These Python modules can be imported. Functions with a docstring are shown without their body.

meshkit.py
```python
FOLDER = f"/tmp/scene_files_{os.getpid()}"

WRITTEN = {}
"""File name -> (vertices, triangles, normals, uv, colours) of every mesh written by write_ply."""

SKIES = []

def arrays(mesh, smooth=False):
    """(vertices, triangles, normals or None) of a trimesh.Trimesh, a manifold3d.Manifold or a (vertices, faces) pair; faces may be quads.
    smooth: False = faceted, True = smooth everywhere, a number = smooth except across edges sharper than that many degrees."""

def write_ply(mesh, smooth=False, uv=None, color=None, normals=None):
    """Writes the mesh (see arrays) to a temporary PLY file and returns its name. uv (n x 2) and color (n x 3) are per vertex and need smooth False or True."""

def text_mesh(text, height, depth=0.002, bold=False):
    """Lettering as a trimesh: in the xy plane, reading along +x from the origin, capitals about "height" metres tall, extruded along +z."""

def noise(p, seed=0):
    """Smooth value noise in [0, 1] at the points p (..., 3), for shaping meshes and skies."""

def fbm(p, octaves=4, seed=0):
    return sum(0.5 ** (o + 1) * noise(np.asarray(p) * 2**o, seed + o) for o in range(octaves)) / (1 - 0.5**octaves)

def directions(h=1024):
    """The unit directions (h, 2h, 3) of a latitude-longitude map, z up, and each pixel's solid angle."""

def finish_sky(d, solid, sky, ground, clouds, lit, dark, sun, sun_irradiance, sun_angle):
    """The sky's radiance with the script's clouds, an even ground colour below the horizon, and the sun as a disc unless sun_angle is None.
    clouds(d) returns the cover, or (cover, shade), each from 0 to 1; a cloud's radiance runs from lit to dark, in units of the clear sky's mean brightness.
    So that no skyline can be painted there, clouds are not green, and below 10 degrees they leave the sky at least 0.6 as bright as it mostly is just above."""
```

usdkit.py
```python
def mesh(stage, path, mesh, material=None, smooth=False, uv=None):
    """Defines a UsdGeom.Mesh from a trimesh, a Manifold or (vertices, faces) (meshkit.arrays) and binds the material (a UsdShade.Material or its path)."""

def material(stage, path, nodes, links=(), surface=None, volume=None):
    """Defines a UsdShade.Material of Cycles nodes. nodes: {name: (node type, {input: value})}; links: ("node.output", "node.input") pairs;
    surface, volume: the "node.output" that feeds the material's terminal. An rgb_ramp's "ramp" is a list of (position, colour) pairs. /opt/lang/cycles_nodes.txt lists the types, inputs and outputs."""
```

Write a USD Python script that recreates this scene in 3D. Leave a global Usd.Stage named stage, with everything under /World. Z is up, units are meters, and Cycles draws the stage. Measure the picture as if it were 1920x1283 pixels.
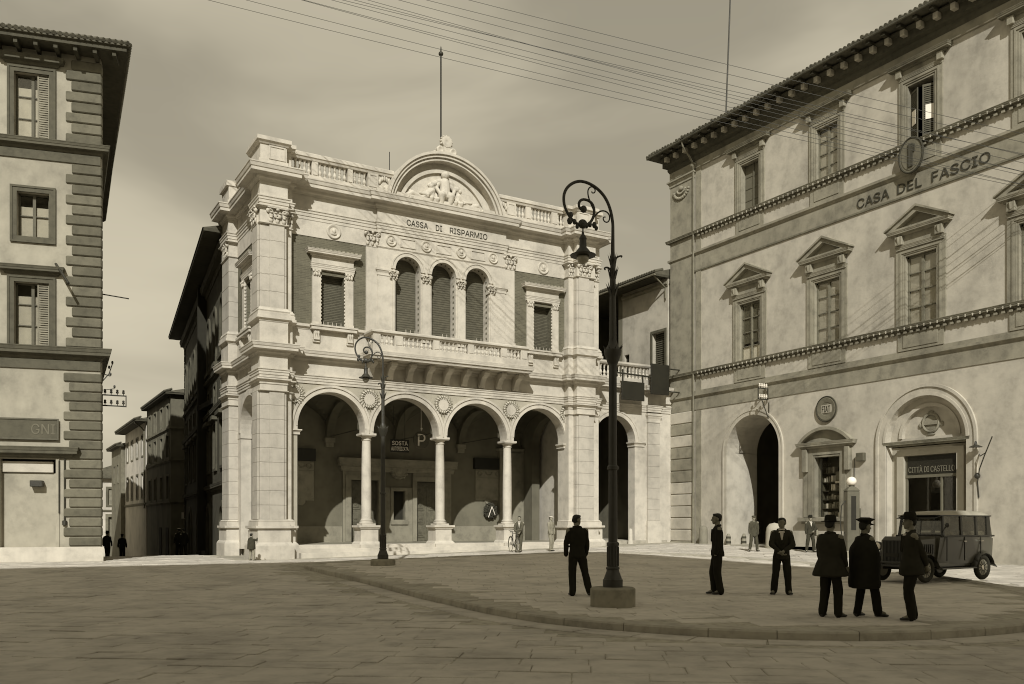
import math, random
import numpy as np
import trimesh, shapely
import manifold3d as m3
from shapely.geometry import Polygon, Point, box as sbox
from shapely.ops import unary_union
from pxr import Usd, UsdGeom, UsdLux, UsdShade, Gf, Sdf, Vt
import usdkit, meshkit

stage = Usd.Stage.CreateInMemory()
W = UsdGeom.Xform.Define(stage, '/World').GetPrim()
stage.SetDefaultPrim(W)
UsdGeom.Scope.Define(stage, '/World/Looks')
random.seed(7); RNG = np.random.default_rng(7)

# ------------------------------------------------------------------ camera
SN, CS = 0.8614, 0.5080                  # heading of the view: forward = (CS, SN), right = (SN, -CS)
EYE = 1.57
cam = UsdGeom.Camera.Define(stage, '/World/camera')
cam.CreateProjectionAttr('perspective')
cam.CreateHorizontalApertureAttr(36.0)
cam.CreateVerticalApertureAttr(36.0 * 684 / 1024)
cam.CreateFocalLengthAttr(36.0 * 1675 / 1920)
cam.CreateVerticalApertureOffsetAttr(36.0 * 341.5 / 1920)
cam.CreateFStopAttr(0.0)
cam.CreateClippingRangeAttr(Gf.Vec2f(0.1, 5000))
cam.CreateExposureAttr(0.44)
cam.AddTransformOp().Set(Gf.Matrix4d(SN, -CS, 0, 0, 0, 0, 1, 0, -CS, -SN, 0, 0, 0, 0, EYE, 1))

# ------------------------------------------------------------------ light
SUN = np.array([-0.56, -1.0, 0.83]); SUN /= np.linalg.norm(SUN)
SKY_TINT = (1.0, 0.905, 0.68)
SKY_STRENGTH = 0.09
SUN_INTENSITY = 0.82
el, rot = math.asin(SUN[2]), math.atan2(SUN[0], SUN[1])
usdkit.material(stage, '/World/Looks/sky_look', {
    'sky': ('sky_texture', {'sky_type': 'single_scattering', 'sun_disc': False, 'sun_elevation': el, 'sun_rotation': rot, 'aerosol_density': 1.6}),
    'bw': ('rgb_to_bw', {}),
    'tc': ('texture_coordinate', {}),
    'map': ('mapping', {'scale': (1.0, 1.0, 2.6), 'location': (3.1, 1.7, 0.4)}),
    'n': ('noise_texture', {'scale': 2.7, 'detail': 5.0, 'roughness': 0.45, 'distortion': 0.4}),
    'veil': ('math', {'math_type': 'multiply_add', 'value2': 0.42, 'value3': 2.35}),
    'mr': ('map_range', {'range_type': 'smoothstep', 'from_min': 0.40, 'from_max': 0.70, 'to_min': 0.88, 'to_max': 1.32}),
    'mul': ('math', {'math_type': 'multiply'}),
    'r': ('math', {'math_type': 'multiply', 'value2': SKY_TINT[0]}),
    'g': ('math', {'math_type': 'multiply', 'value2': SKY_TINT[1]}),
    'b': ('math', {'math_type': 'multiply', 'value2': SKY_TINT[2]}),
    'c': ('combine_color', {'color_type': 'rgb'}),
    'bg': ('background_shader', {'strength': SKY_STRENGTH})},
    [('sky.color', 'bw.color'), ('tc.generated', 'map.vector'), ('map.vector', 'n.vector'), ('n.fac', 'mr.value'),
     ('bw.val', 'veil.value1'), ('veil.value', 'mul.value1'), ('mr.result', 'mul.value2'), ('mul.value', 'r.value1'), ('mul.value', 'g.value1'), ('mul.value', 'b.value1'),
     ('r.value', 'c.r'), ('g.value', 'c.g'), ('b.value', 'c.b'), ('c.color', 'bg.color')], surface='bg.background')
dome = UsdLux.DomeLight.Define(stage, '/World/sky')
UsdShade.MaterialBindingAPI.Apply(dome.GetPrim()).Bind(UsdShade.Material.Get(stage, '/World/Looks/sky_look'))
dome.GetPrim().SetCustomDataByKey('kind', 'structure')
sun = UsdLux.DistantLight.Define(stage, '/World/sun')
sun.CreateIntensityAttr(SUN_INTENSITY); sun.CreateAngleAttr(0.5); sun.CreateNormalizeAttr(True)
sun.CreateColorAttr(Gf.Vec3f(1.0, 0.985, 0.93))
zx = SUN; xx = np.cross([0, 0, 1], zx); xx /= np.linalg.norm(xx); yx = np.cross(zx, xx)
UsdGeom.Xformable(sun).AddTransformOp().Set(Gf.Matrix4d(*xx, 0, *yx, 0, *zx, 0, 0, 0, 60, 1))

# ------------------------------------------------------------------ materials
def tint(g): return np.array([1.03, 0.955, min(0.64 + 0.34 * g, 0.82)])
LOOK = {}
def mat(name, g, var=0.25, s1=2.5, streak=0.25, bump=0.25, bs=22.0, rough=0.85, island=0.0, spec=0.25, metal=0.0, coord='geometry.position', stretch=0.3, coat=0.0):
    if name in LOOK: return LOOK[name]
    c = np.clip(tint(g) * g, 0, 0.95)
    n = {'geo': ('geometry', {}), 'tc': ('texture_coordinate', {}),
         'm1': ('mapping', {'scale': (1, 1, 1)}), 'm2': ('mapping', {'scale': (1, 1, stretch)}),
         'n1': ('noise_texture', {'scale': s1, 'detail': 7.0, 'roughness': 0.62}),
         'n2': ('noise_texture', {'scale': 0.55, 'detail': 5.0, 'roughness': 0.6}),
         'n3': ('noise_texture', {'scale': bs, 'detail': 4.0, 'roughness': 0.6}),
         'r1': ('rgb_ramp', {'ramp': [(0.28, tuple(c * (1 - var))), (0.5, tuple(c)), (0.75, tuple(np.clip(c * (1 + 0.55 * var), 0, 0.95)))]}),
         'r2': ('rgb_ramp', {'ramp': [(0.3, (1 - streak,) * 3), (0.55, (1, 1, 1)), (0.8, (1 + 0.0 * streak,) * 3)]}),
         'ri': ('rgb_ramp', {'ramp': [(0.0, (1 - island,) * 3), (1.0, (1, 1, 1))]}),
         'x1': ('mix', {'mix_type': 'multiply', 'fac': 1.0}), 'x2': ('mix', {'mix_type': 'multiply', 'fac': 1.0}),
         'bp': ('bump', {'strength': bump, 'distance': 0.02}),
         'p': ('principled_bsdf', {'roughness': rough, 'specular_ior_level': spec, 'metallic': metal, 'coat_weight': coat})}
    src = 'geo.position' if coord == 'geometry.position' else 'tc.object'
    l = [(src, 'm1.vector'), (src, 'm2.vector'), ('m1.vector', 'n1.vector'), ('m2.vector', 'n2.vector'), ('m1.vector', 'n3.vector'),
         ('n1.fac', 'r1.fac'), ('n2.fac', 'r2.fac'), ('geo.random_per_island', 'ri.fac'), ('r1.color', 'x1.color1'), ('r2.color', 'x1.color2'),
         ('x1.color', 'x2.color1'), ('ri.color', 'x2.color2'), ('x2.color', 'p.base_color'), ('n3.fac', 'bp.height'), ('bp.normal', 'p.normal')]
    LOOK[name] = usdkit.material(stage, '/World/Looks/' + name, n, l, surface='p.BSDF')
    return LOOK[name]
def brick(name, g, axis):
    c = tint(g) * g
    src = 'sp.x' if axis == 'x' else 'sp.y'
    LOOK[name] = usdkit.material(stage, '/World/Looks/' + name, {
        'geo': ('geometry', {}), 'sp': ('separate_xyz', {}), 'cb': ('combine_xyz', {}),
        'b': ('brick_texture', {'color1': tuple(c * 1.12), 'color2': tuple(c * 0.82), 'mortar': tuple(c * 1.25), 'scale': 1.0, 'mortar_size': 0.012, 'mortar_smooth': 0.3, 'brick_width': 0.29, 'row_height': 0.075, 'bias': 0.0}),
        'n': ('noise_texture', {'scale': 1.3, 'detail': 6.0, 'roughness': 0.6}),
        'r': ('rgb_ramp', {'ramp': [(0.3, (0.78,) * 3), (0.7, (1.1,) * 3)]}),
        'x': ('mix', {'mix_type': 'multiply', 'fac': 1.0}), 'bp': ('bump', {'strength': 0.35, 'distance': 0.01, 'invert': True}),
        'p': ('principled_bsdf', {'roughness': 0.9, 'specular_ior_level': 0.2})},
        [('geo.position', 'sp.vector'), (src, 'cb.x'), ('sp.z', 'cb.y'), ('cb.vector', 'b.vector'), ('geo.position', 'n.vector'), ('n.fac', 'r.fac'),
         ('b.color', 'x.color1'), ('r.color', 'x.color2'), ('x.color', 'p.base_color'), ('b.fac', 'bp.height'), ('bp.normal', 'p.normal')], surface='p.BSDF')
brick('brick_front', 0.125, 'x'); brick('brick_side', 0.125, 'y')
LOOK['glass'] = usdkit.material(stage, '/World/Looks/glass', {
    'lw': ('layer_weight', {'blend': 0.5}), 'pw': ('math', {'math_type': 'power', 'value2': 3.5}), 'f': ('math', {'math_type': 'multiply_add', 'value2': 0.75, 'value3': 0.05, 'use_clamp': True}), 't': ('transparent_bsdf', {'color': (0.92, 0.92, 0.90)}), 'g': ('glossy_bsdf', {'roughness': 0.02, 'color': (0.95, 0.93, 0.86)}), 'm': ('mix_closure', {})},
    [('lw.facing', 'pw.value1'), ('pw.value', 'f.value1'), ('f.value', 'm.fac'), ('t.BSDF', 'm.closure1'), ('g.BSDF', 'm.closure2')], surface='m.closure')
M = lambda k: LOOK[k]
mat('white_stone', 0.49, var=0.22, s1=2.2, streak=0.28, bump=0.32, bs=14, stretch=0.2)
mat('white_stone_blocks', 0.50, var=0.18, s1=2.2, streak=0.24, bump=0.3, bs=14, island=0.15, stretch=0.2)
mat('carved_stone', 0.48, var=0.25, s1=4, streak=0.1, bump=0.2, bs=20)
mat('spandrel_plaster', 0.36, var=0.15, s1=2, streak=0.2)
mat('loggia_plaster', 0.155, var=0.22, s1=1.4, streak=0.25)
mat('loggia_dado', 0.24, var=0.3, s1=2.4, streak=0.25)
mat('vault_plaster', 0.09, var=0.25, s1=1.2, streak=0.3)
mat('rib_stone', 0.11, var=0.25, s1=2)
mat('palace_plaster', 0.44, var=0.24, s1=1.6, streak=0.26, bump=0.3, bs=9, stretch=0.45)
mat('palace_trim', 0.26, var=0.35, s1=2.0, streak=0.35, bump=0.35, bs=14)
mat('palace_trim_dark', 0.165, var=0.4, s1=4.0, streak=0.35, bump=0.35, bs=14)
mat('corner_plaster', 0.33, var=0.22, s1=1.6, streak=0.28, bump=0.3, bs=9, stretch=0.4)
mat('corner_quoin', 0.105, var=0.3, s1=3.0, streak=0.25, bump=0.4, bs=12)
mat('corner_quoin_pale', 0.14, var=0.3, s1=3.0, streak=0.25, bump=0.4, bs=12)
mat('corner_trim', 0.09, var=0.3, s1=3.0, streak=0.2)
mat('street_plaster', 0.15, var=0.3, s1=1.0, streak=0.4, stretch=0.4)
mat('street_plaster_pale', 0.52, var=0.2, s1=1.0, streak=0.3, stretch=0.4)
mat('street_stone', 0.17, var=0.3, s1=2.0, streak=0.3)
mat('roof_tile', 0.15, var=0.4, s1=3.0, streak=0.2, island=0.35, bump=0.4)
mat('dark_timber', 0.06, var=0.3, s1=5.0)
mat('eave_timber', 0.07, var=0.35, s1=5.0)
mat('bracket_stone', 0.38, var=0.3, s1=5.0)
mat('shutter_dark', 0.045, var=0.25, s1=4.0)
mat('shutter_wood', 0.10, var=0.25, s1=4.0, streak=0.2, rough=0.7)
mat('door_wood', 0.12, var=0.35, s1=6.0, rough=0.55)
mat('blind_cloth', 0.46, var=0.12, s1=3, island=0.0)
mat('blind_dark', 0.13, var=0.2, s1=3)
mat('paper', 0.8, var=0.06, s1=8, streak=0.05)
mat('room_dark', 0.03, var=0.2)
mat('iron', 0.030, var=0.3, s1=8, rough=0.5, spec=0.45, coord='object')
mat('wire', 0.035, var=0.1, rough=0.5)
mat('porcelain', 0.7, var=0.08, rough=0.25, spec=0.5)
mat('sign_black', 0.022, var=0.2, rough=0.5)
mat('sign_white', 0.8, var=0.06, s1=9, rough=0.5, streak=0.05)
mat('sign_grey', 0.16, var=0.25, s1=6, rough=0.5)
mat('letter_shop', 0.15, var=0.2)
mat('letter_dark', 0.05, var=0.2)
mat('letter_grey', 0.20, var=0.2)
mat('road_stone', 0.60, var=0.24, s1=2.6, streak=0.30, bump=0.9, bs=26, rough=0.8, island=0.22, stretch=1.0)
mat('island_stone', 0.66, var=0.22, s1=2.6, streak=0.25, bump=0.9, bs=28, rough=0.8, island=0.18, stretch=1.0)
mat('joint_earth', 0.36, var=0.4, s1=6, bump=0.5, streak=0.3, stretch=1.0)
mat('kerb_stone', 0.40, var=0.3, s1=3.5, streak=0.2, bump=0.45, bs=20, island=0.12, stretch=1.0)
mat('plinth_stone', 0.24, var=0.3, s1=5, bump=0.5, bs=30)
mat('lead_pipe', 0.17, var=0.3, s1=4, rough=0.5)
mat('leaf_dark', 0.04, var=0.4, s1=14)

# ------------------------------------------------------------------ scene-tree helpers
_n = {}
def uniq(parent, name):
    k = parent + '/' + name; i = _n.get(k, 0); _n[k] = i + 1
    return k if i == 0 else '%s_%03d' % (k, i)
def tag(path, label=None, cat=None, group=None, kind=None):
    p = stage.GetPrimAtPath(path)
    for k, v in (('label', label), ('category', cat), ('group', group), ('kind', kind)):
        if v: p.SetCustomDataByKey(k, v)
    return path
def thing(name, label, cat, group=None, loc=None, rz=0.0):
    path = uniq('/World', name); x = UsdGeom.Xform.Define(stage, path)
    if loc is not None:
        x.AddTranslateOp().Set(Gf.Vec3d(*map(float, loc)))
        if rz: x.AddRotateZOp().Set(math.degrees(rz))
    return tag(path, label, cat, group)
def put(parent, name, mesh, m, smooth=None, **k):
    path = uniq(parent, name)
    usdkit.mesh(stage, path, mesh, M(m) if isinstance(m, str) else m, smooth=smooth)
    return tag(path, **k) if k else path
def copy_of(src, name, label, loc, rz, group=None, cat=None):
    path = uniq('/World', name); x = UsdGeom.Xform.Define(stage, path)
    x.GetPrim().GetReferences().AddInternalReference(src)
    x.ClearXformOpOrder()
    op = x.GetOrderedXformOps()
    x.GetPrim().GetAttribute('xformOp:translate').Set(Gf.Vec3d(*map(float, loc)))
    x.GetPrim().GetAttribute('xformOp:rotateZ').Set(math.degrees(rz))
    x.SetXformOpOrder([UsdGeom.XformOp(x.GetPrim().GetAttribute('xformOp:translate')), UsdGeom.XformOp(x.GetPrim().GetAttribute('xformOp:rotateZ'))])
    x.GetPrim().SetInstanceable(True)
    return tag(path, label, cat, group)

# ------------------------------------------------------------------ mesh helpers
class Fr:
    """a facade's own axes: a along it, d out of it, z up"""
    def __init__(s, o, A=(1, 0), D=(0, 1)):
        s.o, s.A, s.D = np.array(o, float), np.array(A, float), np.array(D, float)
        s.flip = s.A[0] * s.D[1] - s.A[1] * s.D[0] < 0
    def __call__(s, v, f):
        v = np.asarray(v, float); xy = s.o + v[:, :1] * s.A + v[:, 1:2] * s.D
        f = np.asarray(f)
        return np.column_stack([xy, v[:, 2]]), (f[:, ::-1] if s.flip else f)
ID = Fr((0, 0))
def tri(f):
    f = np.asarray(f)
    return np.vstack([f[:, [0, 1, 2]], f[:, [0, 2, 3]]]) if f.shape[1] == 4 else f
def man_arrays(man):
    q = man.to_mesh(); return np.array(q.vert_properties[:, :3], float), np.array(q.tri_verts, int)
BOXF = np.array([[0, 2, 3, 1], [4, 5, 7, 6], [0, 1, 5, 4], [2, 6, 7, 3], [0, 4, 6, 2], [1, 3, 7, 5]])
def boxv(x0, x1, y0, y1, z0, z1):
    return np.array([[x, y, z] for z in (z0, z1) for y in (y0, y1) for x in (x0, x1)], float)
def box_arrays(x0, x1, y0, y1, z0, z1, ch=0.0):
    if ch <= 0: return boxv(x0, x1, y0, y1, z0, z1), tri(BOXF)
    pts = []
    for sx in (0, 1):
        for sy in (0, 1):
            for sz in (0, 1):
                X, Y, Z = (x0, x1)[sx], (y0, y1)[sy], (z0, z1)[sz]; dx, dy, dz = (ch, -ch)[sx], (ch, -ch)[sy], (ch, -ch)[sz]
                pts += [[X, Y + dy, Z + dz], [X + dx, Y, Z + dz], [X + dx, Y + dy, Z]]
    return man_arrays(m3.Manifold.hull_points(np.array(pts)))
_ICO = {k: trimesh.creation.icosphere(subdivisions=k) for k in (1, 2)}
class G:
    def __init__(s): s.v, s.f, s.n = [], [], 0
    def add(s, v, f=None):
        if f is None:
            if hasattr(v, 'to_mesh'): v, f = man_arrays(v)
            elif hasattr(v, 'vertices'): v, f = np.array(v.vertices), np.array(v.faces)
            else: v, f = v
        f = tri(np.asarray(f, int)); s.v.append(np.asarray(v, float)); s.f.append(f + s.n); s.n += len(v); return s
    def box(s, *b, ch=0.0): return s.add(*box_arrays(*b, ch=ch))
    def ball(s, c, r, k=1):
        r = np.broadcast_to(np.asarray(r, float), 3); q = _ICO[k]; return s.add(np.array(q.vertices) * r + np.array(c), q.faces)
    def poly(s, shape, d0, d1):
        """shape in (a, z), extruded along d"""
        for g in getattr(shape, 'geoms', [shape]):
            if g.is_empty or g.area < 1e-6: continue
            rings = [np.array(g.exterior.coords)[:-1]] + [np.array(r.coords)[:-1] for r in g.interiors]
            q = m3.CrossSection(rings, m3.FillRule.EvenOdd).extrude(abs(d1 - d0))
            v, f = man_arrays(q); s.add(np.column_stack([v[:, 0], v[:, 2] + min(d0, d1), v[:, 1]]), f[:, ::-1])
        return s
    def plan(s, shape, z0, z1):
        for g in getattr(shape, 'geoms', [shape]):
            rings = [np.array(g.exterior.coords)[:-1]] + [np.array(r.coords)[:-1] for r in g.interiors]
            v, f = man_arrays(m3.CrossSection(rings, m3.FillRule.EvenOdd).extrude(z1 - z0)); s.add(v + [0, 0, z0], f)
        return s
    def sweep(s, path, prof, closed=False):
        """prof [(out, z)] along a plan polyline whose left side is outside"""
        p = np.array(path, float); n = len(p)
        seg = np.roll(p, -1, 0) - p; seg /= np.linalg.norm(seg, axis=1)[:, None]; nor = np.column_stack([-seg[:, 1], seg[:, 0]])
        off = np.zeros_like(p)
        for i in range(n):
            if closed or 0 < i < n - 1: a, b = nor[i - 1], nor[i]; off[i] = (a + b) / (1 + a @ b)
            else: off[i] = nor[0] if i == 0 else nor[n - 2]
        pr = np.array(prof, float); k = len(pr)
        v = np.concatenate([np.column_stack([p[i] + pr[:, :1] * off[i], pr[:, 1]]) for i in range(n)])
        f = []
        for i in range(n if closed else n - 1):
            j = (i + 1) % n
            for q in range(k):
                r = (q + 1) % k; f.append([i * k + q, j * k + q, j * k + r, i * k + r])
        f = tri(np.array(f))
        if not closed:
            _, cf = trimesh.creation.triangulate_polygon(Polygon(pr), engine='earcut')
            cf = np.asarray(cf)
            f = np.vstack([f, cf, cf[:, ::-1] + (n - 1) * k])
        return s.add(v, f)
    def lathe(s, c, prof, n=16, axis='z'):
        pr = np.array(prof, float); t = np.linspace(0, 2 * np.pi, n, endpoint=False); k = len(pr)
        v = np.concatenate([np.column_stack([pr[:, 0] * math.cos(a), pr[:, 0] * math.sin(a), pr[:, 1]]) for a in t])
        f = [[i * k + q, ((i + 1) % n) * k + q, ((i + 1) % n) * k + q + 1, i * k + q + 1] for i in range(n) for q in range(k - 1)]
        f = tri(np.array(f))
        for q, sg in ((0, -1), (k - 1, 1)):
            if pr[q, 0] > 1e-6:
                v = np.vstack([v, [[0, 0, pr[q, 1]]]]); ci = len(v) - 1
                f = np.vstack([f, [[ci, i * k + q, ((i + 1) % n) * k + q][::sg] for i in range(n)]])
        if axis == 'y': v = v[:, [0, 2, 1]]
        if axis == 'x': v = v[:, [2, 0, 1]]
        return s.add(v + np.array(c), f)
    def tube(s, pts, r, n=8, closed=False):
        p = np.array(pts, float); m = len(p); r = np.broadcast_to(np.asarray(r, float), m)
        t = (np.roll(p, -1, 0) - np.roll(p, 1, 0)) if closed else np.gradient(p, axis=0)
        t /= np.maximum(np.linalg.norm(t, axis=1), 1e-9)[:, None]
        ref = np.array([0, 0, 1.0]) if abs(t[0][2]) < 0.9 else np.array([1.0, 0, 0])
        u = np.cross(ref, t[0]); u /= np.linalg.norm(u); v = []
        for i in range(m):
            u = u - t[i] * (u @ t[i]); u /= max(np.linalg.norm(u), 1e-9); w = np.cross(t[i], u)
            a = np.linspace(0, 2 * np.pi, n, endpoint=False)
            v.append(p[i] + r[i] * (np.cos(a)[:, None] * u + np.sin(a)[:, None] * w))
        v = np.concatenate(v)
        f = [[i * n + q, i * n + (q + 1) % n, ((i + 1) % m) * n + (q + 1) % n, ((i + 1) % m) * n + q] for i in range(m if closed else m - 1) for q in range(n)]
        f = tri(np.array(f))
        if not closed:
            v = np.vstack([v, p[:1], p[-1:]]); a, b = len(v) - 2, len(v) - 1
            f = np.vstack([f, [[a, (q + 1) % n, q] for q in range(n)], [[b, (m - 1) * n + q, (m - 1) * n + (q + 1) % n] for q in range(n)]])
        return s.add(v, f)
    def hull(s, pts): return s.add(*man_arrays(m3.Manifold.hull_points(np.array(pts, float))))
    def arrays(s, fr=ID): return fr(np.concatenate(s.v), np.concatenate(s.f))
    def xf(s, Mx):
        s.v = [np.c_[v, np.ones(len(v))] @ np.array(Mx).T[:, :3] for v in s.v]; return s
def arc(cx, cz, r, t0, t1, n=24):
    t = np.radians(np.linspace(t0, t1, n)); return np.column_stack([cx + r * np.cos(t), cz + r * np.sin(t)])
def arch(a, zs, r, z0, n=24): return Polygon(np.vstack([[(a - r, z0)], arc(a, zs, r, 180, 0, n), [(a + r, z0)]]))
def ring(a, zs, r0, r1, t0=0, t1=180, n=28): return Polygon(np.vstack([arc(a, zs, r1, t0, t1, n), arc(a, zs, r0, t1, t0, n)]))
CORN = [(0, 0), (.12, 0), (.16, .12), (.28, .2), (.32, .36), (.84, .4), (.84, .62), (.9, .66), (.96, .88), (1, .92), (1, 1), (0, 1)]
ARCHI = [(0, 0), (.35, 0), (.35, .3), (.55, .32), (.55, .62), (.75, .64), (.75, .82), (1, .9), (1, 1), (0, 1)]
SILL = [(0, 0), (.35, 0), (.5, .3), (1, .5), (1, 1), (0, 1)]
BASE = [(0, 0), (1, 0), (1, .4), (.7, .46), (.92, .62), (.45, .86), (.35, 1), (0, 1)]
CAPM = [(0, 0), (.25, 0), (.3, .12), (.2, .2), (.25, .42), (.6, .62), (.65, .7), (1, .76), (1, 1), (0, 1)]
def pf(P, z0, z1, proj): return [(o * proj, z0 + t * (z1 - z0)) for o, t in P]
def text_arrays(txt, h, depth=0.02, width=None):
    t = meshkit.text_mesh(txt, h, depth); v = np.array(t.vertices); v[:, 0] -= v[:, 0].min()
    if width: v[:, 0] *= width / v[:, 0].max()
    return v, np.array(t.faces)      # x along, y up, z out
def put_text(parent, name, txt, fr, a0, d, z0, h, m, width=None, rev=False, depth=0.02, arch_z=None):
    v, f = text_arrays(txt, h, depth, width)
    a = a0 - v[:, 0] if rev else a0 + v[:, 0]
    q = np.column_stack([a, d + v[:, 2], z0 + v[:, 1]])
    return put(parent, name, fr(q, f[:, ::-1] if not rev else f), m)
def baluster(g, a, d, z0, z1, r=0.07, n=10):
    h = z1 - z0
    return g.lathe((a, d, z0), [(r, 0), (r, .1 * h), (.55 * r, .14 * h), (.95 * r, .26 * h), (1.0 * r, .34 * h), (.5 * r, .52 * h), (.42 * r, .6 * h), (.7 * r, .64 * h), (.45 * r, .68 * h), (.6 * r, .8 * h), (.85 * r, .9 * h), (r, .92 * h), (r, h)], n)

def sstep(x, a, b):
    t = np.clip((np.asarray(x, float) - a) / (b - a), 0, 1); return t * t * (3 - 2 * t)
def z_top(u, v):
    u, v = np.asarray(u, float), np.asarray(v, float)
    return .0007 * np.clip(u - 11, 0, 24) * np.clip(v - 8, 0, 34) + .13 * sstep(v, 15, 30)
def z_road(u, v):
    u, v = np.asarray(u, float), np.asarray(v, float)
    street = .045 * np.clip(v - 43, 0, 62) * (1 - sstep(u, 13, 22)) * sstep(v, 43, 50)
    return z_top(u, v) - .13 * (1 - .72 * sstep(v, 27, 35)) - street

# ================================================================== GROUND
def sheet(us, vs, zf):
    U, V = np.meshgrid(us, vs, indexing='ij'); n, m = U.shape
    v = np.column_stack([U.ravel(), V.ravel(), zf(U, V).ravel()])
    i = np.arange(n * m).reshape(n, m)
    f = np.stack([i[:-1, :-1], i[1:, :-1], i[1:, 1:], i[:-1, 1:]], -1).reshape(-1, 4)
    return v, tri(f)
us = np.r_[-600, -200, -80, -40, np.arange(-20, 46, 1.0), 60, 100, 250, 600]
vs = np.r_[-600, -200, -80, -30, np.arange(-5, 112, 1.0), 130, 200, 600]
road = put('/World', 'road', sheet(us, vs, lambda u, v: z_road(u, v) - .014), 'joint_earth', smooth=True, kind='structure')
KERB = np.array([(12.5, 33.2), (10.6, 32.6), (9.6, 31.0), (9.35, 28.3), (8.9, 22.3), (8.55, 19.2), (8.35, 16.7), (8.2, 14.6), (8.2, 13.2), (8.4, 12.1), (8.95, 10.85), (9.5, 9.9), (10.4, 8.95), (11.6, 8.3), (13.1, 8.0), (14.7, 8.05), (16.6, 8.6), (19, 10.0), (22, 12.8), (24.5, 17), (25.6, 22), (25.6, 28), (24, 31.5), (21, 33.2)])
def chaikin(p, k=3):
    for _ in range(k):
        q = np.roll(p, -1, 0); p = np.stack([.75 * p + .25 * q, .25 * p + .75 * q], 1).reshape(-1, 2)
    return p
KC = chaikin(KERB); ISL = Polygon(KC)
def warp_man(shape, z0, z1, zf, L=1.0):
    rings = [np.array(shape.exterior.coords)[:-1]]
    q = m3.CrossSection(rings, m3.FillRule.EvenOdd).extrude(z1 - z0).refine_to_length(L)
    v, f = man_arrays(q); v[:, 2] += z0 + zf(v[:, 0], v[:, 1]); return v, f
island = put('/World', 'piazza_paving', warp_man(ISL.buffer(-.05), -.2, -.012, z_top), 'joint_earth', kind='structure')
RD = np.array([SN, -CS]); FD = np.array([CS, SN])
def slabs(region, zf, ang, rowh, lo, hi, seed, tilt=.006):
    """paving stones, each with its own edges, height and tilt"""
    r = np.random.default_rng(seed); e = np.array([math.cos(ang), math.sin(ang)]); nrm = np.array([-e[1], e[0]])
    b = np.array(region.exterior.coords); s, t = b @ e, b @ nrm; prep = shapely.prepared.prep(region)
    V, F, k = [], [], 0
    tt = t.min()
    while tt < t.max():
        h = r.uniform(*rowh); ss = s.min() - r.uniform(0, hi)
        while ss < s.max():
            l = r.uniform(lo, hi); g = .005
            c = np.array([(ss + g, tt + g), (ss + l - g, tt + g), (ss + l - g, tt + h - g), (ss + g, tt + h - g)]) + r.normal(0, .006, (4, 2))
            ss += l
            P = c[:, :1] * e + c[:, 1:] * nrm
            if not prep.contains(Polygon(P)): continue
            z = zf(P[:, 0], P[:, 1]) + r.normal(0, .004) + r.normal(0, tilt / 2, 4)
            q = (P - P.mean(0)); Pin = P - q / np.linalg.norm(q, axis=1)[:, None] * .02
            V.append(np.vstack([np.column_stack([P, z - .05]), np.column_stack([P, z - .009]), np.column_stack([Pin, z])]))
            for a, bq in ((0, 4), (4, 8)):
                for i in range(4):
                    j = (i + 1) % 4; F += [[k + a + i, k + a + j, k + bq + j], [k + a + i, k + bq + j, k + bq + i]]
            F += [[k + 8, k + 9, k + 10], [k + 8, k + 10, k + 11]]; k += 12
        tt += h
    return np.concatenate(V), np.array(F)
near = ISL.buffer(-.42)
put(island, 'paving_slab', slabs(near, z_top, math.atan2(RD[1], RD[0]) + .06, (.42, .56), .55, 1.15, 3), 'island_stone', kind='stuff')
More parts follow.
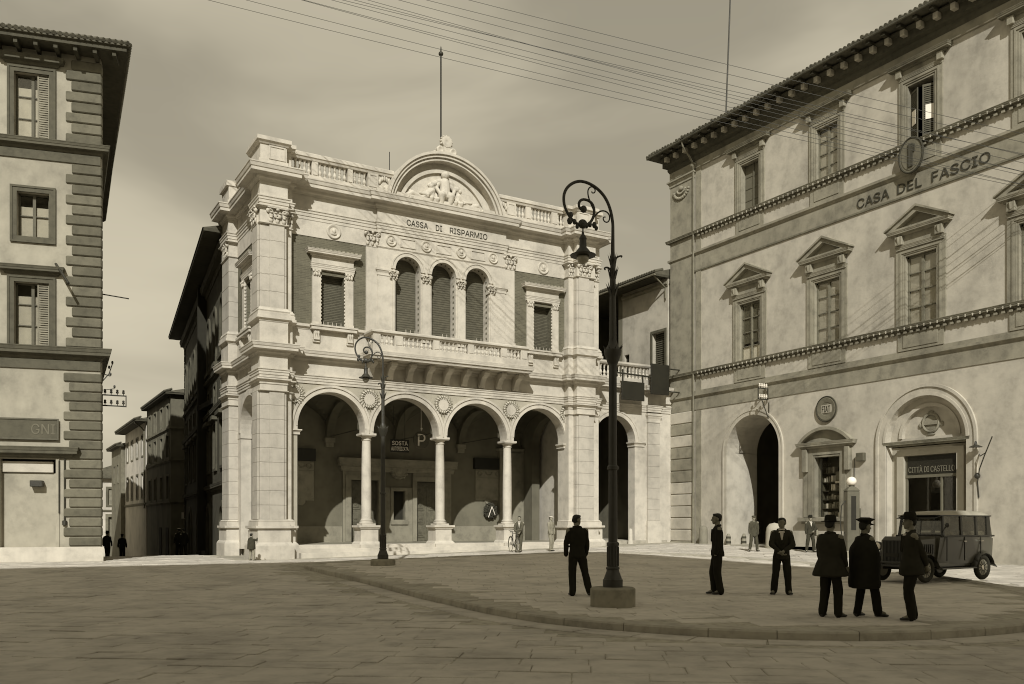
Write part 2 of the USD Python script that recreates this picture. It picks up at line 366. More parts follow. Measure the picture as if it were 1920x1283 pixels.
front = Polygon([(-9, 1), (-2, -1), (14, -4), (24, 3), (27, 10), (27, 31.5), (25.5, 37), (33.2, 38.6), (33.2, 10), (40, -2), (33.3, 9), (33.2, 38.4), (12, 37.2), (9, 37.2), (9.3, 48), (4.6, 50), (3.9, 39), (-8, 41)]).buffer(0)
front = Polygon([(-9, 1), (-2, -1), (14, -4), (33.2, 6), (33.2, 38.3), (28, 37.0), (12, 36.9), (9.2, 37.4), (9.6, 60), (5.4, 60), (3.9, 39.2), (-9, 41.5)])
rd = front.difference(ISL.buffer(.62)); rd = max(getattr(rd, 'geoms', [rd]), key=lambda q: q.area) if rd.geom_type != 'Polygon' else rd
def slabs_region(region, *a, **k):
    outer = Polygon(region.exterior); res = slabs(outer, *a, **k); return res
# the road's stones: rows that follow the street, clear of the kerb and its gutter
def clip_slabs(v, f, shape):
    c = v.reshape(-1, 12, 3)[:, 8:, :2].mean(1); keep = np.array([shape.contains(Point(p)) for p in c]); idx = np.nonzero(keep)[0]
    vv = v.reshape(-1, 12, 3)[idx].reshape(-1, 3); ff = (f.reshape(-1, 18, 3)[0][None] + (np.arange(len(idx)) * 12)[:, None, None]).reshape(-1, 3)
    return vv, ff
sv, sf = slabs(front, z_road, math.atan2(RD[1], RD[0]) - .10, (.40, .58), .5, 1.25, 5, tilt=.009)
put(road, 'paving_slab', clip_slabs(sv, sf, front.difference(ISL.buffer(.95))), 'road_stone', kind='stuff')
# kerb stones and gutter stones, each its own piece
def along(curve, step, jitter, seed):
    r = np.random.default_rng(seed); p = np.vstack([curve, curve[:1]]); d = np.r_[0, np.cumsum(np.linalg.norm(np.diff(p, axis=0), axis=1))]
    s, out = 0.0, []
    while s < d[-1] - .4:
        e = min(s + step + r.uniform(-jitter, jitter), d[-1]); q = np.linspace(s + .006, e - .006, 4)
        out.append(np.column_stack([np.interp(q, d, p[:, 0]), np.interp(q, d, p[:, 1])])); s = e
    return out
def strip_stone(c, w0, w1, zlo, zhi, ch, jit=0.0):
    t = np.gradient(c, axis=0); t /= np.linalg.norm(t, axis=1)[:, None]; nn = np.column_stack([t[:, 1], -t[:, 0]])
    prof = [(w0, zlo, 0), (w0, zhi, -ch * 1.3), (w0 + ch * (1 if w1 > w0 else -1), zhi, 0), (w1 - ch * (1 if w1 > w0 else -1), zhi, 0), (w1, zhi, -ch), (w1, zlo, 0)]
    V = []
    for i in range(len(c)):
        for o, zf, dz in prof:
            x = c[i] + nn[i] * o; V.append([*x, float(zf(x[0], x[1])) + dz + jit])
    k = len(prof); F = [[i * k + q, (i + 1) * k + q, (i + 1) * k + q + 1, i * k + q + 1] for i in range(len(c) - 1) for q in range(k - 1)]
    F = tri(np.array(F)); n = (len(c) - 1) * k
    F = np.vstack([F, [[0, q, q + 1] for q in range(1, k - 1)], [[n, n + q + 1, n + q] for q in range(1, k - 1)]])
    return np.array(V), F
orient = 1 if ISL.exterior.is_ccw else -1
for c in along(KC, 1.15, .25, 11):
    put(island, 'kerb_stone', strip_stone(c, 0.0, -.40 * orient, lambda x, y: z_road(x, y) - .10, lambda x, y: z_top(x, y) + .006, .022, RNG.normal(0, .004)), 'kerb_stone')
for c in along(np.array(ISL.buffer(.02).exterior.coords)[:-1], .85, .2, 12):
    m = c.mean(0)
    if m[1] < 24 and m[0] < 16: put(road, 'gutter_stone', strip_stone(c, 0.0, (.52 if Polygon(np.array(ISL.buffer(.02).exterior.coords)).exterior.is_ccw else -.52), lambda x, y: z_road(x, y) - .08, lambda x, y: z_road(x, y) + .002, .012, RNG.normal(0, .003)), 'road_stone')

# ================================================================== BANK (arcaded two-storey palazzo)
FB = Fr((0, 38.5), (1, 0), (0, -1))
FL = Fr((10.4, 38.5), (0, 1), (-1, 0))            # its left flank: a = distance back from the front
bank = thing('savings_bank', 'white stone two-storey bank with arcade, balcony and arched pediment', 'bank')
PL = [(9.97, -6.3), (9.97, -4.9), (10.4, -4.9), (10.4, -.6), (9.97, -.6), (9.97, .75), (11.1, .75), (11.1, .4), (11.4, .4), (11.4, 0), (25.85, 0), (25.85, .4), (26.15, .4), (26.15, .75), (27.25, .75), (27.25, .4), (27.75, .4), (27.75, -9)]
PU = PL[:10] + [(15.5, 0), (15.5, .12), (22.25, .12), (22.25, 0)] + PL[10:]
rect = lambda z0, z1, o0=-.3, o1=0.0: [(o0, z0), (o1, z0), (o1, z1), (o0, z1)]
def bsweep(name, path, prof, m='white_stone'): return put(bank, name, G().sweep(path, prof).arrays(FB), m)
# pillars of stacked blocks
def stack(parent, fr, a0, a1, d0, d1, z0, z1, h, m='white_stone_blocks', gap=.006):
    n = max(1, round((z1 - z0) / h)); e = np.linspace(z0, z1, n + 1)
    for i in range(n): put(parent, 'stone_block', G().box(a0, a1, d0, d1, e[i] + gap / 2, e[i + 1] - gap / 2, ch=.010).arrays(fr), m)
PIERS = [(9.97, 11.1, -.6, .69), (26.15, 27.25, -.6, .69), (9.97, 10.9, -6.3, -4.9)]
core = G()
for a0, a1, d0, d1 in PIERS:
    stack(bank, FB, a0, a1, d0, d1, 1.77, 7.22, .62); stack(bank, FB, a0, a1, d0, d1, 10.72, 14.3, .72)
    core.box(a0 + .03, a1 - .03, d0 + .03, d1 - .03, -.6, 17)
for a0, a1 in ((10.36, 11.0), (26.25, 26.9)):      # the front pilasters, a hand proud
    stack(bank, FB, a0, a1, .69, .75, 1.77, 7.22, .62); stack(bank, FB, a0, a1, .69, .75, 10.72, 14.3, .72)
for a0, a1 in ((.05, .62),):
    stack(bank, FL, -.55, .3, .43, .50, 1.77, 7.22, .62); stack(bank, FL, -.55, .3, .43, .50, 10.72, 14.3, .72)
side = G()
for a0, a1, d0 in ((11.1, 11.4, -.6), (25.85, 26.15, -.6), (27.25, 27.75, -9)): put(bank, 'pier', G().box(a0, a1, d0, .4, -.3, 17).arrays(FB), 'white_stone')
put(bank, 'wall', core.arrays(FB), 'white_stone')
# pedestals and mouldings of the corner piers, both floors
LP, RP, BP = PL[3:10], PL[10:17], [(10.9, -6.3), (9.97, -6.3), (9.97, -4.9), (10.9, -4.9)][1:]
LP = [(10.4, -.6)] + PL[4:9] + [(11.4, -.5)]; RP = [(25.85, -.5)] + PL[11:17] + [(27.75, -1.5)]
RP = [(25.85, -.5)] + PL[11:17][0:1] + PL[12:16] + [(27.75, .4), (27.75, -.5)]; BP = [(9.97, -6.3), (9.97, -4.9), (10.4, -4.9)]
for P in (LP, RP, BP):
    for z0, z1, pr in ((-.5, .66, .26), (.66, 1.30, .14), (1.50, 1.62, .12)): bsweep('pedestal', P, rect(z0, z1, -.25, pr))
    bsweep('pedestal_base', P, [(-.2, .655), (.255, .655), (.23, .72), (.15, .80), (-.2, .80)])
    bsweep('pedestal_cornice', P, pf(SILL, 1.30, 1.50, .24)); bsweep('base_moulding', P, pf(BASE, 1.62, 1.77, .12))
    bsweep('capital_moulding', P, pf(CAPM, 7.50, 7.74, .17)); bsweep('capital_neck', P, rect(7.24, 7.50, -.2, .015)); bsweep('astragal', P, pf(SILL, 7.19, 7.25, .07))
    bsweep('base_moulding', P, pf(BASE, 10.37, 10.74, .13))
    bsweep('capital_neck', P, rect(14.28, 14.98, -.2, .01)); bsweep('astragal', P, pf(SILL, 14.25, 14.32, .06)); bsweep('capital_moulding', P, pf(CAPM, 14.86, 15.0, .18))
# the arcade: four arches on three columns
ARC = [(13.34, 1.56), (16.975, 1.66), (20.725, 1.66), (24.34, 1.55)]; SPR = 5.82
arcade = sbox(11.4, 5.71, 25.85, 7.80).union(sbox(11.4, .4, 11.78, 5.8)).union(sbox(25.89, .4, 26.0, 5.8))
arcade = arcade.difference(unary_union([arch(a, 7.46 - r, r, 5.0) for a, r in ARC]))
put(bank, 'arcade_wall', G().poly(arcade, -.62, 0).arrays(FB), 'spandrel_plaster')
bays = [(11.5, 15.1), (15.1, 18.85), (18.85, 22.6), (22.6, 25.9)]
for (a, r), (b0, b1) in zip(ARC, bays):
    clip = sbox(b0, 5.72, b1, 7.79); zs = 7.46 - r
    rg = unary_union([ring(a, zs, r, r + .30), sbox(a - r - .3, 5.72, a - r, zs), sbox(a + r, 5.72, a + r + .3, zs)]).intersection(clip)
    rg2 = unary_union([ring(a, zs, r + .2, r + .30), sbox(a - r - .3, 5.72, a - r - .2, zs), sbox(a + r + .2, 5.72, a + r + .3, zs)]).intersection(clip)
    rg3 = ring(a, zs, r, r + .07).intersection(clip)
    put(bank, 'archivolt', G().poly(rg, -.02, .05).poly(rg2, .05, .10).poly(rg3, .05, .07).arrays(FB), 'white_stone')
    put(bank, 'arch_soffit', G().poly(unary_union([ring(a, zs, r - .012, r + .02), sbox(a - r - .02, 5.72, a - r + .012, zs), sbox(a + r - .012, 5.72, a + r + .02, zs)]).intersection(clip), -.63, .0).arrays(FB), 'white_stone')
for a in (15.1, 18.85, 22.6):
    c = put(bank, 'column', G().lathe((a, -.3, 1.77), [(.24, 0), (.24, .03), (.225, .07), (.228, 1.2), (.215, 2.6), (.195, 3.62), (.195, 3.66)], 28).arrays(FB), 'white_stone', smooth=40)
    put(c, 'column_base', G().box(a - .33, a + .33, -.63, .03, 1.52, 1.60).lathe((a, -.3, 1.60), [(.31, 0), (.325, .04), (.31, .08), (.26, .09), (.255, .12), (.285, .13), (.275, .165), (.24, .18)], 24).arrays(FB), 'white_stone', smooth=40)
    put(c, 'column_capital', G().lathe((a, -.3, 5.40), [(.195, 0), (.225, .015), (.225, .05), (.20, .06), (.20, .12), (.235, .14), (.25, .17), (.31, .22)], 24).box(a - .36, a + .36, -.66, .06, 5.625, 5.725, ch=.01).box(a - .33, a + .33, -.63, .03, 5.60, 5.63).arrays(FB), 'white_stone', smooth=40)
    p = [(a - .42, -.72), (a - .42, .12), (a + .42, .12), (a + .42, -.72)]
    q = [(x, y) for x, y in p]
    put(bank, 'pedestal', G().box(a - .42, a + .42, -.72, .12, .64, 1.36).box(a - .55, a + .55, -.8, .42, -.2, .645).sweep(q, pf(SILL, 1.34, 1.52, .12), closed=False).sweep(q, [(-.1, .64), (.12, .64), (.10, .70), (.02, .78), (-.1, .78)]).box(a - .5, a + .5, -.78, .20, 1.46, 1.52).arrays(FB), 'white_stone')
for a0, a1 in ((11.4, 11.86), (25.80, 26.2)):
    put(bank, 'impost', G().sweep([(a0, -.62), (a0, .03), (a1, .03), (a1, -.62)][0 if a0 > 20 else 1:], pf(CAPM, 5.50, 5.73, .10)).arrays(FB), 'white_stone')
def wreath(a, z, r=.40):
    t = put(bank, 'roundel', G().lathe((a, .03, z), [(0, .06), (r * .80, .06), (r * .84, .03), (r * .84, -.02)], 28, 'y').arrays(FB), 'white_stone', smooth=40)
    g = G().tube([(a + r * .92 * math.cos(x), .07, z + r * .92 * math.sin(x)) for x in np.linspace(0, 2 * np.pi, 28, endpoint=False)], .05, 6, closed=True)
    put(t, 'ring', g.arrays(FB), 'carved_stone', smooth=True)
    g = G()
    for x in np.linspace(0, 2 * np.pi, 20, endpoint=False):
        d = np.array([math.cos(x + .35), 0, math.sin(x + .35)]); c = np.array([a + r * .95 * math.cos(x), .12, z + r * .95 * math.sin(x)])
        g.tube([c - d * .12, c + d * .12], .018, 5)
    put(t, 'ribbon', g.arrays(FB), 'letter_grey')
for a in (15.1, 18.85, 22.6): wreath(a, 7.28)
for a in (11.62, 25.98): wreath(a, 7.28, .38)
# order between the floors, dado and sill course
bsweep('architrave', PL, pf(ARCHI, 7.78, 8.15, .14)); bsweep('frieze', PL, rect(8.15, 8.74, -.3, .03)); bsweep('cornice', PL, pf(CORN, 8.74, 9.20, .46))
bsweep('dado', PL, rect(9.20, 10.14, -.3, .04)); bsweep('sill_course', PL, pf(SILL, 10.14, 10.37, .17))
# steps and floor
for k, (dd, zt) in enumerate(((.30, .655), (.66, .50), (1.02, .335))):
    put(bank, 'step', G().box(11.65, 25.8, -.8 if k == 0 else dd - .42, dd, -.4, zt, ch=.012).arrays(FB), 'white_stone')
put(bank, 'loggia_floor', G().box(10.6, 28.0, -5.9, -.8, -.4, .65).arrays(FB), 'plinth_stone')
# loggia: back wall with two doors and a window, flank arches, groin vault
holes = unary_union([sbox(16.25, .6, 17.75, 3.86), sbox(18.60, 1.80, 19.27, 3.32), sbox(19.95, .6, 21.45, 3.86)])
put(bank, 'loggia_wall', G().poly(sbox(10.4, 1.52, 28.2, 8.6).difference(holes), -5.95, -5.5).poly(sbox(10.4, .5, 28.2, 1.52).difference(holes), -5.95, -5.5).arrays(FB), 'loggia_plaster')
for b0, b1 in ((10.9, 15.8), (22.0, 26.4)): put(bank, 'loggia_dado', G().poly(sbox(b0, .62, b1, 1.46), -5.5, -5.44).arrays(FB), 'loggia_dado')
por = sbox(15.82, .65, 22.02, 4.3).difference(holes)
put(bank, 'portal', G().poly(por.difference(sbox(18.0, 3.5, 19.75, 4.3)), -5.5, -5.40).poly(unary_union([sbox(15.95, .66, 16.25, 4.12), sbox(17.75, .66, 18.02, 4.12), sbox(19.7, .66, 19.95, 4.12), sbox(21.45, .66, 21.8, 4.12), sbox(15.95, 3.86, 18.02, 4.12), sbox(19.7, 3.86, 21.8, 4.12)]), -5.40, -5.34).box(18.45, 19.42, -5.40, -5.33, 1.55, 1.80).box(18.45, 18.60, -5.40, -5.35, 1.80, 3.45).box(19.27, 19.42, -5.40, -5.35, 1.80, 3.45).box(18.45, 19.42, -5.40, -5.34, 3.32, 3.5)
    .sweep([(22.1, -5.5), (22.1, -5.36), (15.75, -5.36), (15.75, -5.5)][::-1], pf(CORN, 4.3, 4.98, .22)).arrays(FB), 'loggia_dado')
g = G().lathe((18.94, -5.40, 4.45), [(0, .1), (.34, .1), (.36, .05), (.46, .08), (.5, .02), (.5, -.08)], 24, 'y')
for x in np.linspace(0, 2 * np.pi, 12, endpoint=False): g.ball((18.94 + .46 * math.cos(x), -5.32, 4.45 + .46 * math.sin(x)), .07)
g.ball((18.94, -5.32, 4.45), (.2, .08, .24), 2)
put(bank, 'crest', g.arrays(FB), 'loggia_dado', smooth=40)
for a0, a1 in ((16.25, 17.75), (19.95, 21.45)):
    am = (a0 + a1) / 2
    for b0, b1 in ((a0, am - .006), (am + .006, a1)):
        dr = put(bank, 'door', G().box(b0, b1, -5.88, -5.80, .66, 3.84).arrays(FB), 'door_wood')
        for z0, z1 in ((.85, 1.45), (1.58, 2.2), (2.33, 2.95), (3.08, 3.7)):
            put(dr, 'door_panel', G().box(b0 + .1, b1 - .1, -5.80, -5.775, z0, z1, ch=.02).box(b0 + .2, b1 - .2, -5.775, -5.75, z0 + .1, z1 - .1, ch=.02).lathe(((b0 + b1) / 2, -5.75, (z0 + z1) / 2), [(0, .03), (.09, .02), (.1, 0)], 10, 'y').arrays(FB), 'door_wood')
put(bank, 'loggia_window', G().box(18.6, 19.27, -5.72, -5.70, 1.8, 3.32).arrays(FB), 'room_dark')
flank = sbox(.6, .4, 4.9, 7.80).difference(arch(2.75, 5.86, 1.60, .3))
put(bank, 'flank_wall', G().poly(flank, -.5, 0).arrays(FL), 'white_stone')
put(bank, 'archivolt', G().poly(unary_union([ring(2.75, 5.86, 1.6, 1.88), ]), 0, .05).arrays(FL), 'white_stone')
for a0, a1 in ((.6, 1.2), (4.3, 4.9)): put(bank, 'impost', G().sweep([(a1, -.5), (a1, .02), (a0, .02), (a0, -.5)], pf(CAPM, 5.62, 5.86, .1)).arrays(FL), 'white_stone')
FR_ = Fr((26.55, 38.5), (0, 1), (-1, 0))
put(bank, 'flank_wall', G().poly(sbox(.6, .4, 5.5, 8.4).difference(arch(2.75, 5.86, 1.55, .3)), -.5, 0).arrays(FR_), 'loggia_plaster')
put(bank, 'pilaster', G().box(25.0, 26.6, -5.52, -5.2, .65, 5.62).box(25.35, 26.35, -5.22, -5.1, .65, 5.6).box(24.9, 26.6, -5.52, -5.06, .64, 1.5).sweep([(26.6, -5.2), (24.98, -5.2), (24.98, -5.5)][::-1], pf(CAPM, 5.6, 5.85, .12)).arrays(FB), 'loggia_dado')
n = 17; vv, ff, k = [], [], 0
for b0, b1 in [(10.9, 15.1), (15.1, 18.85), (18.85, 22.6), (22.6, 26.55)]:
    X, Y = np.meshgrid(np.linspace(-1, 1, n), np.linspace(-1, 1, n), indexing='ij')
    Z = 5.95 + 1.78 * np.maximum(np.sqrt(np.clip(1 - X ** 2, 0, 1)), np.sqrt(np.clip(1 - Y ** 2, 0, 1)))
    vv.append(np.column_stack([((b0 + b1) / 2 + X * (b1 - b0) / 2).ravel(), (-3.06 + Y * 2.45).ravel(), Z.ravel()]))
    i = np.arange(n * n).reshape(n, n); ff.append(np.stack([i[:-1, :-1], i[1:, :-1], i[1:, 1:], i[:-1, 1:]], -1).reshape(-1, 4) + k); k += n * n
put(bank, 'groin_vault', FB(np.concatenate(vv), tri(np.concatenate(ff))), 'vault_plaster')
FBT = Fr((0, 38.5), (0, -1), (1, 0))
for a in (15.1, 18.85, 22.6):
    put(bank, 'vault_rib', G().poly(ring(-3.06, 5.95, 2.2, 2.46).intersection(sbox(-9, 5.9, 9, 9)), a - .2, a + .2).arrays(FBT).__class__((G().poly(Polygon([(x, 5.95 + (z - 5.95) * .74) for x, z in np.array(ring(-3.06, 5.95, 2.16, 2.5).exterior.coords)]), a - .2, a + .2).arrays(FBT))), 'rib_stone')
    put(bank, 'vault_corbel', G().box(a - .26, a + .26, -5.5, -5.25, 5.72, 5.96).box(a - .2, a + .2, -5.5, -5.32, 5.5, 5.72).arrays(FB), 'loggia_dado')
    put(bank, 'tie_rod', G().tube([(a, -.55, 6.02), (a, -5.5, 6.02)], .018, 6).arrays(FB), 'iron')
put(bank, 'roof', G().box(10.4, 27.75, -17, -.3, 16.3, 16.6).arrays(FB), 'roof_tile')
put(bank, 'upper_floor', G().box(10.9, 27.7, -17, -.7, 8.3, 8.6).box(10.9, 27.7, -17, -16.7, 0, 16.3).box(27.2, 27.74, -17, -6, 0, 16.3).box(11.9, 12.3, -17, -6.3, 0, 16.3).arrays(FB), 'room_dark')
# upper floor walls
def bay_window(fr, ac, m_brick, par):
    fr_w = .55
    wn = put(par, 'window', G().box(ac - .95, ac - .56, -.02, .10, 10.5, 12.55).box(ac + .56, ac + .95, -.02, .10, 10.5, 12.55).box(ac - .97, ac + .97, -.02, .09, 12.84, 13.46).arrays(fr), 'white_stone')
    g = G()
    for s in (-1, 1):
        a = ac + s * .755
        g.box(a - .2, a + .2, -.02, .13, 12.80, 12.86).box(a - .17, a + .17, -.02, .11, 12.56, 12.80).box(a - .21, a + .21, -.02, .13, 10.37, 10.52)
        for q in (-.11, 0, .11): g.ball((a + q, .13, 12.63), (.05, .05, .09)).ball((a + q * 1.4, .15, 12.75), (.05, .05, .06))
    put(wn, 'capital', g.arrays(fr), 'carved_stone', smooth=40)
    put(wn, 'architrave', G().sweep([(ac + .97, 0), (ac + .97, .1), (ac - .97, .1), (ac - .97, 0)][::-1], pf(ARCHI, 12.86, 13.12, .07)).arrays(fr), 'white_stone')
    put(wn, 'hood', G().sweep([(ac - .95, 0), (ac - .95, .08), (ac + .95, .08), (ac + .95, 0)], pf(CORN, 13.42, 13.68, .30)).arrays(fr), 'white_stone')
    g = G()
    for x in np.arange(ac - 1.2, ac + 1.21, .2): g.box(x - .06, x + .06, .24, .36, 13.68, 13.74)
    put(wn, 'cresting', g.arrays(fr), 'palace_trim')
    for s in (-1, 1):
        g = G()
        for z in np.arange(10.5, 12.6, .16): g.ball((ac + s * .55, .06, z), (.035, .05, .06))
        put(wn, 'beading', g.arrays(fr), 'carved_stone')
    for s in (-1, 1):
        g = G().box(ac + s * .78 - .13, ac + s * .78 + .13, .0, .20, 9.72, 10.16).box(ac + s * .78 - .15, ac + s * .78 + .15, .0, .13, 9.62, 9.74)
        for q in (-.08, 0, .08): g.tube([(ac + s * .78 + q, .2, 10.12), (ac + s * .78 + q, .24, 10.0), (ac + s * .78 + q, .18, 9.8)], .025, 5)
        put(wn, 'console', g.arrays(fr), 'carved_stone')
    put(wn, 'sill', G().box(ac - 1.05, ac + 1.05, 0, .30, 10.16, 10.30).box(ac - 1.1, ac + 1.1, 0, .34, 10.30, 10.375).arrays(fr), 'white_stone')
    g = G()
    for z in np.arange(10.4, 12.66, .075): g.box(ac - .55, ac + .55, -.38, -.35, z, z + .06)
    put(wn, 'roller_shutter', g.arrays(fr), 'shutter_wood')
    g = G()
    for x in np.arange(ac - .5, ac + .51, .2): g.tube([(x, .28, 10.37), (x, .28, 10.52)], .012, 5)
    put(wn, 'spike', g.arrays(fr), 'white_stone')
for (b0, b1, ac) in ((11.4, 15.0, 13.38), (22.75, 25.85, 24.48)):
    put(bank, 'brick_panel', G().poly(sbox(b0, 9.2, b1, 14.27).difference(sbox(ac - .55, 10.37, ac + .55, 12.66)), -.45, 0).arrays(FB), 'brick_front')
    bay_window(FB, ac, 'brick_front', bank)
    fz = put(bank, 'frieze_band', G().box(b0, b1, -.3, .03, 14.27, 14.99).arrays(FB), 'white_stone')
    g = G().lathe((ac + .05, .03, 14.64), [(.0, .02), (.2, .02), (.24, .06), (.30, .07), (.33, .04), (.33, -.02)], 24, 'y').ball((ac + .05, .07, 14.66), (.09, .08, .13), 2).ball((ac + .05, .05, 14.54), (.15, .06, .07), 1)
    put(fz, 'medallion', g.arrays(FB), 'carved_stone', smooth=40)
put(bank, 'brick_panel', G().poly(sbox(.6, 9.2, 4.9, 14.27).difference(sbox(2.2, 10.37, 3.3, 12.66)), -.45, 0).arrays(FL), 'brick_side')
bay_window(FL, 2.75, 'brick_side', bank)
put(bank, 'frieze_band', G().box(.6, 4.9, -.3, .03, 14.27, 14.99).arrays(FL), 'white_stone')
cen = sbox(15.5, 9.2, 22.25, 15.0).difference(unary_union([arch(a, 13.39, .64, 10.0) for a in (17.0, 18.85, 20.67)]))
put(bank, 'centre_wall', G().poly(cen, -.5, .12).arrays(FB), 'white_stone')
for a in (17.0, 18.85, 20.67):
    wn = put(bank, 'arched_window', G().poly(unary_union([ring(a, 13.39, .64, .86)]), .12, .16).poly(ring(a, 13.39, .80, .86), .16, .19).poly(ring(a, 13.39, .64, .69), .16, .175).arrays(FB), 'white_stone')
    g = G().poly(arch(a, 13.39, .66, 9.9), -.49, -.46)
    for z in np.arange(10.0, 13.9, .11):
        w = .63 if z < 13.39 else math.sqrt(max(.63 ** 2 - (z - 13.39) ** 2, .01)); g.box(a - w, a + w, -.46, -.445, z, z + .085)
    put(wn, 'roller_shutter', g.arrays(FB), 'shutter_wood')
    g = G()
    for z in np.arange(10.2, 13.3, .26):
        for s in (-1, 1): g.ball((a + s * .635, -.12, z), (.03, .06, .06))
    for t in np.radians(np.arange(10, 175, 20)): g.ball((a + .635 * math.cos(t), -.12, 13.39 + .635 * math.sin(t)), (.04, .06, .04))
    put(wn, 'beading', g.arrays(FB), 'rib_stone')
    g = G()
    for s in (-.45, -.22, 0, .22, .45): g.tube([(a + s, .9, 10.26), (a + s, .9, 10.45)], .012, 5)
    put(wn, 'spike', g.arrays(FB), 'white_stone')
def corinth(g, a, d, z0, z1, w):
    h = z1 - z0; g.box(a - w / 2, a + w / 2, d - .2, d + .02, z0, z1)
    g.box(a - w * .68, a + w * .68, d - .2, d + w * .26, z1 - .1 * h, z1 + .005, ch=.01)
    for row, (zz, nn, out, sc) in enumerate(((.22, 3, .05, .9), (.5, 4, .09, .8))):
        for q in np.linspace(-.42, .42, nn): g.ball((a + q * w, d + out, z0 + zz * h), (w * .13, .055, h * .17)).ball((a + q * w, d + out + .06, z0 + (zz + .14) * h), (w * .11, .05, h * .06))
    for s in (-1, 1):
        g.lathe((a + s * w * .58, d + .02, z0 + .78 * h), [(0, .0), (w * .15, .0), (w * .16, .06), (w * .09, .10), (0, .14)], 10, 'y').tube([(a + s * w * .2, d + .05, z0 + .5 * h), (a + s * w * .38, d + .1, z0 + .8 * h), (a + s * w * .55, d + .13, z0 + .86 * h)], .035, 5)
    g.ball((a, d + .12, z0 + .86 * h), (w * .12, .06, h * .1)); return g
for a0, a1 in ((14.95, 15.5), (22.25, 22.8)):
    pl = put(bank, 'pilaster', G().box(a0, a1, -.2, .09, 10.37, 14.3).box(a0 - .04, a1 + .04, -.2, .13, 10.37, 10.6).arrays(FB), 'white_stone')
    put(pl, 'capital', corinth(G(), (a0 + a1) / 2, .09, 14.24, 14.98, .55).arrays(FB), 'carved_stone', smooth=40)
for a, d, w in ((10.68, .75, .66), (26.6, .75, .66), (11.25, .4, .34), (26.0, .4, .34), (27.5, .4, .4)): put(bank, 'capital', corinth(G(), a, d, 14.28, 14.98, w).arrays(FB), 'carved_stone', smooth=40)
put(bank, 'capital', corinth(G(), -.15, .5, 14.28, 14.98, .66).arrays(FL), 'carved_stone', smooth=40)
put(bank, 'capital', corinth(G(), 5.3, .43, 14.28, 14.98, .6).arrays(FL), 'carved_stone', smooth=40)
for a0, a1 in ((16.16, 16.36), (17.64, 18.21), (19.49, 20.03), (21.31, 21.55)):
    am = (a0 + a1) / 2; pr = put(bank, 'mullion_pier', G().box(a0 + .06, a1 - .06, .12, .17, 10.1, 12.9).arrays(FB), 'white_stone')
    put(pr, 'capital', corinth(G(), am, .14, 12.86, 13.27, max(.36, a1 - a0 - .16)).arrays(FB), 'carved_stone', smooth=40)
for s, a0, a1 in ((1, 15.48, 16.35), (-1, 21.32, 22.27)): put(bank, 'impost', G().sweep([(a0, 0), (a0, .12), (a1, .12), (a1, -.1)], pf(CAPM, 13.0, 13.3, .09)).arrays(FB), 'white_stone')
put(bank, 'string_moulding', G().sweep([(15.5, .0), (15.5, .12), (22.25, .12), (22.25, 0)], pf(SILL, 14.26, 14.34, .05)).arrays(FB), 'white_stone')
for a0, a1 in ((16.6, 17.4), (18.45, 19.25), (20.3, 21.1)):
    put(bank, 'frieze_panel', G().poly(sbox(a0, 14.44, a1, 14.88).difference(sbox(a0 + .05, 14.49, a1 - .05, 14.83)), .12, .155).arrays(FB), 'white_stone')
for a in (16.15, 17.93, 19.78, 21.55):
    g = G().lathe((a, .12, 14.66), [(.0, .02), (.17, .02), (.20, .06), (.25, .07), (.27, .03), (.27, -.02)], 24, 'y').ball((a, .16, 14.69), (.08, .08, .11), 2).ball((a, .14, 14.56), (.13, .06, .06), 1)
    put(bank, 'medallion', g.arrays(FB), 'carved_stone', smooth=40)
bsweep('architrave', PU, pf(ARCHI, 14.985, 15.42, .14)); bsweep('frieze', PU, rect(15.42, 16.04, -.3, .03)); bsweep('cornice', PU, pf(CORN, 16.04, 16.63, .60)); bsweep('parapet_plinth', PU, rect(16.63, 16.97, -.45, .06))
for wd, x0, x1 in (('CASSA', 16.92, 18.0), ('DI', 18.42, 18.74), ('RISPARMIO', 19.16, 21.2)): put_text(bank, 'lettering', wd, FB, x0, .151, 15.50, .27, 'letter_dark', width=x1 - x0)
# parapet
PIER_A = [(12.44, 12.72), (14.10, 14.34), (23.5, 23.82), (25.06, 25.42)]
for a0, a1 in PIER_A: put(bank, 'parapet_pier', G().box(a0, a1, -.3, .02, 16.97, 17.62).box(a0 + .04, a1 - .04, .02, .05, 17.02, 17.56).arrays(FB), 'white_stone')
for a0, a1 in ((15.05, 15.55), (22.38, 22.9)):
    put(bank, 'parapet_panel', G().box(a0, a1, -.34, .06, 16.97, 17.62).poly(sbox(a0 + .03, 17.0, a1 - .03, 17.58).difference(sbox(a0 + .1, 17.07, a1 - .1, 17.52)), .06, .085).arrays(FB), 'white_stone')
for b0, b1 in ((11.42, 12.44), (12.72, 14.10), (14.34, 15.05), (22.9, 23.5), (23.82, 25.06), (25.42, 26.0)):
    k = max(2, round((b1 - b0) / .215))
    for q in range(k): put(bank, 'baluster', baluster(G(), b0 + (q + .5) * (b1 - b0) / k, -.12, 16.97, 17.62, .085, 10).arrays(FB), 'carved_stone', smooth=50)
for b0, b1 in ((11.3, 16.3), (21.9, 26.1)): put(bank, 'parapet_rail', G().sweep([(b0, -.02), (b1, -.02)], [(-.32, 17.62), (.06, 17.62), (.10, 17.72), (.14, 17.74), (.14, 17.88), (.1, 17.92), (-.32, 17.92)]).arrays(FB), 'white_stone')
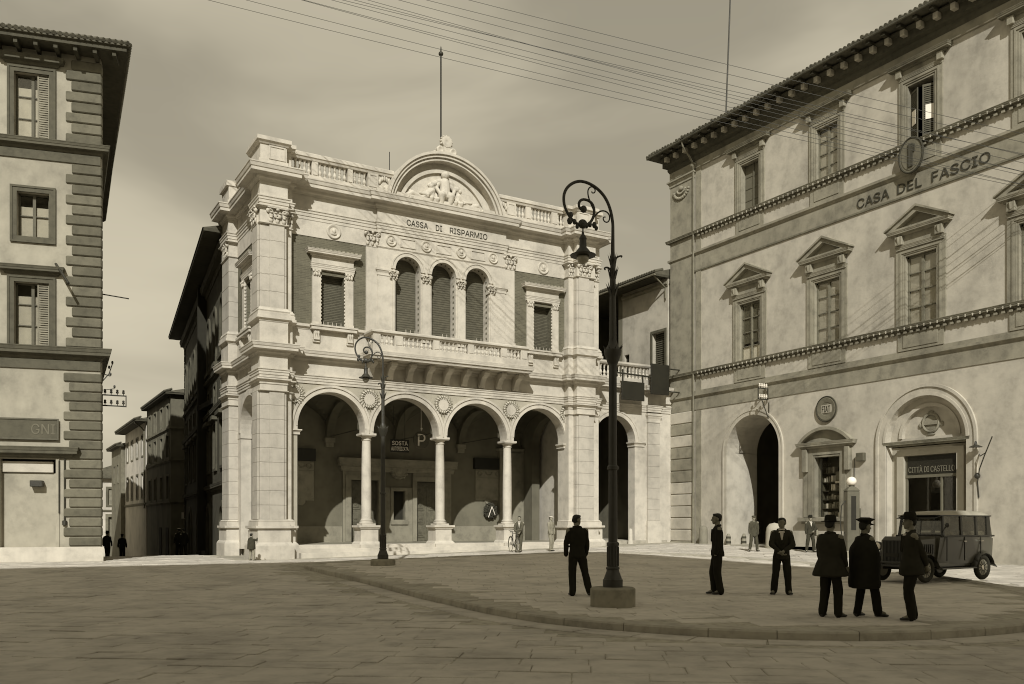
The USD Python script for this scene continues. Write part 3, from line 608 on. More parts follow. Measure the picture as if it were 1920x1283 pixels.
for a0, a1, sd in ((9.97, 11.1, 1), (26.15, 27.25, 1)):
    pth = [(a0, -1.0), (a0, .75), (a1, .75), (a1, .4), (a1 + .3, .4), (a1 + .3, -.5)] if a0 < 20 else [(a0 - .3, -.5), (a0 - .3, .4), (a0, .4), (a0, .75), (a1, .75), (a1, .4), (27.75, .4), (27.75, -1.0)]
    blk = put(bank, 'parapet_block', G().plan(Polygon(pth), 16.97, 17.66).arrays(FB), 'white_stone')
    put(blk, 'coping', G().sweep(pth, [(-.4, 17.62), (.05, 17.62), (.12, 17.72), (.17, 17.74), (.17, 17.9), (.05, 17.95), (-.4, 17.95)]).plan(Polygon(pth).buffer(.02), 17.9, 17.955).arrays(FB), 'white_stone')
    b0, b1 = (a0 + .42, a1 - .12) if a0 < 20 else (a0 + .12, a1 - .4)
    put(blk, 'parapet_panel', G().poly(sbox(b0 - .06, 17.02, b1 + .06, 17.6).difference(sbox(b0, 17.08, b1, 17.54)), .75, .78).arrays(FB), 'white_stone')
put(bank, 'parapet_wall', G().box(.6, 4.9, -.3, 0, 16.97, 17.62).sweep([(4.9, 0), (.6, 0)][::-1], [(-.3, 17.62), (.14, 17.74), (.14, 17.9), (-.3, 17.9)]).box(4.9, 6.3, -.3, .43, 16.97, 17.66).box(4.85, 6.35, -.4, .55, 17.66, 17.9).arrays(FL), 'white_stone')
# arched pediment with relief
CA, CZ = 18.98, 16.06
lower = sbox(0, 16.62, 40, 30)
put(bank, 'pediment', G().poly(ring(CA, CZ, 2.78, 3.16, 5, 175, 40).intersection(lower), -.5, .22).poly(ring(CA, CZ, 3.05, 3.17, 5, 175, 40).intersection(lower), .22, .42).poly(ring(CA, CZ, 2.92, 3.06, 5, 175, 40).intersection(lower), .22, .34).poly(ring(CA, CZ, 2.78, 2.84, 5, 175, 40).intersection(lower), .22, .27).arrays(FB), 'white_stone')
put(bank, 'tympanum', G().poly(Point(CA, CZ).buffer(2.80, 32).intersection(lower), -.5, -.18).poly(ring(CA, CZ, 2.30, 2.46, 5, 175, 40).intersection(lower), -.18, -.02).arrays(FB), 'white_stone')
put(bank, 'tympanum_field', G().poly(Point(CA, CZ).buffer(2.32, 32).intersection(lower), -.30, -.14).arrays(FB), 'carved_stone')
for a in (15.86, 22.1):
    g = G().box(a - .3, a + .3, -.3, -.02, 16.97, 17.62)
    for t in np.radians(np.linspace(20, 160, 7)): g.ball((a + .26 * math.cos(t), .03, 17.2 + .3 * math.sin(t)), (.06, .06, .12))
    g.lathe((a - .12, -.02, 17.10), [(0, .06), (.1, .05), (.13, 0)], 12, 'y').lathe((a + .12, -.02, 17.10), [(0, .06), (.1, .05), (.13, 0)], 12, 'y')
    put(bank, 'palmette', g.arrays(FB), 'carved_stone', smooth=40)
g = G().box(18.72, 19.36, -.12, .12, 19.14, 19.36)
for s in (-1, 1):
    g.lathe((19.04 + s * .34, -.1, 19.42), [(.05, .2), (.14, .24), (.2, .2), (.2, 0), (.0, 0)], 14, 'y').lathe((19.04 + s * .62, -.1, 19.22), [(.0, .2), (.12, .18), (.14, 0)], 12, 'y')
    g.ball((19.04 + s * .85, 0, 19.06), (.2, .1, .08))
g.box(18.86, 19.22, -.1, .1, 19.3, 19.75).lathe((19.04, -.1, 19.86), [(.06, .2), (.16, .24), (.27, .22), (.29, .1), (.29, 0), (0, 0)], 18, 'y')
for t in np.radians(np.linspace(-20, 200, 9)): g.ball((19.04 + .29 * math.cos(t), 0, 19.86 + .29 * math.sin(t)), (.06, .09, .06))
put(bank, 'acroterion', g.arrays(FB), 'carved_stone', smooth=40)
# balcony
BD = 1.12
bal = [(14.75, 0), (14.75, BD), (23.15, BD), (23.15, 0)]
bc = put(bank, 'balcony', G().sweep(bal, pf(CORN, 8.98, 9.30, .12)).box(14.76, 23.14, -.05, BD - .01, 9.0, 9.31).arrays(FB), 'white_stone')
put(bc, 'balcony_plinth', G().box(14.88, 23.02, BD - .34, BD - .06, 9.30, 9.62).box(14.88, 15.16, .0, BD - .3, 9.30, 9.62).box(22.74, 23.02, 0, BD - .3, 9.30, 9.62).arrays(FB), 'white_stone')
put(bc, 'balcony_rail', G().sweep([(14.92, 0), (14.92, BD - .1), (22.98, BD - .1), (22.98, 0)], [(-.24, 10.09), (.0, 10.09), (.05, 10.15), (.09, 10.17), (.09, 10.25), (.04, 10.29), (-.24, 10.29)]).arrays(FB), 'white_stone')
bp = [(14.92, 15.27), (15.95, 16.36), (17.88, 18.2), (19.7, 20.02), (21.5, 21.84), (22.62, 22.98)]
for a0, a1 in bp: put(bank, 'balcony_pier', G().box(a0, a1, BD - .32, BD - .1, 9.62, 10.1).box(a0 + .05, a1 - .05, BD - .1, BD - .075, 9.68, 10.05).arrays(FB), 'white_stone')
for (x, b0), (b1, y) in zip(bp[:-1], bp[1:]):
    k = max(3, round((b1 - b0) / .22))
    for q in range(k): put(bank, 'balcony_baluster', baluster(G(), b0 + (q + .5) * (b1 - b0) / k, BD - .21, 9.62, 10.1, .078, 10).arrays(FB), 'carved_stone', smooth=50)
for a in (15.04, 22.86):
    for dd in (.2, .45, .7): put(bank, 'balcony_baluster', baluster(G(), a, dd, 9.62, 10.1, .078, 10).arrays(FB), 'carved_stone', smooth=50)
for a in np.linspace(15.1, 22.8, 9):
    g = G().poly(Polygon([(.0, 8.98), (.76, 8.98), (.78, 8.88), (.70, 8.76), (.56, 8.72), (.44, 8.64), (.32, 8.46), (.25, 8.28), (.14, 8.22), (0, 8.22)]), a - .135, a + .135)
    q = np.concatenate(g.v); g2 = G().add(np.column_stack([q[:, 1], q[:, 0], q[:, 2]]), np.concatenate(g.f)[:, ::-1])
    g2.lathe((a - .16, .66, 8.87), [(0, .0), (.085, 0), (.085, .32), (0, .32)], 12, 'x').lathe((a - .16, .17, 8.31), [(0, .0), (.08, 0), (.08, .32), (0, .32)], 12, 'x')
    put(bank, 'bracket', g2.arrays(FB), 'white_stone')

# lunette relief: five draped figures
def chain(pts, n=10):
    """a tapering limb: hulls of the balls at its joints"""
    sp = [m3.Manifold.sphere(r, n).translate(tuple(map(float, p))) for p, r in pts]
    return [m3.Manifold.batch_hull([sp[i], sp[i + 1]]) for i in range(len(sp) - 1)] if len(sp) > 1 else sp
def fuse(ms, L=None, taubin=0):
    q = m3.Manifold.batch_boolean(ms, m3.OpType.Add)
    if L: q = q.refine_to_length(L)
    v, f = man_arrays(q)
    if taubin:
        t = trimesh.Trimesh(v, f, process=True); trimesh.smoothing.filter_taubin(t, iterations=taubin); v, f = np.array(t.vertices), np.array(t.faces)
    return v, f
def relief_figure(a, z, h, lean=0.0, rec=0):
    o = []; y = .0; P = lambda x, zz, yy=0.06: (a + x, yy, z + zz)
    if rec == 0:
        hd = P(lean, .95 * h, .16); sh = P(lean * .8, .74 * h, .1); hp = P(0, .36 * h, .1)
        o += chain([(hd, .13 * h)]) + chain([(P(lean * .9, .84 * h, .12), .06 * h), (sh, .1 * h)]) + chain([(sh, .15 * h), (hp, .17 * h)])
        for s in (-1, 1):
            kn = P(s * .16 * h, .33 * h, .32); ft = P(s * .13 * h, .02 * h, .18)
            o += chain([(hp, .13 * h), (kn, .11 * h), (ft, .07 * h)])
            o += chain([(P(lean * .8 + s * .15 * h, .74 * h), .075 * h), (P(lean + s * .30 * h, .55 * h, .16), .06 * h), (P(lean + s * .22 * h, .38 * h, .28), .05 * h)])
        o += chain([(P(-.2 * h, .02 * h, .1), .06 * h), (P(.2 * h, .02 * h, .1), .06 * h)])
    else:
        s = rec; hp = P(0, .2 * h); sh = P(-s * .42 * h, .55 * h, .1); hd = P(-s * .5 * h, .82 * h, .15)
        o += chain([(hd, .12 * h)]) + chain([(hd, .06 * h), (sh, .1 * h)]) + chain([(sh, .15 * h), (hp, .18 * h)])
        o += chain([(hp, .15 * h), (P(s * .4 * h, .32 * h, .18), .11 * h), (P(s * .85 * h, .05 * h, .1), .06 * h)]) + chain([(hp, .15 * h), (P(s * .5 * h, .1 * h, .1), .11 * h), (P(s * 1.05 * h, .03 * h, .05), .06 * h)])
        o += chain([(sh, .08 * h), (P(-s * .2 * h, .33 * h, .25), .06 * h), (P(s * .1 * h, .36 * h, .24), .05 * h)]) + chain([(sh, .08 * h), (P(-s * .62 * h, .28 * h, .12), .06 * h), (P(-s * .66 * h, .03 * h, .1), .05 * h)])
    return o
rel = relief_figure(18.98, 16.72, 1.62) + relief_figure(17.75, 16.70, 1.28, .1, -1) + relief_figure(20.22, 16.70, 1.22, -.1, 1)
rel += relief_figure(18.35, 16.68, .98, -.12) + relief_figure(19.62, 16.68, .98, .12) + relief_figure(17.1, 16.68, .55, .05) + relief_figure(20.85, 16.68, .5, -.05)
rel += chain([((18.2, .0, 17.7), .10), ((18.7, .05, 17.95), .16), ((19.3, .05, 17.95), .16), ((19.75, 0, 17.65), .09)])
rr = np.random.default_rng(4)
for q in range(26):
    x = rr.uniform(-2.05, 2.05); rel += chain([((CA + x, .02, 16.68 + rr.uniform(0, .28)), rr.uniform(.06, .13))])
rv, rf = fuse(rel, .06, 6); rv[:, 1] = -.14 + np.maximum(rv[:, 1], -.05)
put(bank, 'relief_sculpture', FB(rv, rf), 'carved_stone', smooth=60)

# ================================================================== PALACE on the right
FC = Fr((33.4, 38.94), (0, -1), (-1, 0))
VA = lambda v: 38.94 - v
palace = thing('civic_palace', 'three-storey plastered palace with pedimented windows and deep eaves, on the right', 'palace')
LEN = 33.0
wins = [VA(v) for v in (32.88, 28.06, 23.27, 18.48, 13.7)]
A_AR, A_GW, A_BA = VA(32.72), VA(28.05), VA(23.1)
h2 = [sbox(a - .76, 9.9, a + .76, 12.88) for a in wins]; h3 = [sbox(a - .66, 17.52, a + .66, 20.0) for a in wins]
pw = sbox(0, -.4, LEN, 21.6).difference(unary_union(h2 + h3 + [arch(A_AR, 5.32, 1.78, -1), sbox(A_GW - .75, 1.9, A_GW + .75, 4.75), arch(A_BA, 5.05, 1.83, -1), sbox(VA(18.0) - .7, -.5, VA(18.0) + .7, 3.6)]))
put(palace, 'wall', G().poly(pw, -.55, 0).arrays(FC), 'palace_plaster')
put(palace, 'end_wall', G().box(0, LEN, -14, -13.6, 0, 21.6).box(0, .4, -14, -.55, 0, 21.6).box(LEN - .4, LEN, -14, -.55, 0, 21.6).arrays(FC), 'palace_plaster')
put(palace, 'floor_slab', G().box(.4, LEN - .4, -13.6, -.56, 7.9, 8.2).box(.4, LEN - .4, -13.6, -.56, 16.2, 16.5).box(.4, LEN - .4, -13.6, -.56, 21.3, 21.5).arrays(FC), 'room_dark')
put(palace, 'inner_wall', G().box(.4, LEN - .4, -3.6, -3.4, 8.2, 21.3).box(VA(30.3), LEN - .4, -3.2, -3.0, -.2, 7.9).arrays(FC), 'room_dark')
# corner strip: rusticated blocks below, pilaster above
for i in range(11):
    put(palace, 'quoin', G().box(.02, 1.93, 0, .075, .62 + i * .652 + .018, .62 + (i + 1) * .652 - .018, ch=.03).arrays(FC), 'palace_trim' if i in (5, 6, 7, 9) else 'palace_plaster')
put(palace, 'plinth', G().box(0, 1.98, 0, .11, -.4, .62, ch=.02).arrays(FC), 'palace_trim')
put(palace, 'corner_pilaster', G().box(.02, 1.9, 0, .07, 8.65, 20.6).box(2.1, 2.5, 0, .04, .4, 7.75).box(2.1, 2.5, 0, .04, 8.65, 21).arrays(FC), 'palace_trim')
put(palace, 'capital_moulding', G().sweep([(0, -.3), (0, .07), (1.95, .07), (1.95, 0)], pf(CAPM, 20.5, 20.85, .14)).arrays(FC), 'palace_trim')
g = G()
for t in np.radians(np.linspace(195, 345, 11)): g.ball((.96 + .62 * math.cos(t), .1, 20.2 + .52 * math.sin(t)), (.1, .07, .09)).ball((.96 + .34 * math.cos(t), .1, 20.2 + .26 * math.sin(t)), (.07, .06, .07))
g.ball((.96, .11, 20.22), (.16, .09, .14))
put(palace, 'garland', g.arrays(FC), 'palace_trim', smooth=40)
PC = [(0, -.5), (0, 0), (LEN, 0)]
def csweep(name, z0, z1, proj, P=SILL, m='palace_trim'): return put(palace, name, G().sweep(PC, pf(P, z0, z1, proj)).arrays(FC), m)
def cband(name, z0, z1, o=.03, m='palace_trim'): return put(palace, name, G().sweep(PC, rect(z0, z1, -.1, o)).arrays(FC), m)
cband('frieze', 7.80, 8.45, .035); csweep('string_course', 8.45, 8.66, .14); cband('apron_band', 8.66, 8.85, .03)
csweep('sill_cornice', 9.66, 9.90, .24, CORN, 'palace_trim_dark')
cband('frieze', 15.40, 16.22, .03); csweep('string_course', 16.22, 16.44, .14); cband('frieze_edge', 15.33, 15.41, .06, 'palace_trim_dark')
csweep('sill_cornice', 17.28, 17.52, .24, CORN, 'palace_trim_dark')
cband('eave_frieze', 20.95, 21.35, .05)
for z in (9.66, 17.28):
    g = G()
    for a in np.arange(2.4, 24, .30): g.box(a - .07, a + .07, 0, .13, z - .09, z + .01)
    put(palace, 'dentil', g.arrays(FC), 'palace_trim', kind='stuff')
    g = G()
    for a in np.arange(2.45, 24, .30): g.lathe((a, .235, z + .05), [(.0, .0), (.025, .0), (.03, .05), (.045, .06), (.03, .09), (0, .10)], 7)
    put(palace, 'bead', g.arrays(FC), 'bracket_stone', kind='stuff')
# eaves
put(palace, 'eave_cornice', G().sweep(PC, [(-.3, 21.35), (.06, 21.35), (.14, 21.5), (.14, 21.62), (.34, 21.70), (.34, 22.06), (.5, 22.14), (.5, 22.2), (-.3, 22.2)]).arrays(FC), 'eave_timber')
for i, a in enumerate(np.arange(.2, LEN, .75)):
    if a < 26: put(palace, 'eave_bracket', G().box(a - .11, a + .11, .3, .60, 21.86, 22.12, ch=.02).arrays(FC), 'bracket_stone')
    if a < 26: put(palace, 'eave_beam', G().box(a - .09, a + .09, .1, .84, 22.14, 22.28).arrays(FC), 'dark_timber')
put(palace, "roof", G().hull([(-1.0, .92, 22.30), (LEN + 1, .92, 22.30), (-1.0, .92, 22.40), (LEN + 1, .92, 22.40), (-1, -15, 22.3), (LEN + 1, -15, 22.3), (6, -7, 25.0), (LEN - 6, -7, 25.0)]).arrays(FC), 'roof_tile')
g = G(); rr = np.random.default_rng(9)
for a in np.arange(-.95, 27, .23):
    j = rr.normal(0, .015); g.tube([(a, .98 + j, 22.44 + j), (a, .5, 22.57 + j), (a, 0, 22.76)], .085, 7)
for d in np.arange(-.4, 1.1, .25): g.tube([(-1.08, d, 22.44), (-.5, d, 22.56)], .08, 7)
put(palace, 'roof_tile', g.arrays(FC), 'roof_tile', kind='stuff')
put(palace, 'gutter', G().tube([(-.9, 1.0, 22.28), (28, 1.0, 22.30)], .06, 8).arrays(FC), 'eave_timber')
put(palace, 'downpipe', G().tube([(2.02, .98, 22.25), (2.02, .9, 22.0), (2.02, .5, 21.6), (2.02, .16, 21.2), (2.02, .15, 20.6), (2.02, .15, 3.2)], .05, 8).tube([(2.02, .15, 3.3), (2.02, .15, .45)], .075, 8).lathe((2.02, .16, 20.9), [(.06, 0), (.16, .15), (.16, .3), (0, .3)], 10).arrays(FC), 'lead_pipe')
def sash(par, fr, a, w, z0, z1, d, rows, cols=2, blind=None, m='palace_trim_dark'):
    g = G().box(a - w, a - w + .07, d - .05, d + .03, z0, z1).box(a + w - .07, a + w, d - .05, d + .03, z0, z1).box(a - w, a + w, d - .05, d + .03, z0, z0 + .08).box(a - w, a + w, d - .05, d + .03, z1 - .07, z1).box(a - .055, a + .055, d - .05, d + .045, z0, z1)
    for k in range(1, rows): g.box(a - w, a + w, d - .03, d + .02, z0 + k * (z1 - z0) / rows - .02, z0 + k * (z1 - z0) / rows + .02)
    put(par, 'sash', g.arrays(fr), m)
    for c in range(cols):
        for k in range(rows):
            b0, b1 = (a - w + .07, a - .055) if c == 0 else (a + .055, a + w - .07); q0, q1 = z0 + k * (z1 - z0) / rows + .02, z0 + (k + 1) * (z1 - z0) / rows - .02
            put(par, 'pane', G().box(b0, b1, d - .012, d - .004, q0, q1).arrays(fr), 'glass')
    if blind:
        for c in range(cols):
            b0, b1 = (a - w, a - .02) if c == 0 else (a + .02, a + w)
            for b, zlo, zhi in blind: put(par, 'blind', G().box(b0, b1, d - .06, d - .045, zlo, zhi).arrays(fr), b)
for i, a in enumerate(wins):
    # middle floor: architrave, frieze with two brackets, triangular pediment
    wn = put(palace, 'pedimented_window', G().poly(sbox(a - 1.14, 9.88, a + 1.14, 13.2).difference(sbox(a - .78, 9, a + .78, 12.9)), -.02, .07).poly(sbox(a - .95, 9.88, a + .95, 13.05).difference(sbox(a - .86, 9, a + .86, 12.96)), .07, .10).poly(sbox(a - .78, 9.9, a + .78, 12.9).difference(sbox(a - .70, 9, a + .70, 12.82)), -.4, .04).arrays(FC), 'palace_trim')
    put(wn, 'entablature', G().box(a - 1.0, a + 1.0, 0, .08, 13.2, 13.72).sweep([(a - 1.08, 0), (a - 1.08, .10), (a + 1.08, .10), (a + 1.08, 0)], pf(ARCHI, 13.12, 13.3, .06)).arrays(FC), 'palace_trim')
    g = G()
    for s in (-1, 1): g.box(a + s * .92 - .17, a + s * .92 + .17, .05, .24, 13.32, 13.70, ch=.02).tube([(a + s * .92, .26, 13.66), (a + s * .92, .2, 13.4)], .06, 6)
    put(wn, 'console', g.arrays(FC), 'palace_trim')
    put(wn, 'pediment', G().sweep([(a - 1.2, 0), (a - 1.2, .10), (a + 1.2, .10), (a + 1.2, 0)], pf(CORN, 13.70, 13.92, .24)).poly(Polygon([(a - 1.44, 13.92), (a + 1.44, 13.92), (a + 1.44, 13.97), (a, 14.72), (a - 1.44, 13.97)]).difference(Polygon([(a - 1.0, 13.99), (a + 1.0, 13.99), (a, 14.5)])), 0, .32).poly(Polygon([(a - 1.5, 13.95), (a - 1.5, 14.02), (a, 14.80), (a + 1.5, 14.02), (a + 1.5, 13.95), (a, 14.70)]), 0, .40).poly(Polygon([(a - 1.0, 13.95), (a + 1.0, 13.95), (a, 14.55)]), 0, .06).arrays(FC), 'palace_trim')
    put(wn, 'apron', G().box(a - 1.05, a + 1.05, 0, .06, 8.86, 9.62).box(a - .8, a + .8, .06, .085, 8.98, 9.5).arrays(FC), 'palace_trim')
    bl = [('blind_dark', 10.8, 12.8), ('paper', 9.95, 10.62)] if i == 0 else [('blind_cloth', 9.95, 12.8)]
    sash(wn, FC, a, .70, 9.92, 12.80, -.15, 4, blind=bl)
    # top floor: architrave and bracketed hood
    wt = put(palace, 'hooded_window', G().poly(sbox(a - 1.0, 17.5, a + 1.0, 20.3).difference(sbox(a - .68, 17, a + .68, 20.02)), -.02, .07).poly(sbox(a - .68, 17.52, a + .68, 20.0).difference(sbox(a - .6, 17, a + .6, 19.93)), -.4, .04).poly(sbox(a - .86, 17.5, a + .86, 20.2).difference(sbox(a - .78, 17, a + .78, 20.1)), .07, .10).arrays(FC), 'palace_trim')
    put(wt, 'entablature', G().box(a - .95, a + .95, 0, .06, 20.3, 20.68).sweep([(a - .98, 0), (a - .98, .08), (a + .98, .08), (a + .98, 0)], pf(ARCHI, 20.24, 20.4, .06)).arrays(FC), 'palace_trim')
    g = G()
    for s in (-1, 1): g.box(a + s * .95 - .13, a + s * .95 + .13, .04, .22, 20.36, 20.68, ch=.02)
    put(wt, 'console', g.arrays(FC), 'palace_trim')
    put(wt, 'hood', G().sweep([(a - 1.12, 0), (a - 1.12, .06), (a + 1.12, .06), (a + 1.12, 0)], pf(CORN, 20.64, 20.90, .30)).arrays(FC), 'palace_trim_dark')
    put(wt, 'apron', G().box(a - .95, a + .95, 0, .055, 16.46, 17.22).box(a - .7, a + .7, .055, .08, 16.6, 17.1).arrays(FC), 'palace_trim')
    if i == 0:
        g = G()
        for c in (-1, 1):
            g.box(a + (0.02 if c > 0 else -.58), a + (.58 if c > 0 else -.02), -.30, -.27, 17.6, 19.9)
        sh = put(wt, 'shutter', g.arrays(FC), 'blind_dark')
        g = G().box(a - .04, a + .04, -.27, -.23, 17.6, 19.9)
        for z in (18.1, 18.7, 19.3): g.box(a - .55, a - .06, -.27, -.25, z, z + .06).box(a + .06, a + .55, -.27, -.25, z, z + .06)
        put(sh, 'batten', g.arrays(FC), 'door_wood')
    elif i == 2:
        for c in (-1, 1):
            fr2 = Fr(np.array(FC.o) + np.array(FC.A) * (a + c * .60) + np.array(FC.D) * (-.2), np.array(FC.A) * (-c) * math.cos(.5) + np.array(FC.D) * math.sin(.5), np.array(FC.D) * math.cos(.5) + np.array(FC.A) * c * math.sin(.5))
            g = G().box(0, .05, -.02, .02, 17.6, 19.7).box(.5, .56, -.02, .02, 17.6, 19.7).box(.05, .5, -.02, .02, 17.6, 17.7).box(.05, .5, -.02, .02, 19.6, 19.7)
            for z in np.arange(17.75, 19.58, .08): g.box(.05, .5, -.018, .012, z, z + .05)
            lf = put(wt, 'louvred_shutter', g.arrays(fr2), 'shutter_wood')
            put(lf, 'notice', G().box(.12, .44, .022, .03, 18.25, 18.85).arrays(fr2), 'paper')
    else:
        sash(wt, FC, a, .60, 17.54, 19.92, -.15, 4, blind=[('blind_cloth', 17.6, 19.75)])
# lettering on the frieze
for wd, x0, x1 in (('CASA', 26.38, 24.75), ('DEL', 24.35, 23.2), ('FASCIO', 22.75, 20.28)): put_text(palace, 'lettering', wd, FC, VA(x0), .045, 15.56, .40, 'letter_dark', width=x0 - x1)
# street arch: surround, deep passage
AX = A_AR
ar = put(palace, 'arch_surround', G().poly(unary_union([ring(AX, 5.32, 1.78, 2.06), sbox(AX - 2.06, .4, AX - 1.78, 5.32), sbox(AX + 1.78, .4, AX + 2.06, 5.32)]), 0, .05).poly(unary_union([ring(AX, 5.32, 1.98, 2.06), sbox(AX - 2.06, .4, AX - 1.98, 5.32), sbox(AX + 1.98, .4, AX + 2.06, 5.32)]), .05, .08).arrays(FC), 'palace_plaster')
for b0, b1 in ((AX - 2.3, AX - 1.78), (AX + 1.78, AX + 2.3)): put(palace, 'passage_wall', G().box(b0, b1, -2.15, -.55, -.3, 7.4).arrays(FC), 'palace_plaster')
put(palace, 'passage_vault', G().poly(sbox(AX - 2.3, 5.3, AX + 2.3, 7.6).difference(arch(AX, 5.32, 1.78, 5.0)), -2.15, -.55).arrays(FC), 'palace_plaster')
put(palace, 'passage', G().poly(sbox(AX - 4, -.3, AX + 4, 7.8).difference(arch(AX + .5, 3.2, 1.3, -1)), -6.9, -6.4).sweep([(AX + 4, -6.4), (AX - 4, -6.4)][::-1], pf(CAPM, 5.4, 5.7, .15)).arrays(FC), 'loggia_plaster')
for b in ((AX - 4, AX - 3.6, -6.5, -2.2, 0, 7.8), (AX + 3.6, AX + 4, -6.5, -2.2, 0, 7.8), (AX - 4, AX - 2.2, -2.6, -2.2, 0, 7.8), (AX + 2.2, AX + 4, -2.6, -2.2, 0, 7.8), (AX - 4, AX + 4, -13.5, -13.2, -.3, 7.8)): put(palace, 'passage_wall', G().box(*b).arrays(FC), 'loggia_plaster')
put(palace, 'passage_floor', G().box(AX - 4, AX + 4, -13, .0, .1, .5).arrays(FC), 'kerb_stone')
# ground-floor window with curved pediment and book shelves
gw = put(palace, 'shop_window', G().poly(sbox(A_GW - 1.05, 1.9, A_GW + 1.05, 5.1).difference(sbox(A_GW - .78, 1.9, A_GW + .78, 4.78)), -.02, .08).box(A_GW - 1.36, A_GW - 1.05, 0, .05, 1.9, 5.1).box(A_GW + 1.05, A_GW + 1.36, 0, .05, 1.9, 5.1).poly(sbox(A_GW - .78, 1.9, A_GW + .78, 4.76).difference(sbox(A_GW - .7, 1.9, A_GW + .7, 4.68)), -.4, .05).arrays(FC), 'palace_trim')
put(gw, 'sill', G().box(A_GW - 1.5, A_GW + 1.5, 0, .30, 1.70, 1.88).box(A_GW - 1.35, A_GW + 1.35, 0, .2, 1.58, 1.70).arrays(FC), 'palace_trim')
R = 2.0; cz = 6.05 - R
put(gw, 'pediment', G().sweep([(A_GW - 1.42, 0), (A_GW - 1.42, .1), (A_GW + 1.42, .1), (A_GW + 1.42, 0)], pf(CORN, 5.08, 5.36, .22)).poly(ring(A_GW, cz, R - .14, R, 40, 140).intersection(sbox(0, 5.36, 99, 9)), 0, .30).poly(Point(A_GW, cz).buffer(R - .1, 40).intersection(sbox(A_GW - 3, 5.36, A_GW + 3, 9)), 0, .06).arrays(FC), 'palace_trim')
for s in (-1, 1): put(gw, 'console', G().box(A_GW + s * 1.2 - .14, A_GW + s * 1.2 + .14, .04, .2, 4.0, 5.08, ch=.02).arrays(FC), 'palace_trim')
put(gw, 'pane', G().box(A_GW - .7, A_GW + .7, -.22, -.21, 1.9, 4.68).arrays(FC), 'glass')
put(gw, 'showcase', G().box(A_GW - .8, A_GW + .8, -1.0, -.95, 1.8, 4.8).box(A_GW - .8, A_GW - .75, -1, -.25, 1.8, 4.8).box(A_GW + .75, A_GW + .8, -1, -.25, 1.8, 4.8).arrays(FC), 'door_wood')
rr = np.random.default_rng(21)
for k, z in enumerate(np.linspace(1.9, 3.95, 6)):
    put(gw, 'shelf', G().box(A_GW - .74, A_GW + .3, -.92, -.55, z - .03, z).arrays(FC), 'shutter_wood')
    x = A_GW - .68
    while x < A_GW + (.2 if k < 5 else 0):
        w, h = rr.uniform(.05, .17), rr.uniform(.17, .30)
        if rr.random() < .8: put(gw, 'goods', G().box(x, x + w, -.85, -.6, z, z + h).arrays(FC), ['paper', 'blind_cloth', 'sign_grey', 'palace_trim'][rr.integers(4)])
        x += w + rr.uniform(.01, .08)
put(gw, 'goods', G().box(A_GW + .1, A_GW + .62, -.5, -.45, 3.55, 4.0).arrays(FC), 'palace_trim'); put(gw, 'goods', G().box(A_GW + .1, A_GW + .62, -.5, -.40, 3.46, 3.55).arrays(FC), 'paper')
put(gw, 'goods', G().hull([(A_GW + .4, -.6, 1.9), (A_GW + .7, -.6, 1.9), (A_GW + .5, -.45, 1.9), (A_GW + .48, -.55, 2.85)]).arrays(FC), 'blind_cloth')
# big arch: moulded surround, lunette with medallion, transom, shop front
AB = A_BA; dk = -.5
put(palace, 'arch_surround', G().poly(unary_union([ring(AB, 5.05, 1.83, 2.3), sbox(AB - 2.3, .4, AB - 1.83, 5.05), sbox(AB + 1.83, .4, AB + 2.3, 5.05)]), -.02, .05).poly(unary_union([ring(AB, 5.05, 2.18, 2.3), sbox(AB - 2.3, .4, AB - 2.18, 5.05), sbox(AB + 2.18, .4, AB + 2.3, 5.05)]), .05, .10).poly(ring(AB, 5.05, 1.83, 1.95), .05, .08).arrays(FC), 'palace_plaster')
lun = put(palace, 'lunette', G().poly(arch(AB, 5.05, 1.84, 4.9).difference(arch(AB, 5.2, 1.25, 5.2)), -.45, -.30).poly(ring(AB, 5.2, 1.25, 1.40), -.30, -.24).poly(arch(AB, 5.2, 1.27, 5.15), -.5, -.44).arrays(FC), 'palace_plaster')
g = G().tube([(AB + .36 * math.cos(x), -.40, 5.78 + .38 * math.sin(x)) for x in np.linspace(0, 2 * np.pi, 24, endpoint=False)], .06, 6, closed=True).lathe((AB, -.44, 5.78), [(0, .03), (.3, .02), (.3, 0)], 20, 'y')
g.box(AB - .32, AB + .32, -.42, -.36, 5.7, 5.86)
for s in (-1, 1): g.ball((AB + s * .48, -.42, 5.7), (.1, .05, .12))
g.ball((AB, -.42, 5.3), (.2, .05, .05)).ball((AB, -.42, 6.22), (.14, .05, .07))
put(lun, 'medallion', g.arrays(FC), 'palace_trim', smooth=40)
put(palace, 'transom', G().sweep([(AB - 1.86, -.5), (AB - 1.86, -.05), (AB + 1.86, -.05), (AB + 1.86, -.5)], pf(CORN, 4.84, 5.06, .12)).arrays(FC), 'palace_trim_dark')
sf_ = put(palace, 'shop_front', G().poly(sbox(AB - 1.52, .4, AB + 1.52, 4.72).difference(sbox(AB - 1.2, .3, AB + 1.2, 4.46)), -.42, -.28).box(AB - 1.83, AB - 1.52, -.5, -.4, .4, 4.84).box(AB + 1.52, AB + 1.83, -.5, -.4, .4, 4.84).box(AB - 1.52, AB + 1.52, -.5, -.42, 4.6, 4.84).arrays(FC), 'spandrel_plaster')
put(sf_, 'shop_door', G().box(AB - 1.2, AB + 1.2, -.5, -.44, 3.62, 4.46).box(AB - 1.2, AB - 1.1, -.5, -.42, .4, 3.62).box(AB + 1.1, AB + 1.2, -.5, -.42, .4, 3.62).box(AB + .42, AB + .5, -.5, -.42, .4, 3.62).box(AB - 1.2, AB + 1.2, -.5, -.42, .4, 1.3).box(AB - 1.2, AB + 1.2, -.5, -.4, 3.52, 3.64).arrays(FC), 'blind_dark')
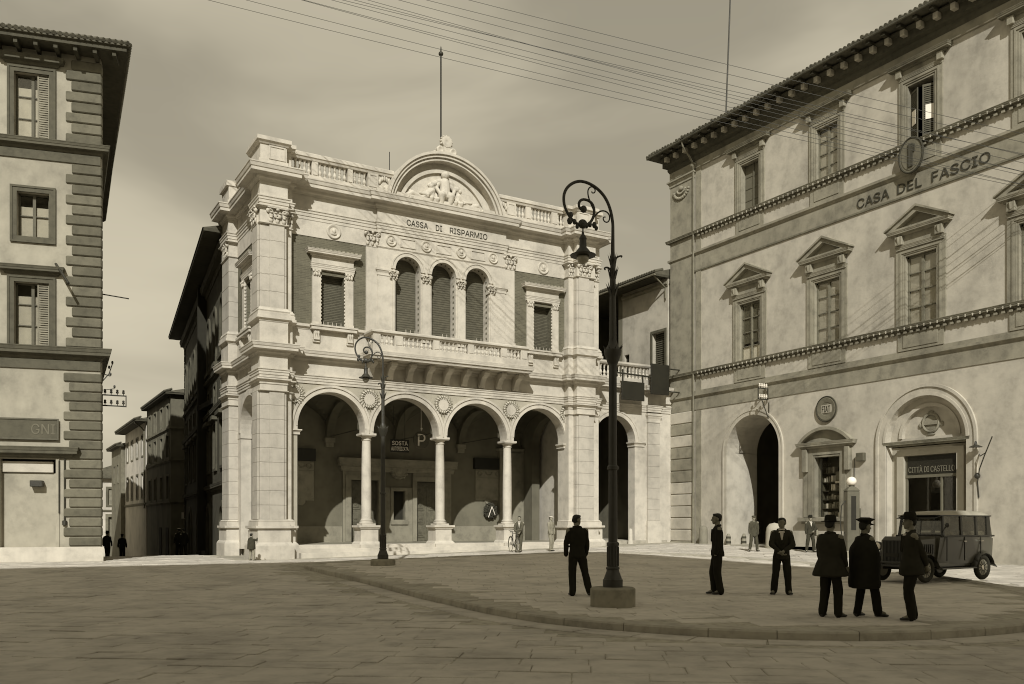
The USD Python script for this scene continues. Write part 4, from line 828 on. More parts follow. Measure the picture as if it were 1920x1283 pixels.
put(sf_, 'pane', G().box(AB - 1.1, AB + .42, -.47, -.46, 1.3, 3.55).arrays(FC), 'glass'); put(sf_, 'pane', G().box(AB + .5, AB + 1.1, -.47, -.46, 1.3, 3.55).arrays(FC), 'glass')
put(sf_, 'fascia_board', G().box(AB - 1.1, AB + 1.1, -.44, -.42, 3.66, 4.42).arrays(FC), 'sign_black')
put_text(sf_, 'lettering', 'CITTÀ DI CASTELLO', FC, AB - 1.05, -.42, 3.74, .24, 'letter_shop', width=2.1, depth=.015)
put(palace, 'side_door', G().box(VA(18.0) - .7, VA(18.0) + .7, -.4, -.35, 0, 3.6).arrays(FC), 'door_wood')
put(palace, 'service_box', G().box(VA(26.35), VA(25.95), 0, .2, 4.35, 4.72, ch=.02).arrays(FC), 'shutter_wood')
put(palace, 'cable', G().tube([(VA(26.55), .03, 4.5), (VA(26.55), .03, 2.6)], .012, 5).tube([(VA(25.2), .03, 4.7), (VA(25.2), .03, 2.0)], .012, 5).arrays(FC), 'iron')

# ------------------------------------------------ link wing between bank and palace
FK = Fr((0, 38.9), (1, 0), (0, -1))
link = thing('link_wing', 'low stone wing with one arch and a balustraded terrace between bank and palace', 'building')
put(link, 'wall', G().poly(sbox(27.75, -.4, 33.38, 9.25).difference(arch(29.4, 6.1, 1.38, -.6)), -.6, 0).arrays(FK), 'white_stone')
put(link, 'archivolt', G().poly(ring(29.4, 6.1, 1.38, 1.66), 0, .05).poly(ring(29.4, 6.1, 1.58, 1.66), .05, .08).arrays(FK), 'white_stone')
for a0, a1 in ((27.76, 28.04), (30.76, 31.4)): put(link, 'impost', G().sweep([(a0, -.6), (a0, .02), (a1, .02), (a1, -.6)], pf(CAPM, 5.84, 6.1, .1)).arrays(FK), 'white_stone')
stack(link, FK, 31.62, 32.45, 0, .14, 1.75, 7.2, .62)
put(link, 'pilaster', G().box(31.55, 32.52, 0, .2, .4, 1.5).box(31.58, 32.49, 0, .17, 1.5, 1.75).arrays(FK), 'white_stone')
put(link, 'capital_moulding', G().sweep([(31.62, 0), (31.62, .14), (32.45, .14), (32.45, 0)], pf(CAPM, 7.2, 7.7, .1)).arrays(FK), 'white_stone')
for P, z0, z1, pr in ((ARCHI, 7.78, 8.15, .12), (CORN, 8.8, 9.2, .35)):
    put(link, 'cornice', G().sweep([(27.76, 0), (31.6, 0), (31.6, .14), (32.47, .14), (32.47, 0), (33.3, 0)], pf(P, z0, z1, pr)).arrays(FK), 'white_stone')
put(link, 'terrace', G().box(27.76, 33.38, -9, 0, 9.0, 9.22).box(27.9, 28.1, -6, -.6, 0, 9).box(33.0, 33.38, -9, -.6, 0, 9).box(27.76, 33.38, -9, -8.7, 0, 9).arrays(FK), 'loggia_plaster')
put(link, 'balustrade_plinth', G().box(27.76, 32.6, -.12, .12, 9.22, 9.55).arrays(FK), 'white_stone')
for a0, a1 in ((27.8, 28.1), (31.7, 32.5)): put(link, 'terrace_pier', G().box(a0, a1, -.12, .14, 9.55, 10.2).arrays(FK), 'white_stone')
for q in range(15): put(link, 'baluster', baluster(G(), 28.22 + q * .243, 0, 9.55, 10.2, .085).arrays(FK), 'carved_stone', smooth=50)
put(link, 'terrace_rail', G().sweep([(27.76, .14), (32.55, .14)], [(-.3, 10.2), (0, 10.2), (.06, 10.28), (.06, 10.38), (-.3, 10.4)]).arrays(FK), 'white_stone')
put(link, 'passage_floor', G().box(27.76, 33.0, -9, .1, -.2, .68).arrays(FK), 'kerb_stone')
# ------------------------------------------------ house behind the terrace
rear = thing('rear_house', 'plain plastered house with tiled eaves behind the terrace balustrade', 'house')
FH = Fr((33.4, 39.2), (0, 1), (-1, 0))
put(rear, 'wall', G().poly(sbox(0, 8.8, 4.2, 15.6).difference(sbox(.25, 10.0, 1.35, 12.6)).difference(sbox(3.55, 9.4, 4.0, 11.8)), -.4, 0).arrays(FH), 'palace_plaster')
put(rear, 'side_wall', G().box(4.2, 4.6, -6, 0, 8.8, 15.6).box(4.2, 20, -6.4, -6, 8.8, 15.6).box(10, 10.4, -6, 4, 0, 15.6).arrays(FH), 'loggia_plaster')
wn = put(rear, 'window', G().poly(sbox(.1, 9.9, 1.5, 12.75).difference(sbox(.25, 10.0, 1.35, 12.6)), 0, .05).box(.25, 1.35, -.35, -.3, 10, 12.6).arrays(FH), 'shutter_wood')
g = G()
for z in np.arange(10.05, 12.6, .12): g.box(.25, 1.35, -.3, -.22, z, z + .07)
put(wn, 'louvre', g.arrays(FH), 'shutter_wood')
put(rear, 'small_window', G().box(3.55, 4.0, -.2, -.15, 9.4, 11.8).arrays(FH), 'room_dark')
put(rear, 'eave_board', G().box(-.05, 16, -.4, .9, 15.55, 15.68).box(4.2, 16, -6, -.4, 15.55, 15.68).arrays(FH), 'eave_timber')
put(rear, 'eave_moulding', G().sweep([(0, 0), (4.2, 0)], pf(SILL, 15.1, 15.35, .12)).arrays(Fr((33.4, 39.2), (0, 1), (-1, 0))), 'palace_trim')
put(rear, 'roof', G().hull([(-.05, .95, 15.68), (16, .95, 15.68), (-.05, .95, 15.76), (16, .95, 15.76), (-.05, -7, 18), (16, -7, 18), (-.05, -7, 15.7), (16, -7, 15.7)]).arrays(FH), 'roof_tile')
g = G()
for a in np.arange(0, 12, .22): g.tube([(a, 1.0, 15.80), (a, .4, 15.98)], .085, 7)
put(rear, 'roof_tile', g.arrays(FH), 'roof_tile', kind='stuff')
put(rear, 'gutter', G().tube([(-.04, .98, 15.62), (14, .98, 15.6)], .06, 8).arrays(FH), 'lead_pipe')
put(rear, 'downpipe', G().tube([(.12, .95, 15.6), (.12, .5, 15.3), (.12, .1, 15.0), (.12, .08, 14.4)], .045, 8).arrays(FH), 'lead_pipe')

# ================================================================== CORNER BUILDING on the left
FQ = Fr((4.0, 39.4), (-.973, .2347), (-.2347, -.973))
FQS = Fr((4.0, 39.4), (.065, .998), (.998, -.065))
corner = thing('corner_building', 'tall corner building with rusticated quoins and deep eaves at the left edge', 'building')
hl = [sbox(1.86, 16.75, 3.1, 19.35), sbox(1.86, 12.9, 3.0, 14.65), sbox(1.86, 8.6, 3.1, 11.1), sbox(1.62, -.5, 3.6, 4.15), sbox(6, 16.75, 7.2, 19.35), sbox(6, 8.6, 7.2, 11.1)]
put(corner, 'wall', G().poly(sbox(0, -.8, 14, 20.3).difference(unary_union(hl)), -.5, 0).arrays(FQ), 'corner_plaster')
put(corner, 'street_wall', G().poly(sbox(.32, -3, 21, 20.3).difference(unary_union([sbox(x, z, x + 1.2, z + 2.2) for x in (3, 7, 11, 15) for z in (4.5, 9, 16.8)])), -.5, 0).arrays(FQS), 'corner_plaster')
_c0 = np.array([4.0, 39.4]); _c1 = _c0 + 14 * np.array([-.973, .2347]); _sd = np.array([.065, .998])
CQ = Polygon([_c0, _c1, _c1 + 21 * _sd, _c0 + 21 * _sd])
put(corner, 'back_wall', G().plan(CQ.buffer(-.55, join_style=2).difference(CQ.buffer(-.75, join_style=2)), -3, 20.2).plan(CQ.buffer(-.1, join_style=2), 20.0, 20.2).arrays(), 'room_dark')
def quoins(z0, z1, n, wl, ws, first):
    h = (z1 - z0) / n
    for i in range(n):
        w = wl if (i + first) % 2 == 0 else ws
        put(corner, 'quoin', G().box(-.05, w, -.30, .075, z0 + i * h + .02, z0 + (i + 1) * h - .02, ch=.035).arrays(FQ), ['corner_quoin', 'corner_quoin', 'corner_quoin_pale'][int(RNG.integers(3))])
        put(corner, 'quoin', G().box(.31, ws if w == wl else wl, 0, .055, z0 + i * h + .02, z0 + (i + 1) * h - .02, ch=.03).arrays(FQS), 'corner_quoin')
quoins(.68, 7.62, 18, 1.34, 1.14, 1); quoins(8.62, 15.95, 18, 1.26, 1.04, 0); quoins(16.75, 20.1, 8, 1.26, 1.06, 0)
ring_c = [tuple(p) for p in np.array(CQ.exterior.coords)[:-1]]
if CQ.exterior.is_ccw: ring_c = ring_c[::-1]
def around(z0, z1, prof): return G().sweep(ring_c, prof, closed=True).arrays()
put(corner, 'plinth', around(0, 0, rect(-3.2, .66, -.3, .10)), 'white_stone')
for z0, z1, pr in ((16.35, 16.72, .34), (8.10, 8.58, .40)): put(corner, 'string_cornice', around(0, 0, pf(CORN, z0, z1, pr)), 'corner_trim')
for z0, z1 in ((7.72, 8.08), (15.98, 16.33)): put(corner, 'string_band', G().box(0, 14, 0, .06, z0, z1).arrays(FQ), 'corner_trim')
put(corner, 'eave_board', G().plan(CQ.buffer(.9, join_style=2), 20.3, 20.48).arrays(), 'eave_timber')
g = G()
for a in np.arange(-.6, 14, .7): g.box(a - .07, a + .07, 0, .8, 20.12, 20.3)
put(corner, 'eave_beam', g.arrays(FQ), 'dark_timber', kind='stuff')
_eo, _ei = np.array(CQ.buffer(1.0, join_style=2).exterior.coords)[:-1], np.array(CQ.buffer(-5.5, join_style=2).exterior.coords)[:-1]
put(corner, 'roof', G().hull([(*p, 20.48) for p in _eo] + [(*p, 20.54) for p in _eo] + [(*p, 22.9) for p in _ei]).arrays(), 'roof_tile')
g = G(); _b = np.array(CQ.buffer(1.05, join_style=2).exterior.coords); _b2 = np.array(CQ.buffer(.4, join_style=2).exterior.coords)
for i in range(4):
    L = np.linalg.norm(_b[i + 1] - _b[i])
    for t in np.arange(.1, L, .22):
        p, q = _b[i] + (_b[i + 1] - _b[i]) * t / L, _b2[i] + (_b2[i + 1] - _b2[i]) * t / L; g.tube([(*p, 20.58), (*q, 20.78)], .085, 6)
put(corner, 'roof_tile', g.arrays(), 'roof_tile', kind='stuff')
for (a0, a1, z0, z1, hood) in ((1.86, 3.1, 16.75, 19.35, 1), (1.86, 3.0, 12.9, 14.65, 0), (1.86, 3.1, 8.6, 11.1, 1), (6, 7.2, 16.75, 19.35, 1), (6, 7.2, 8.6, 11.1, 1)):
    wn = put(corner, 'window', G().poly(sbox(a0 - .24, z0 - (.24 if not hood else .02), a1 + .24, z1 + .24).difference(sbox(a0, z0, a1, z1)), -.02, .06).poly(sbox(a0 - .24, z0 - (.24 if not hood else .02), a1 + .24, z1 + .24).difference(sbox(a0 - .16, z0 - (.16 if not hood else .05), a1 + .16, z1 + .16)), .06, .09).arrays(FQ), 'corner_trim')
    if hood: put(wn, 'hood', G().sweep([(a0 - .3, 0), (a0 - .3, .05), (a1 + .3, .05), (a1 + .3, 0)], pf(CORN, z1 + .30, z1 + .62, .28)).arrays(FQ), 'corner_trim')
    am = (a0 + a1) / 2; sash(wn, FQ, am, (a1 - a0) / 2, z0, z1, -.25, 3 if hood else 2, blind=[('blind_cloth', z0, z1 - .5)], m='shutter_wood')
    if hood:
        for c in (a0, ):
            g = G().box(c + .0, c + .05, -.1, -.04, z0, z1).box(c + .38, c + .43, -.1, -.04, z0, z1)
            for z in np.arange(z0 + .05, z1 - .05, .09): g.box(c + .05, c + .38, -.095, -.055, z, z + .055)
            put(wn, 'louvred_shutter', g.arrays(FQ), 'palace_trim')
dw = put(corner, 'shop_entrance', G().box(1.62, 3.6, -.4, -.3, -.4, 3.6).box(1.5, 1.62, -.3, .04, -.4, 4.2).arrays(FQ), 'corner_plaster')
put(dw, 'hood', G().sweep([(1.1, 0), (1.1, .04), (3.8, .04), (3.8, 0)], pf(CORN, 4.18, 4.62, .34)).arrays(FQ), 'corner_trim')
put(dw, 'fascia_board', G().box(1.75, 3.6, -.3, -.2, 3.62, 4.06, ch=.02).arrays(FQ), 'blind_cloth')
sgn = put(corner, 'sign_board', G().box(1.52, 3.7, .02, .10, 4.92, 5.72, ch=.015).arrays(FQ), 'corner_trim')
put(sgn, 'sign_frame', G().poly(sbox(1.50, 4.90, 3.72, 5.74).difference(sbox(1.56, 4.96, 3.66, 5.68)), .1, .13).arrays(FQ), 'shutter_wood')
put_text(sgn, 'lettering', 'GNI', Fr(FQ.o, FQ.A, FQ.D), 2.48, .101, 5.12, .40, 'letter_shop', width=.86, rev=True, depth=.012)
put(corner, 'lantern_bracket', G().tube([(1.62, .05, 11.9), (1.3, .5, 11.4), (1.02, .9, 10.95)], .05, 7).arrays(FQ), 'iron')
put(corner, 'cable', G().tube([(1.5, .03, 4.1), (1.5, .03, 2.0)], .03, 6).tube([(1.3, .03, 4.3), (1.3, .03, 1.7)], .035, 6).lathe((1.3, .06, 1.5), [(0, 0), (.09, .04), (.09, .2), (0, .24)], 10).arrays(FQ), 'iron')
put(corner, 'key_box', G().box(2.1, 2.55, -.3, .05, 3.05, 3.3, ch=.02).arrays(FQ), 'iron')
put(corner, 'clothes_bar', G().tube([(-.02, -.5, 10.95), (-1.0, -.55, 10.85)], .025, 6).arrays(FQ), 'iron')

# ================================================================== STREET going down on the left
d_ = np.array([3.0, 27.2]); d_ /= np.linalg.norm(d_)
FP = Fr((10.25, 44.85), d_, (-d_[1], d_[0]))
mat('shade_toned_masonry', 0.075, var=0.3, s1=1.5, streak=0.3, bump=0.4, bs=10)  # palace in street shade: the shade is put into this dark base colour
mat('shade_toned_trim', 0.085, var=0.3, s1=2.5, streak=0.3, bump=0.4, bs=14)  # trim colour lowered for the same painted street shade
dark = thing('street_palace', 'long stone palace with street shade painted into its dark colour and a wide eave along the side street behind the bank', 'palace')
cols = [2.2 + 3.3 * k for k in range(8)]
hp_ = [sbox(a - .6, 10.4, a + .6, 12.6).union(Point(a, 12.6).buffer(.6)) for a in cols] + [sbox(a - .5, 8.2, a + .5, 9.1) for a in cols] + [sbox(a - .6, 4.6, a + .6, 7.0) for a in cols] + [arch(a, 1.6, .9, -2.5) for a in cols[::2]]
put(dark, 'wall', G().poly(sbox(0, -3.5, 27.3, 15.7).difference(unary_union(hp_)), -.5, 0).arrays(FP), 'shade_toned_masonry')
put(dark, 'inner_wall', G().box(.3, 27, -1.2, -1.0, -3, 15.6).box(26.9, 27.3, -12, -.5, -3.5, 15.7).arrays(FP), 'room_dark')
for z0, z1, pr in ((3.4, 3.75, .22), (7.5, 7.85, .25), (9.6, 9.85, .2), (14.9, 15.5, .4)): put(dark, 'string_course', G().sweep([(0, 0), (27.3, 0)], pf(CORN, z0, z1, pr)).arrays(FP), 'shade_toned_trim')
for a in cols:
    wn = put(dark, 'arched_window', G().poly(sbox(a - .85, 10.3, a + .85, 12.6).union(Point(a, 12.6).buffer(.85)).difference(sbox(a - .6, 10.2, a + .6, 12.6).union(Point(a, 12.6).buffer(.6))), 0, .10).box(a - .95, a + .95, 0, .2, 10.1, 10.3).arrays(FP), 'shade_toned_trim')
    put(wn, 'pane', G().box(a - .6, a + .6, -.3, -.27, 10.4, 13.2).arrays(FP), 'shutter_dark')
    wn = put(dark, 'window', G().poly(sbox(a - .82, 4.45, a + .82, 7.2).difference(sbox(a - .6, 4.6, a + .6, 7.0)), 0, .09).box(a - .95, a + .95, 0, .3, 7.2, 7.4).arrays(FP), 'shade_toned_trim')
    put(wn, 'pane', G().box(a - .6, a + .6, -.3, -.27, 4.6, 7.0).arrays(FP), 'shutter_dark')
    put(dark, 'attic_window', G().poly(sbox(a - .66, 8.05, a + .66, 9.25).difference(sbox(a - .5, 8.2, a + .5, 9.1)), 0, .07).box(a - .5, a + .5, -.3, -.27, 8.2, 9.1).arrays(FP), 'shade_toned_trim')
for a in cols[::2]: put(dark, 'doorway', G().poly(ring(a, 1.6, .9, 1.2).union(sbox(a - 1.2, -2.6, a - .9, 1.6)).union(sbox(a + .9, -2.6, a + 1.2, 1.6)), 0, .1).box(a - .9, a + .9, -.45, -.4, -2.6, 2.6).arrays(FP), 'shade_toned_trim')
for i in range(34): put(dark, 'quoin', G().box(27.3 - (.9 if i % 2 else .6), 27.36, -.3, .07, -2.0 + i * .5 + .015, -2.0 + (i + 1) * .5 - .015, ch=.03).arrays(FP), 'shade_toned_trim')
put(dark, 'eave_board', G().hull([(-.3, 1.15, 15.75), (27.6, 1.15, 15.75), (-.3, 1.15, 15.9), (27.6, 1.15, 15.9), (-.3, -1, 15.7), (27.6, -1, 15.7), (-.3, -1, 15.9), (27.6, -1, 15.9)]).arrays(FP), 'eave_timber')
put(dark, 'roof', G().hull([(-.3, 1.2, 15.9), (27.7, 1.2, 15.9), (-.3, -12, 15.9), (27.7, -12, 15.9), (-.3, -6, 17.6), (23, -6, 17.6)]).arrays(FP), 'roof_tile')
def row_house(name, label, u, v0, v1, ztop, eave, m, rows, vs_, w, strings, gz, shut=None):
    fr = Fr((u, v0), (0, 1), (-1, 0)); t = thing(name, label, 'house')
    ho = [sbox(v - v0 - w / 2, a, v - v0 + w / 2, b) for v in vs_ for a, b in rows]
    put(t, 'wall', G().poly(sbox(0, gz - 1, v1 - v0, ztop).difference(unary_union(ho)), -.4, 0).box(0, .4, -8, -.4, gz - 1, ztop).box(v1 - v0 - .4, v1 - v0, -8, -.4, gz - 1, ztop).arrays(fr), m)
    put(t, 'inner_wall', G().box(.4, v1 - v0 - .4, -1.0, -.9, gz, ztop - .1).arrays(fr), 'room_dark')
    for z in strings: put(t, 'string_course', G().sweep([(0, -8), (0, 0), (v1 - v0, 0)], pf(SILL, z - .12, z + .12, .12)).arrays(fr), 'street_stone')
    for v in vs_:
        for k, (a, b) in enumerate(rows):
            x = v - v0; wn = put(t, 'window', G().poly(sbox(x - w / 2 - .14, a - .14, x + w / 2 + .14, b + .14).difference(sbox(x - w / 2, a, x + w / 2, b)), 0, .05).arrays(fr), 'street_stone')
            put(wn, 'shutter', G().box(x - w / 2, x - .02, -.16, -.12, a, b).box(x + .02, x + w / 2, -.16, -.12, a, b).arrays(fr), 'shutter_dark')
    put(t, 'eave_board', G().hull([(-.4, eave, ztop), (v1 - v0 + .2, eave, ztop), (-.4, eave, ztop + .14), (v1 - v0 + .2, eave, ztop + .14), (-.4, -8.4, ztop), (v1 - v0 + .2, -8.4, ztop), (-.4, -8.4, ztop + .14), (v1 - v0 + .2, -8.4, ztop + .14)]).arrays(fr), 'eave_timber')
    put(t, 'roof', G().hull([(-.45, eave + .05, ztop + .14), (v1 - v0 + .25, eave + .05, ztop + .14), (-.45, -8.5, ztop + .14), (v1 - v0 + .25, -8.5, ztop + .14), (3, -4, ztop + 1.5), (v1 - v0 - 2, -4, ztop + 1.5)]).arrays(fr), 'roof_tile')
    g = G()
    for x in np.arange(-.3, v1 - v0, .25): g.tube([(x, eave + .1, ztop + .2), (x, eave - .5, ztop + .42)], .09, 6)
    put(t, 'roof_tile', g.arrays(fr), 'roof_tile', kind='stuff')
    return t, fr
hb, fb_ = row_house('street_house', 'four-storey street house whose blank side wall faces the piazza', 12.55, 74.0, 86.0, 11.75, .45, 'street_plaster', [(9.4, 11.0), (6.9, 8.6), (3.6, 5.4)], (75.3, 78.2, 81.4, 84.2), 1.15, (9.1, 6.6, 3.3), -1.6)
put(hb, 'doorway', G().box(1.0, 2.1, 0, .04, -2.2, 1.3).arrays(fb_), 'room_dark'); put(hb, 'doorway', G().box(4.2, 5.2, 0, .04, -2.2, 1.3).arrays(fb_), 'room_dark')
put(hb, 'street_nameplate', G().box(.8, 2.1, .0, .03, 2.0, 2.5).arrays(Fr((12.55, 74.0), (1, 0), (0, -1))), 'street_plaster_pale')
put(hb, 'chimney', G().box(5, 5.5, -3.5, -3, 12.5, 14.2).box(4.9, 5.6, -3.6, -2.9, 14.2, 14.35).arrays(fb_), 'street_stone')
hc, fc_ = row_house('street_house', 'pale lower street house with shutters under a dark curved eave', 12.5, 86.1, 100.0, 10.8, .95, 'street_plaster_pale', [(7.9, 9.7), (4.0, 6.2)], (88.2, 91.5, 95.0, 98.2), 1.2, (3.4,), -2.2)
put(hc, 'downpipe', G().tube([(.6, .9, 10.75), (.6, .3, 10.3), (.6, .08, 10.0), (.6, .08, 3)], .07, 6).arrays(fc_), 'lead_pipe')
hd, fd_ = row_house('street_house', 'narrow dark house at the end of the street row', 12.1, 100.1, 108.0, 9.6, .5, 'street_stone', [(6, 7.8)], (102.5, 105.5), 1.1, (), -2.8)
def left_house(name, label, pts, z, m):
    P_ = Polygon(pts); t = thing(name, label, 'house')
    put(t, 'wall', G().plan(P_, -4, z).arrays(), m); put(t, 'eave_board', G().plan(P_.buffer(.5, join_style=2), z, z + .15).arrays(), 'eave_timber')
    put(t, 'roof', G().hull([(*p, z + .15) for p in np.array(P_.buffer(.5, join_style=2).exterior.coords)] + [(*p, z + 1.8) for p in np.array(P_.buffer(-3, join_style=2).exterior.coords)]).arrays(), 'roof_tile')
    return t
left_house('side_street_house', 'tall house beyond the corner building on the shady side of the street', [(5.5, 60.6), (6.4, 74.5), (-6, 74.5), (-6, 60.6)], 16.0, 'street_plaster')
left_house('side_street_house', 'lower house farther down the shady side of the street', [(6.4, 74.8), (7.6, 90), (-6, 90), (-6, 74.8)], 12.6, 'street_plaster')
FF = Fr((9.5, 114.0), (1, 0), (0, -1)); far = thing('far_house', 'small pale house with a low hipped roof closing the side street', 'house')
put(far, 'wall', G().poly(sbox(0, -4, 9, 6.9).difference(unary_union([sbox(x, z0, x + 1.3, z1) for x in (2.9, 6) for z0, z1 in ((3.8, 5.7), (-2.8, 2.4))])), -.4, 0).box(0, .4, -8, -.4, -4, 6.9).box(8.6, 9, -8, -.4, -4, 6.9).arrays(FF), 'street_plaster_pale')
for x in (2.9, 6):
    wn = put(far, 'window', G().poly(sbox(x - .25, 3.6, x + 1.55, 5.95).difference(sbox(x, 3.8, x + 1.3, 5.7)), 0, .06).arrays(FF), 'street_plaster')
    put(wn, 'shutter', G().box(x, x + .63, -.15, -.1, 3.8, 5.7).box(x + .67, x + 1.3, -.15, -.1, 3.8, 5.7).arrays(FF), 'palace_trim')
    put(far, 'door', G().poly(sbox(x - .3, -2.8, x + 1.6, 2.75).difference(sbox(x, -2.8, x + 1.3, 2.4)), 0, .08).box(x, x + 1.3, -.3, -.25, -2.8, 2.4).arrays(FF), 'street_stone')
put(far, 'string_course', G().sweep([(0, 0), (9, 0)], pf(SILL, 3.0, 3.25, .12)).arrays(FF), 'street_plaster')
put(far, 'roof', G().hull([(-.6, .6, 6.9), (9.6, .6, 6.9), (-.6, -9, 6.9), (9.6, -9, 6.9), (-.6, .6, 7.05), (9.6, .6, 7.05), (4, -4, 8.8), (5, -4, 8.8)]).arrays(FF), 'roof_tile')
put(far, 'chimney', G().box(6.5, 7.1, -2.5, -2, 7.4, 9.6).box(6.4, 7.2, -2.6, -1.9, 9.6, 9.75).arrays(FF), 'street_stone')

# ================================================================== the tall palace behind the viewer, whose shade covers the piazza
tall = thing('tall_palace', 'tall plastered palace behind the viewer that shades the near piazza', 'palace')
HT = 29.3
FT = Fr((3.7, -1.2), (-1, 0), (0, 1)); wv = [3 + 4.5 * k for k in range(5)]
put(tall, 'wall', G().box(0, 27, -40, 0, -.4, HT - .6).arrays(FT), 'loggia_plaster')
put(tall, 'cornice', G().sweep([(0, -40), (0, 0), (27, 0)][::-1], pf(CORN, HT - 1.0, HT - .4, -.01)).box(-.2, 27.2, -40.2, .2, HT - .6, HT).arrays(FT), 'palace_trim')
for z in (4, 10, 16, 22):
    for a in wv:
        wn = put(tall, 'window', G().poly(sbox(a - .9, z - .2, a + .9, z + 2.7).difference(sbox(a - .6, z, a + .6, z + 2.4)), 0, .08).arrays(FT), 'palace_trim')
        put(wn, 'shutter', G().box(a - .6, a + .6, .01, .05, z, z + 2.4).arrays(FT), 'shutter_wood')

# ================================================================== LAMP POSTS
def lamp_parts(t):
    put(t, 'stone_plinth', G().lathe((0, 0, -.25), [(.43, 0), (.43, .58), (.415, .60), (.39, .615), (0, .618)], 40).arrays(), 'plinth_stone', smooth=30)
    put(t, 'base', G().lathe((0, 0, .36), [(.19, 0), (.19, .15), (.175, .16), (.165, .19), (.125, .30), (.115, .34), (.13, .35), (.13, .38), (.11, .40)], 20).arrays(), 'iron', smooth=30)
    g = G().lathe((0, 0, .75), [(.105, 0), (.105, .40), (.118, .41), (.118, .46), (.095, .48)], 20)
    for x in np.linspace(0, 2 * np.pi, 14, endpoint=False): g.tube([(.105 * math.cos(x), .105 * math.sin(x), .77), (.105 * math.cos(x), .105 * math.sin(x), 1.14)], .014, 5)
    put(t, 'fluted_pedestal', g.arrays(), 'iron', smooth=30)
    put(t, 'shaft', G().lathe((0, 0, 1.2), [(.088, 0), (.082, 1.4), (.11, 1.42), (.11, 1.47), (.08, 1.5), (.075, 3.4), (.10, 3.45), (.16, 3.62), (.17, 3.70), (.10, 3.78), (.068, 3.9), (.06, 4.6), (.055, 5.2), (.035, 5.6), (.032, 5.85), (.030, 6.05)], 16).arrays(), 'iron', smooth=40)
    for z0, rad, nn, hh in ((4.78, .16, 8, .22), (5.9, .09, 7, .3), (6.2, .07, 6, .3), (6.45, .055, 5, .3)):
        g = G()
        for x in np.linspace(0, 2 * np.pi, nn, endpoint=False):
            c, s_ = math.cos(x), math.sin(x)
            g.hull([(rad * .5 * c - .035 * s_, rad * .5 * s_ + .035 * c, z0), (rad * .5 * c + .035 * s_, rad * .5 * s_ - .035 * c, z0), (rad * 1.05 * c, rad * 1.05 * s_, z0 + hh * .6), ((rad + .05) * c, (rad + .05) * s_, z0 + hh), (rad * .6 * c, rad * .6 * s_, z0 + hh * .5)])
        put(t, 'leaf_collar', g.arrays(), 'iron')
    K = .001909; X = lambda zx: (zx - 548) * K / .90; Zz = lambda zy: 1.57 + (983 - (320 + zy / 5.346)) / 98
    def spl(pts, r, n=40):
        p = np.array([(X(a), Zz(b)) for a, b in pts]); d = np.r_[0, np.cumsum(np.linalg.norm(np.diff(p, axis=0), axis=1))]
        from scipy.interpolate import CubicSpline
        tt = np.linspace(0, d[-1], n); q = CubicSpline(d, p)(tt); rr_ = np.interp(tt, [0, d[-1]], r)
        return G().tube(np.column_stack([q[:, 0], np.zeros(n), q[:, 1]]), rr_, 8)
    main = [(548, 860), (548, 640), (545, 510), (522, 390), (478, 285), (398, 195), (310, 148), (240, 138), (160, 170), (100, 245), (84, 335), (104, 430), (150, 510), (208, 560), (265, 572), (322, 548), (362, 480), (370, 410), (346, 345), (300, 318), (250, 322), (226, 362), (236, 405), (264, 420)]
    arm = put(t, 'scroll_arm', spl(main, (.032, .026), 110).arrays(), 'iron', smooth=True)
    put(arm, 'scroll', spl([(368, 420), (335, 340), (312, 260), (318, 205), (345, 182), (374, 198), (378, 228), (358, 243), (346, 228)], (.016, .012), 40).arrays(), 'iron', smooth=True)
    put(arm, 'scroll', spl([(372, 480), (402, 440), (440, 414), (482, 416), (512, 446), (514, 496), (492, 522), (462, 508), (458, 480), (478, 472)], (.016, .012), 40).arrays(), 'iron', smooth=True)
    g = G().ball((X(270), 0, Zz(412)), (.065, .05, .07), 2).ball((X(262), 0, Zz(560)), (.09, .06, .09), 2)
    for a, b, s_ in ((150, 480, .08), (140, 540, .09), (210, 590, .06), (390, 590, .06), (372, 560, .08), (330, 560, .07), (185, 545, .07), (300, 575, .06)): g.ball((X(a), 0, Zz(b)), (s_ * .6, .035, s_ * .8))
    put(arm, 'acanthus', g.arrays(), 'iron', smooth=True)
    for sx, pts in ((1, [(560, 980), (570, 900), (600, 858), (635, 850), (628, 862)]), (-1, [(530, 1050), (520, 990), (490, 975), (468, 985), (478, 1000)])):
        put(t, 'leaf_hook', spl(pts, (.026, .014), 20).arrays(), 'iron', smooth=True)
    lx, lz = X(264), Zz(960)
    lan = put(t, 'lantern', G().lathe((lx, 0, lz), [(.0, .14), (.05, .15), (.24, .155), (.245, .175), (.16, .20), (.12, .26), (.07, .32), (.065, .46), (.075, .48), (.06, .52), (.03, .56), (.015, .62), (.012, .72)], 20).arrays(), 'iron', smooth=40)
    put(lan, 'glass_bowl', G().lathe((lx, 0, lz), [(.0, 0), (.05, .01), (.10, .05), (.118, .11), (.115, .15), (0, .152)], 18).arrays(), 'lamp_glass', smooth=True)
mat('lamp_glass', 0.30, var=.1, rough=.2, spec=.5)
ROT = math.atan2(-CS, SN)
lamp = thing('lamp_post', 'near iron scroll-arm lamp post on a round stone drum beside the lone man', 'lamp post', 'scroll-arm lamp posts on the piazza', (10.35, 13.75, float(z_top(10.35, 13.75))), ROT + math.radians(14))
lamp_parts(lamp)
copy_of(lamp, 'lamp_post', 'farther iron scroll-arm lamp post in front of the first bank arch', (11.9, 29.0, float(z_top(11.9, 29.0)) - .15), ROT + math.radians(-4), 'scroll-arm lamp posts on the piazza', 'lamp post')

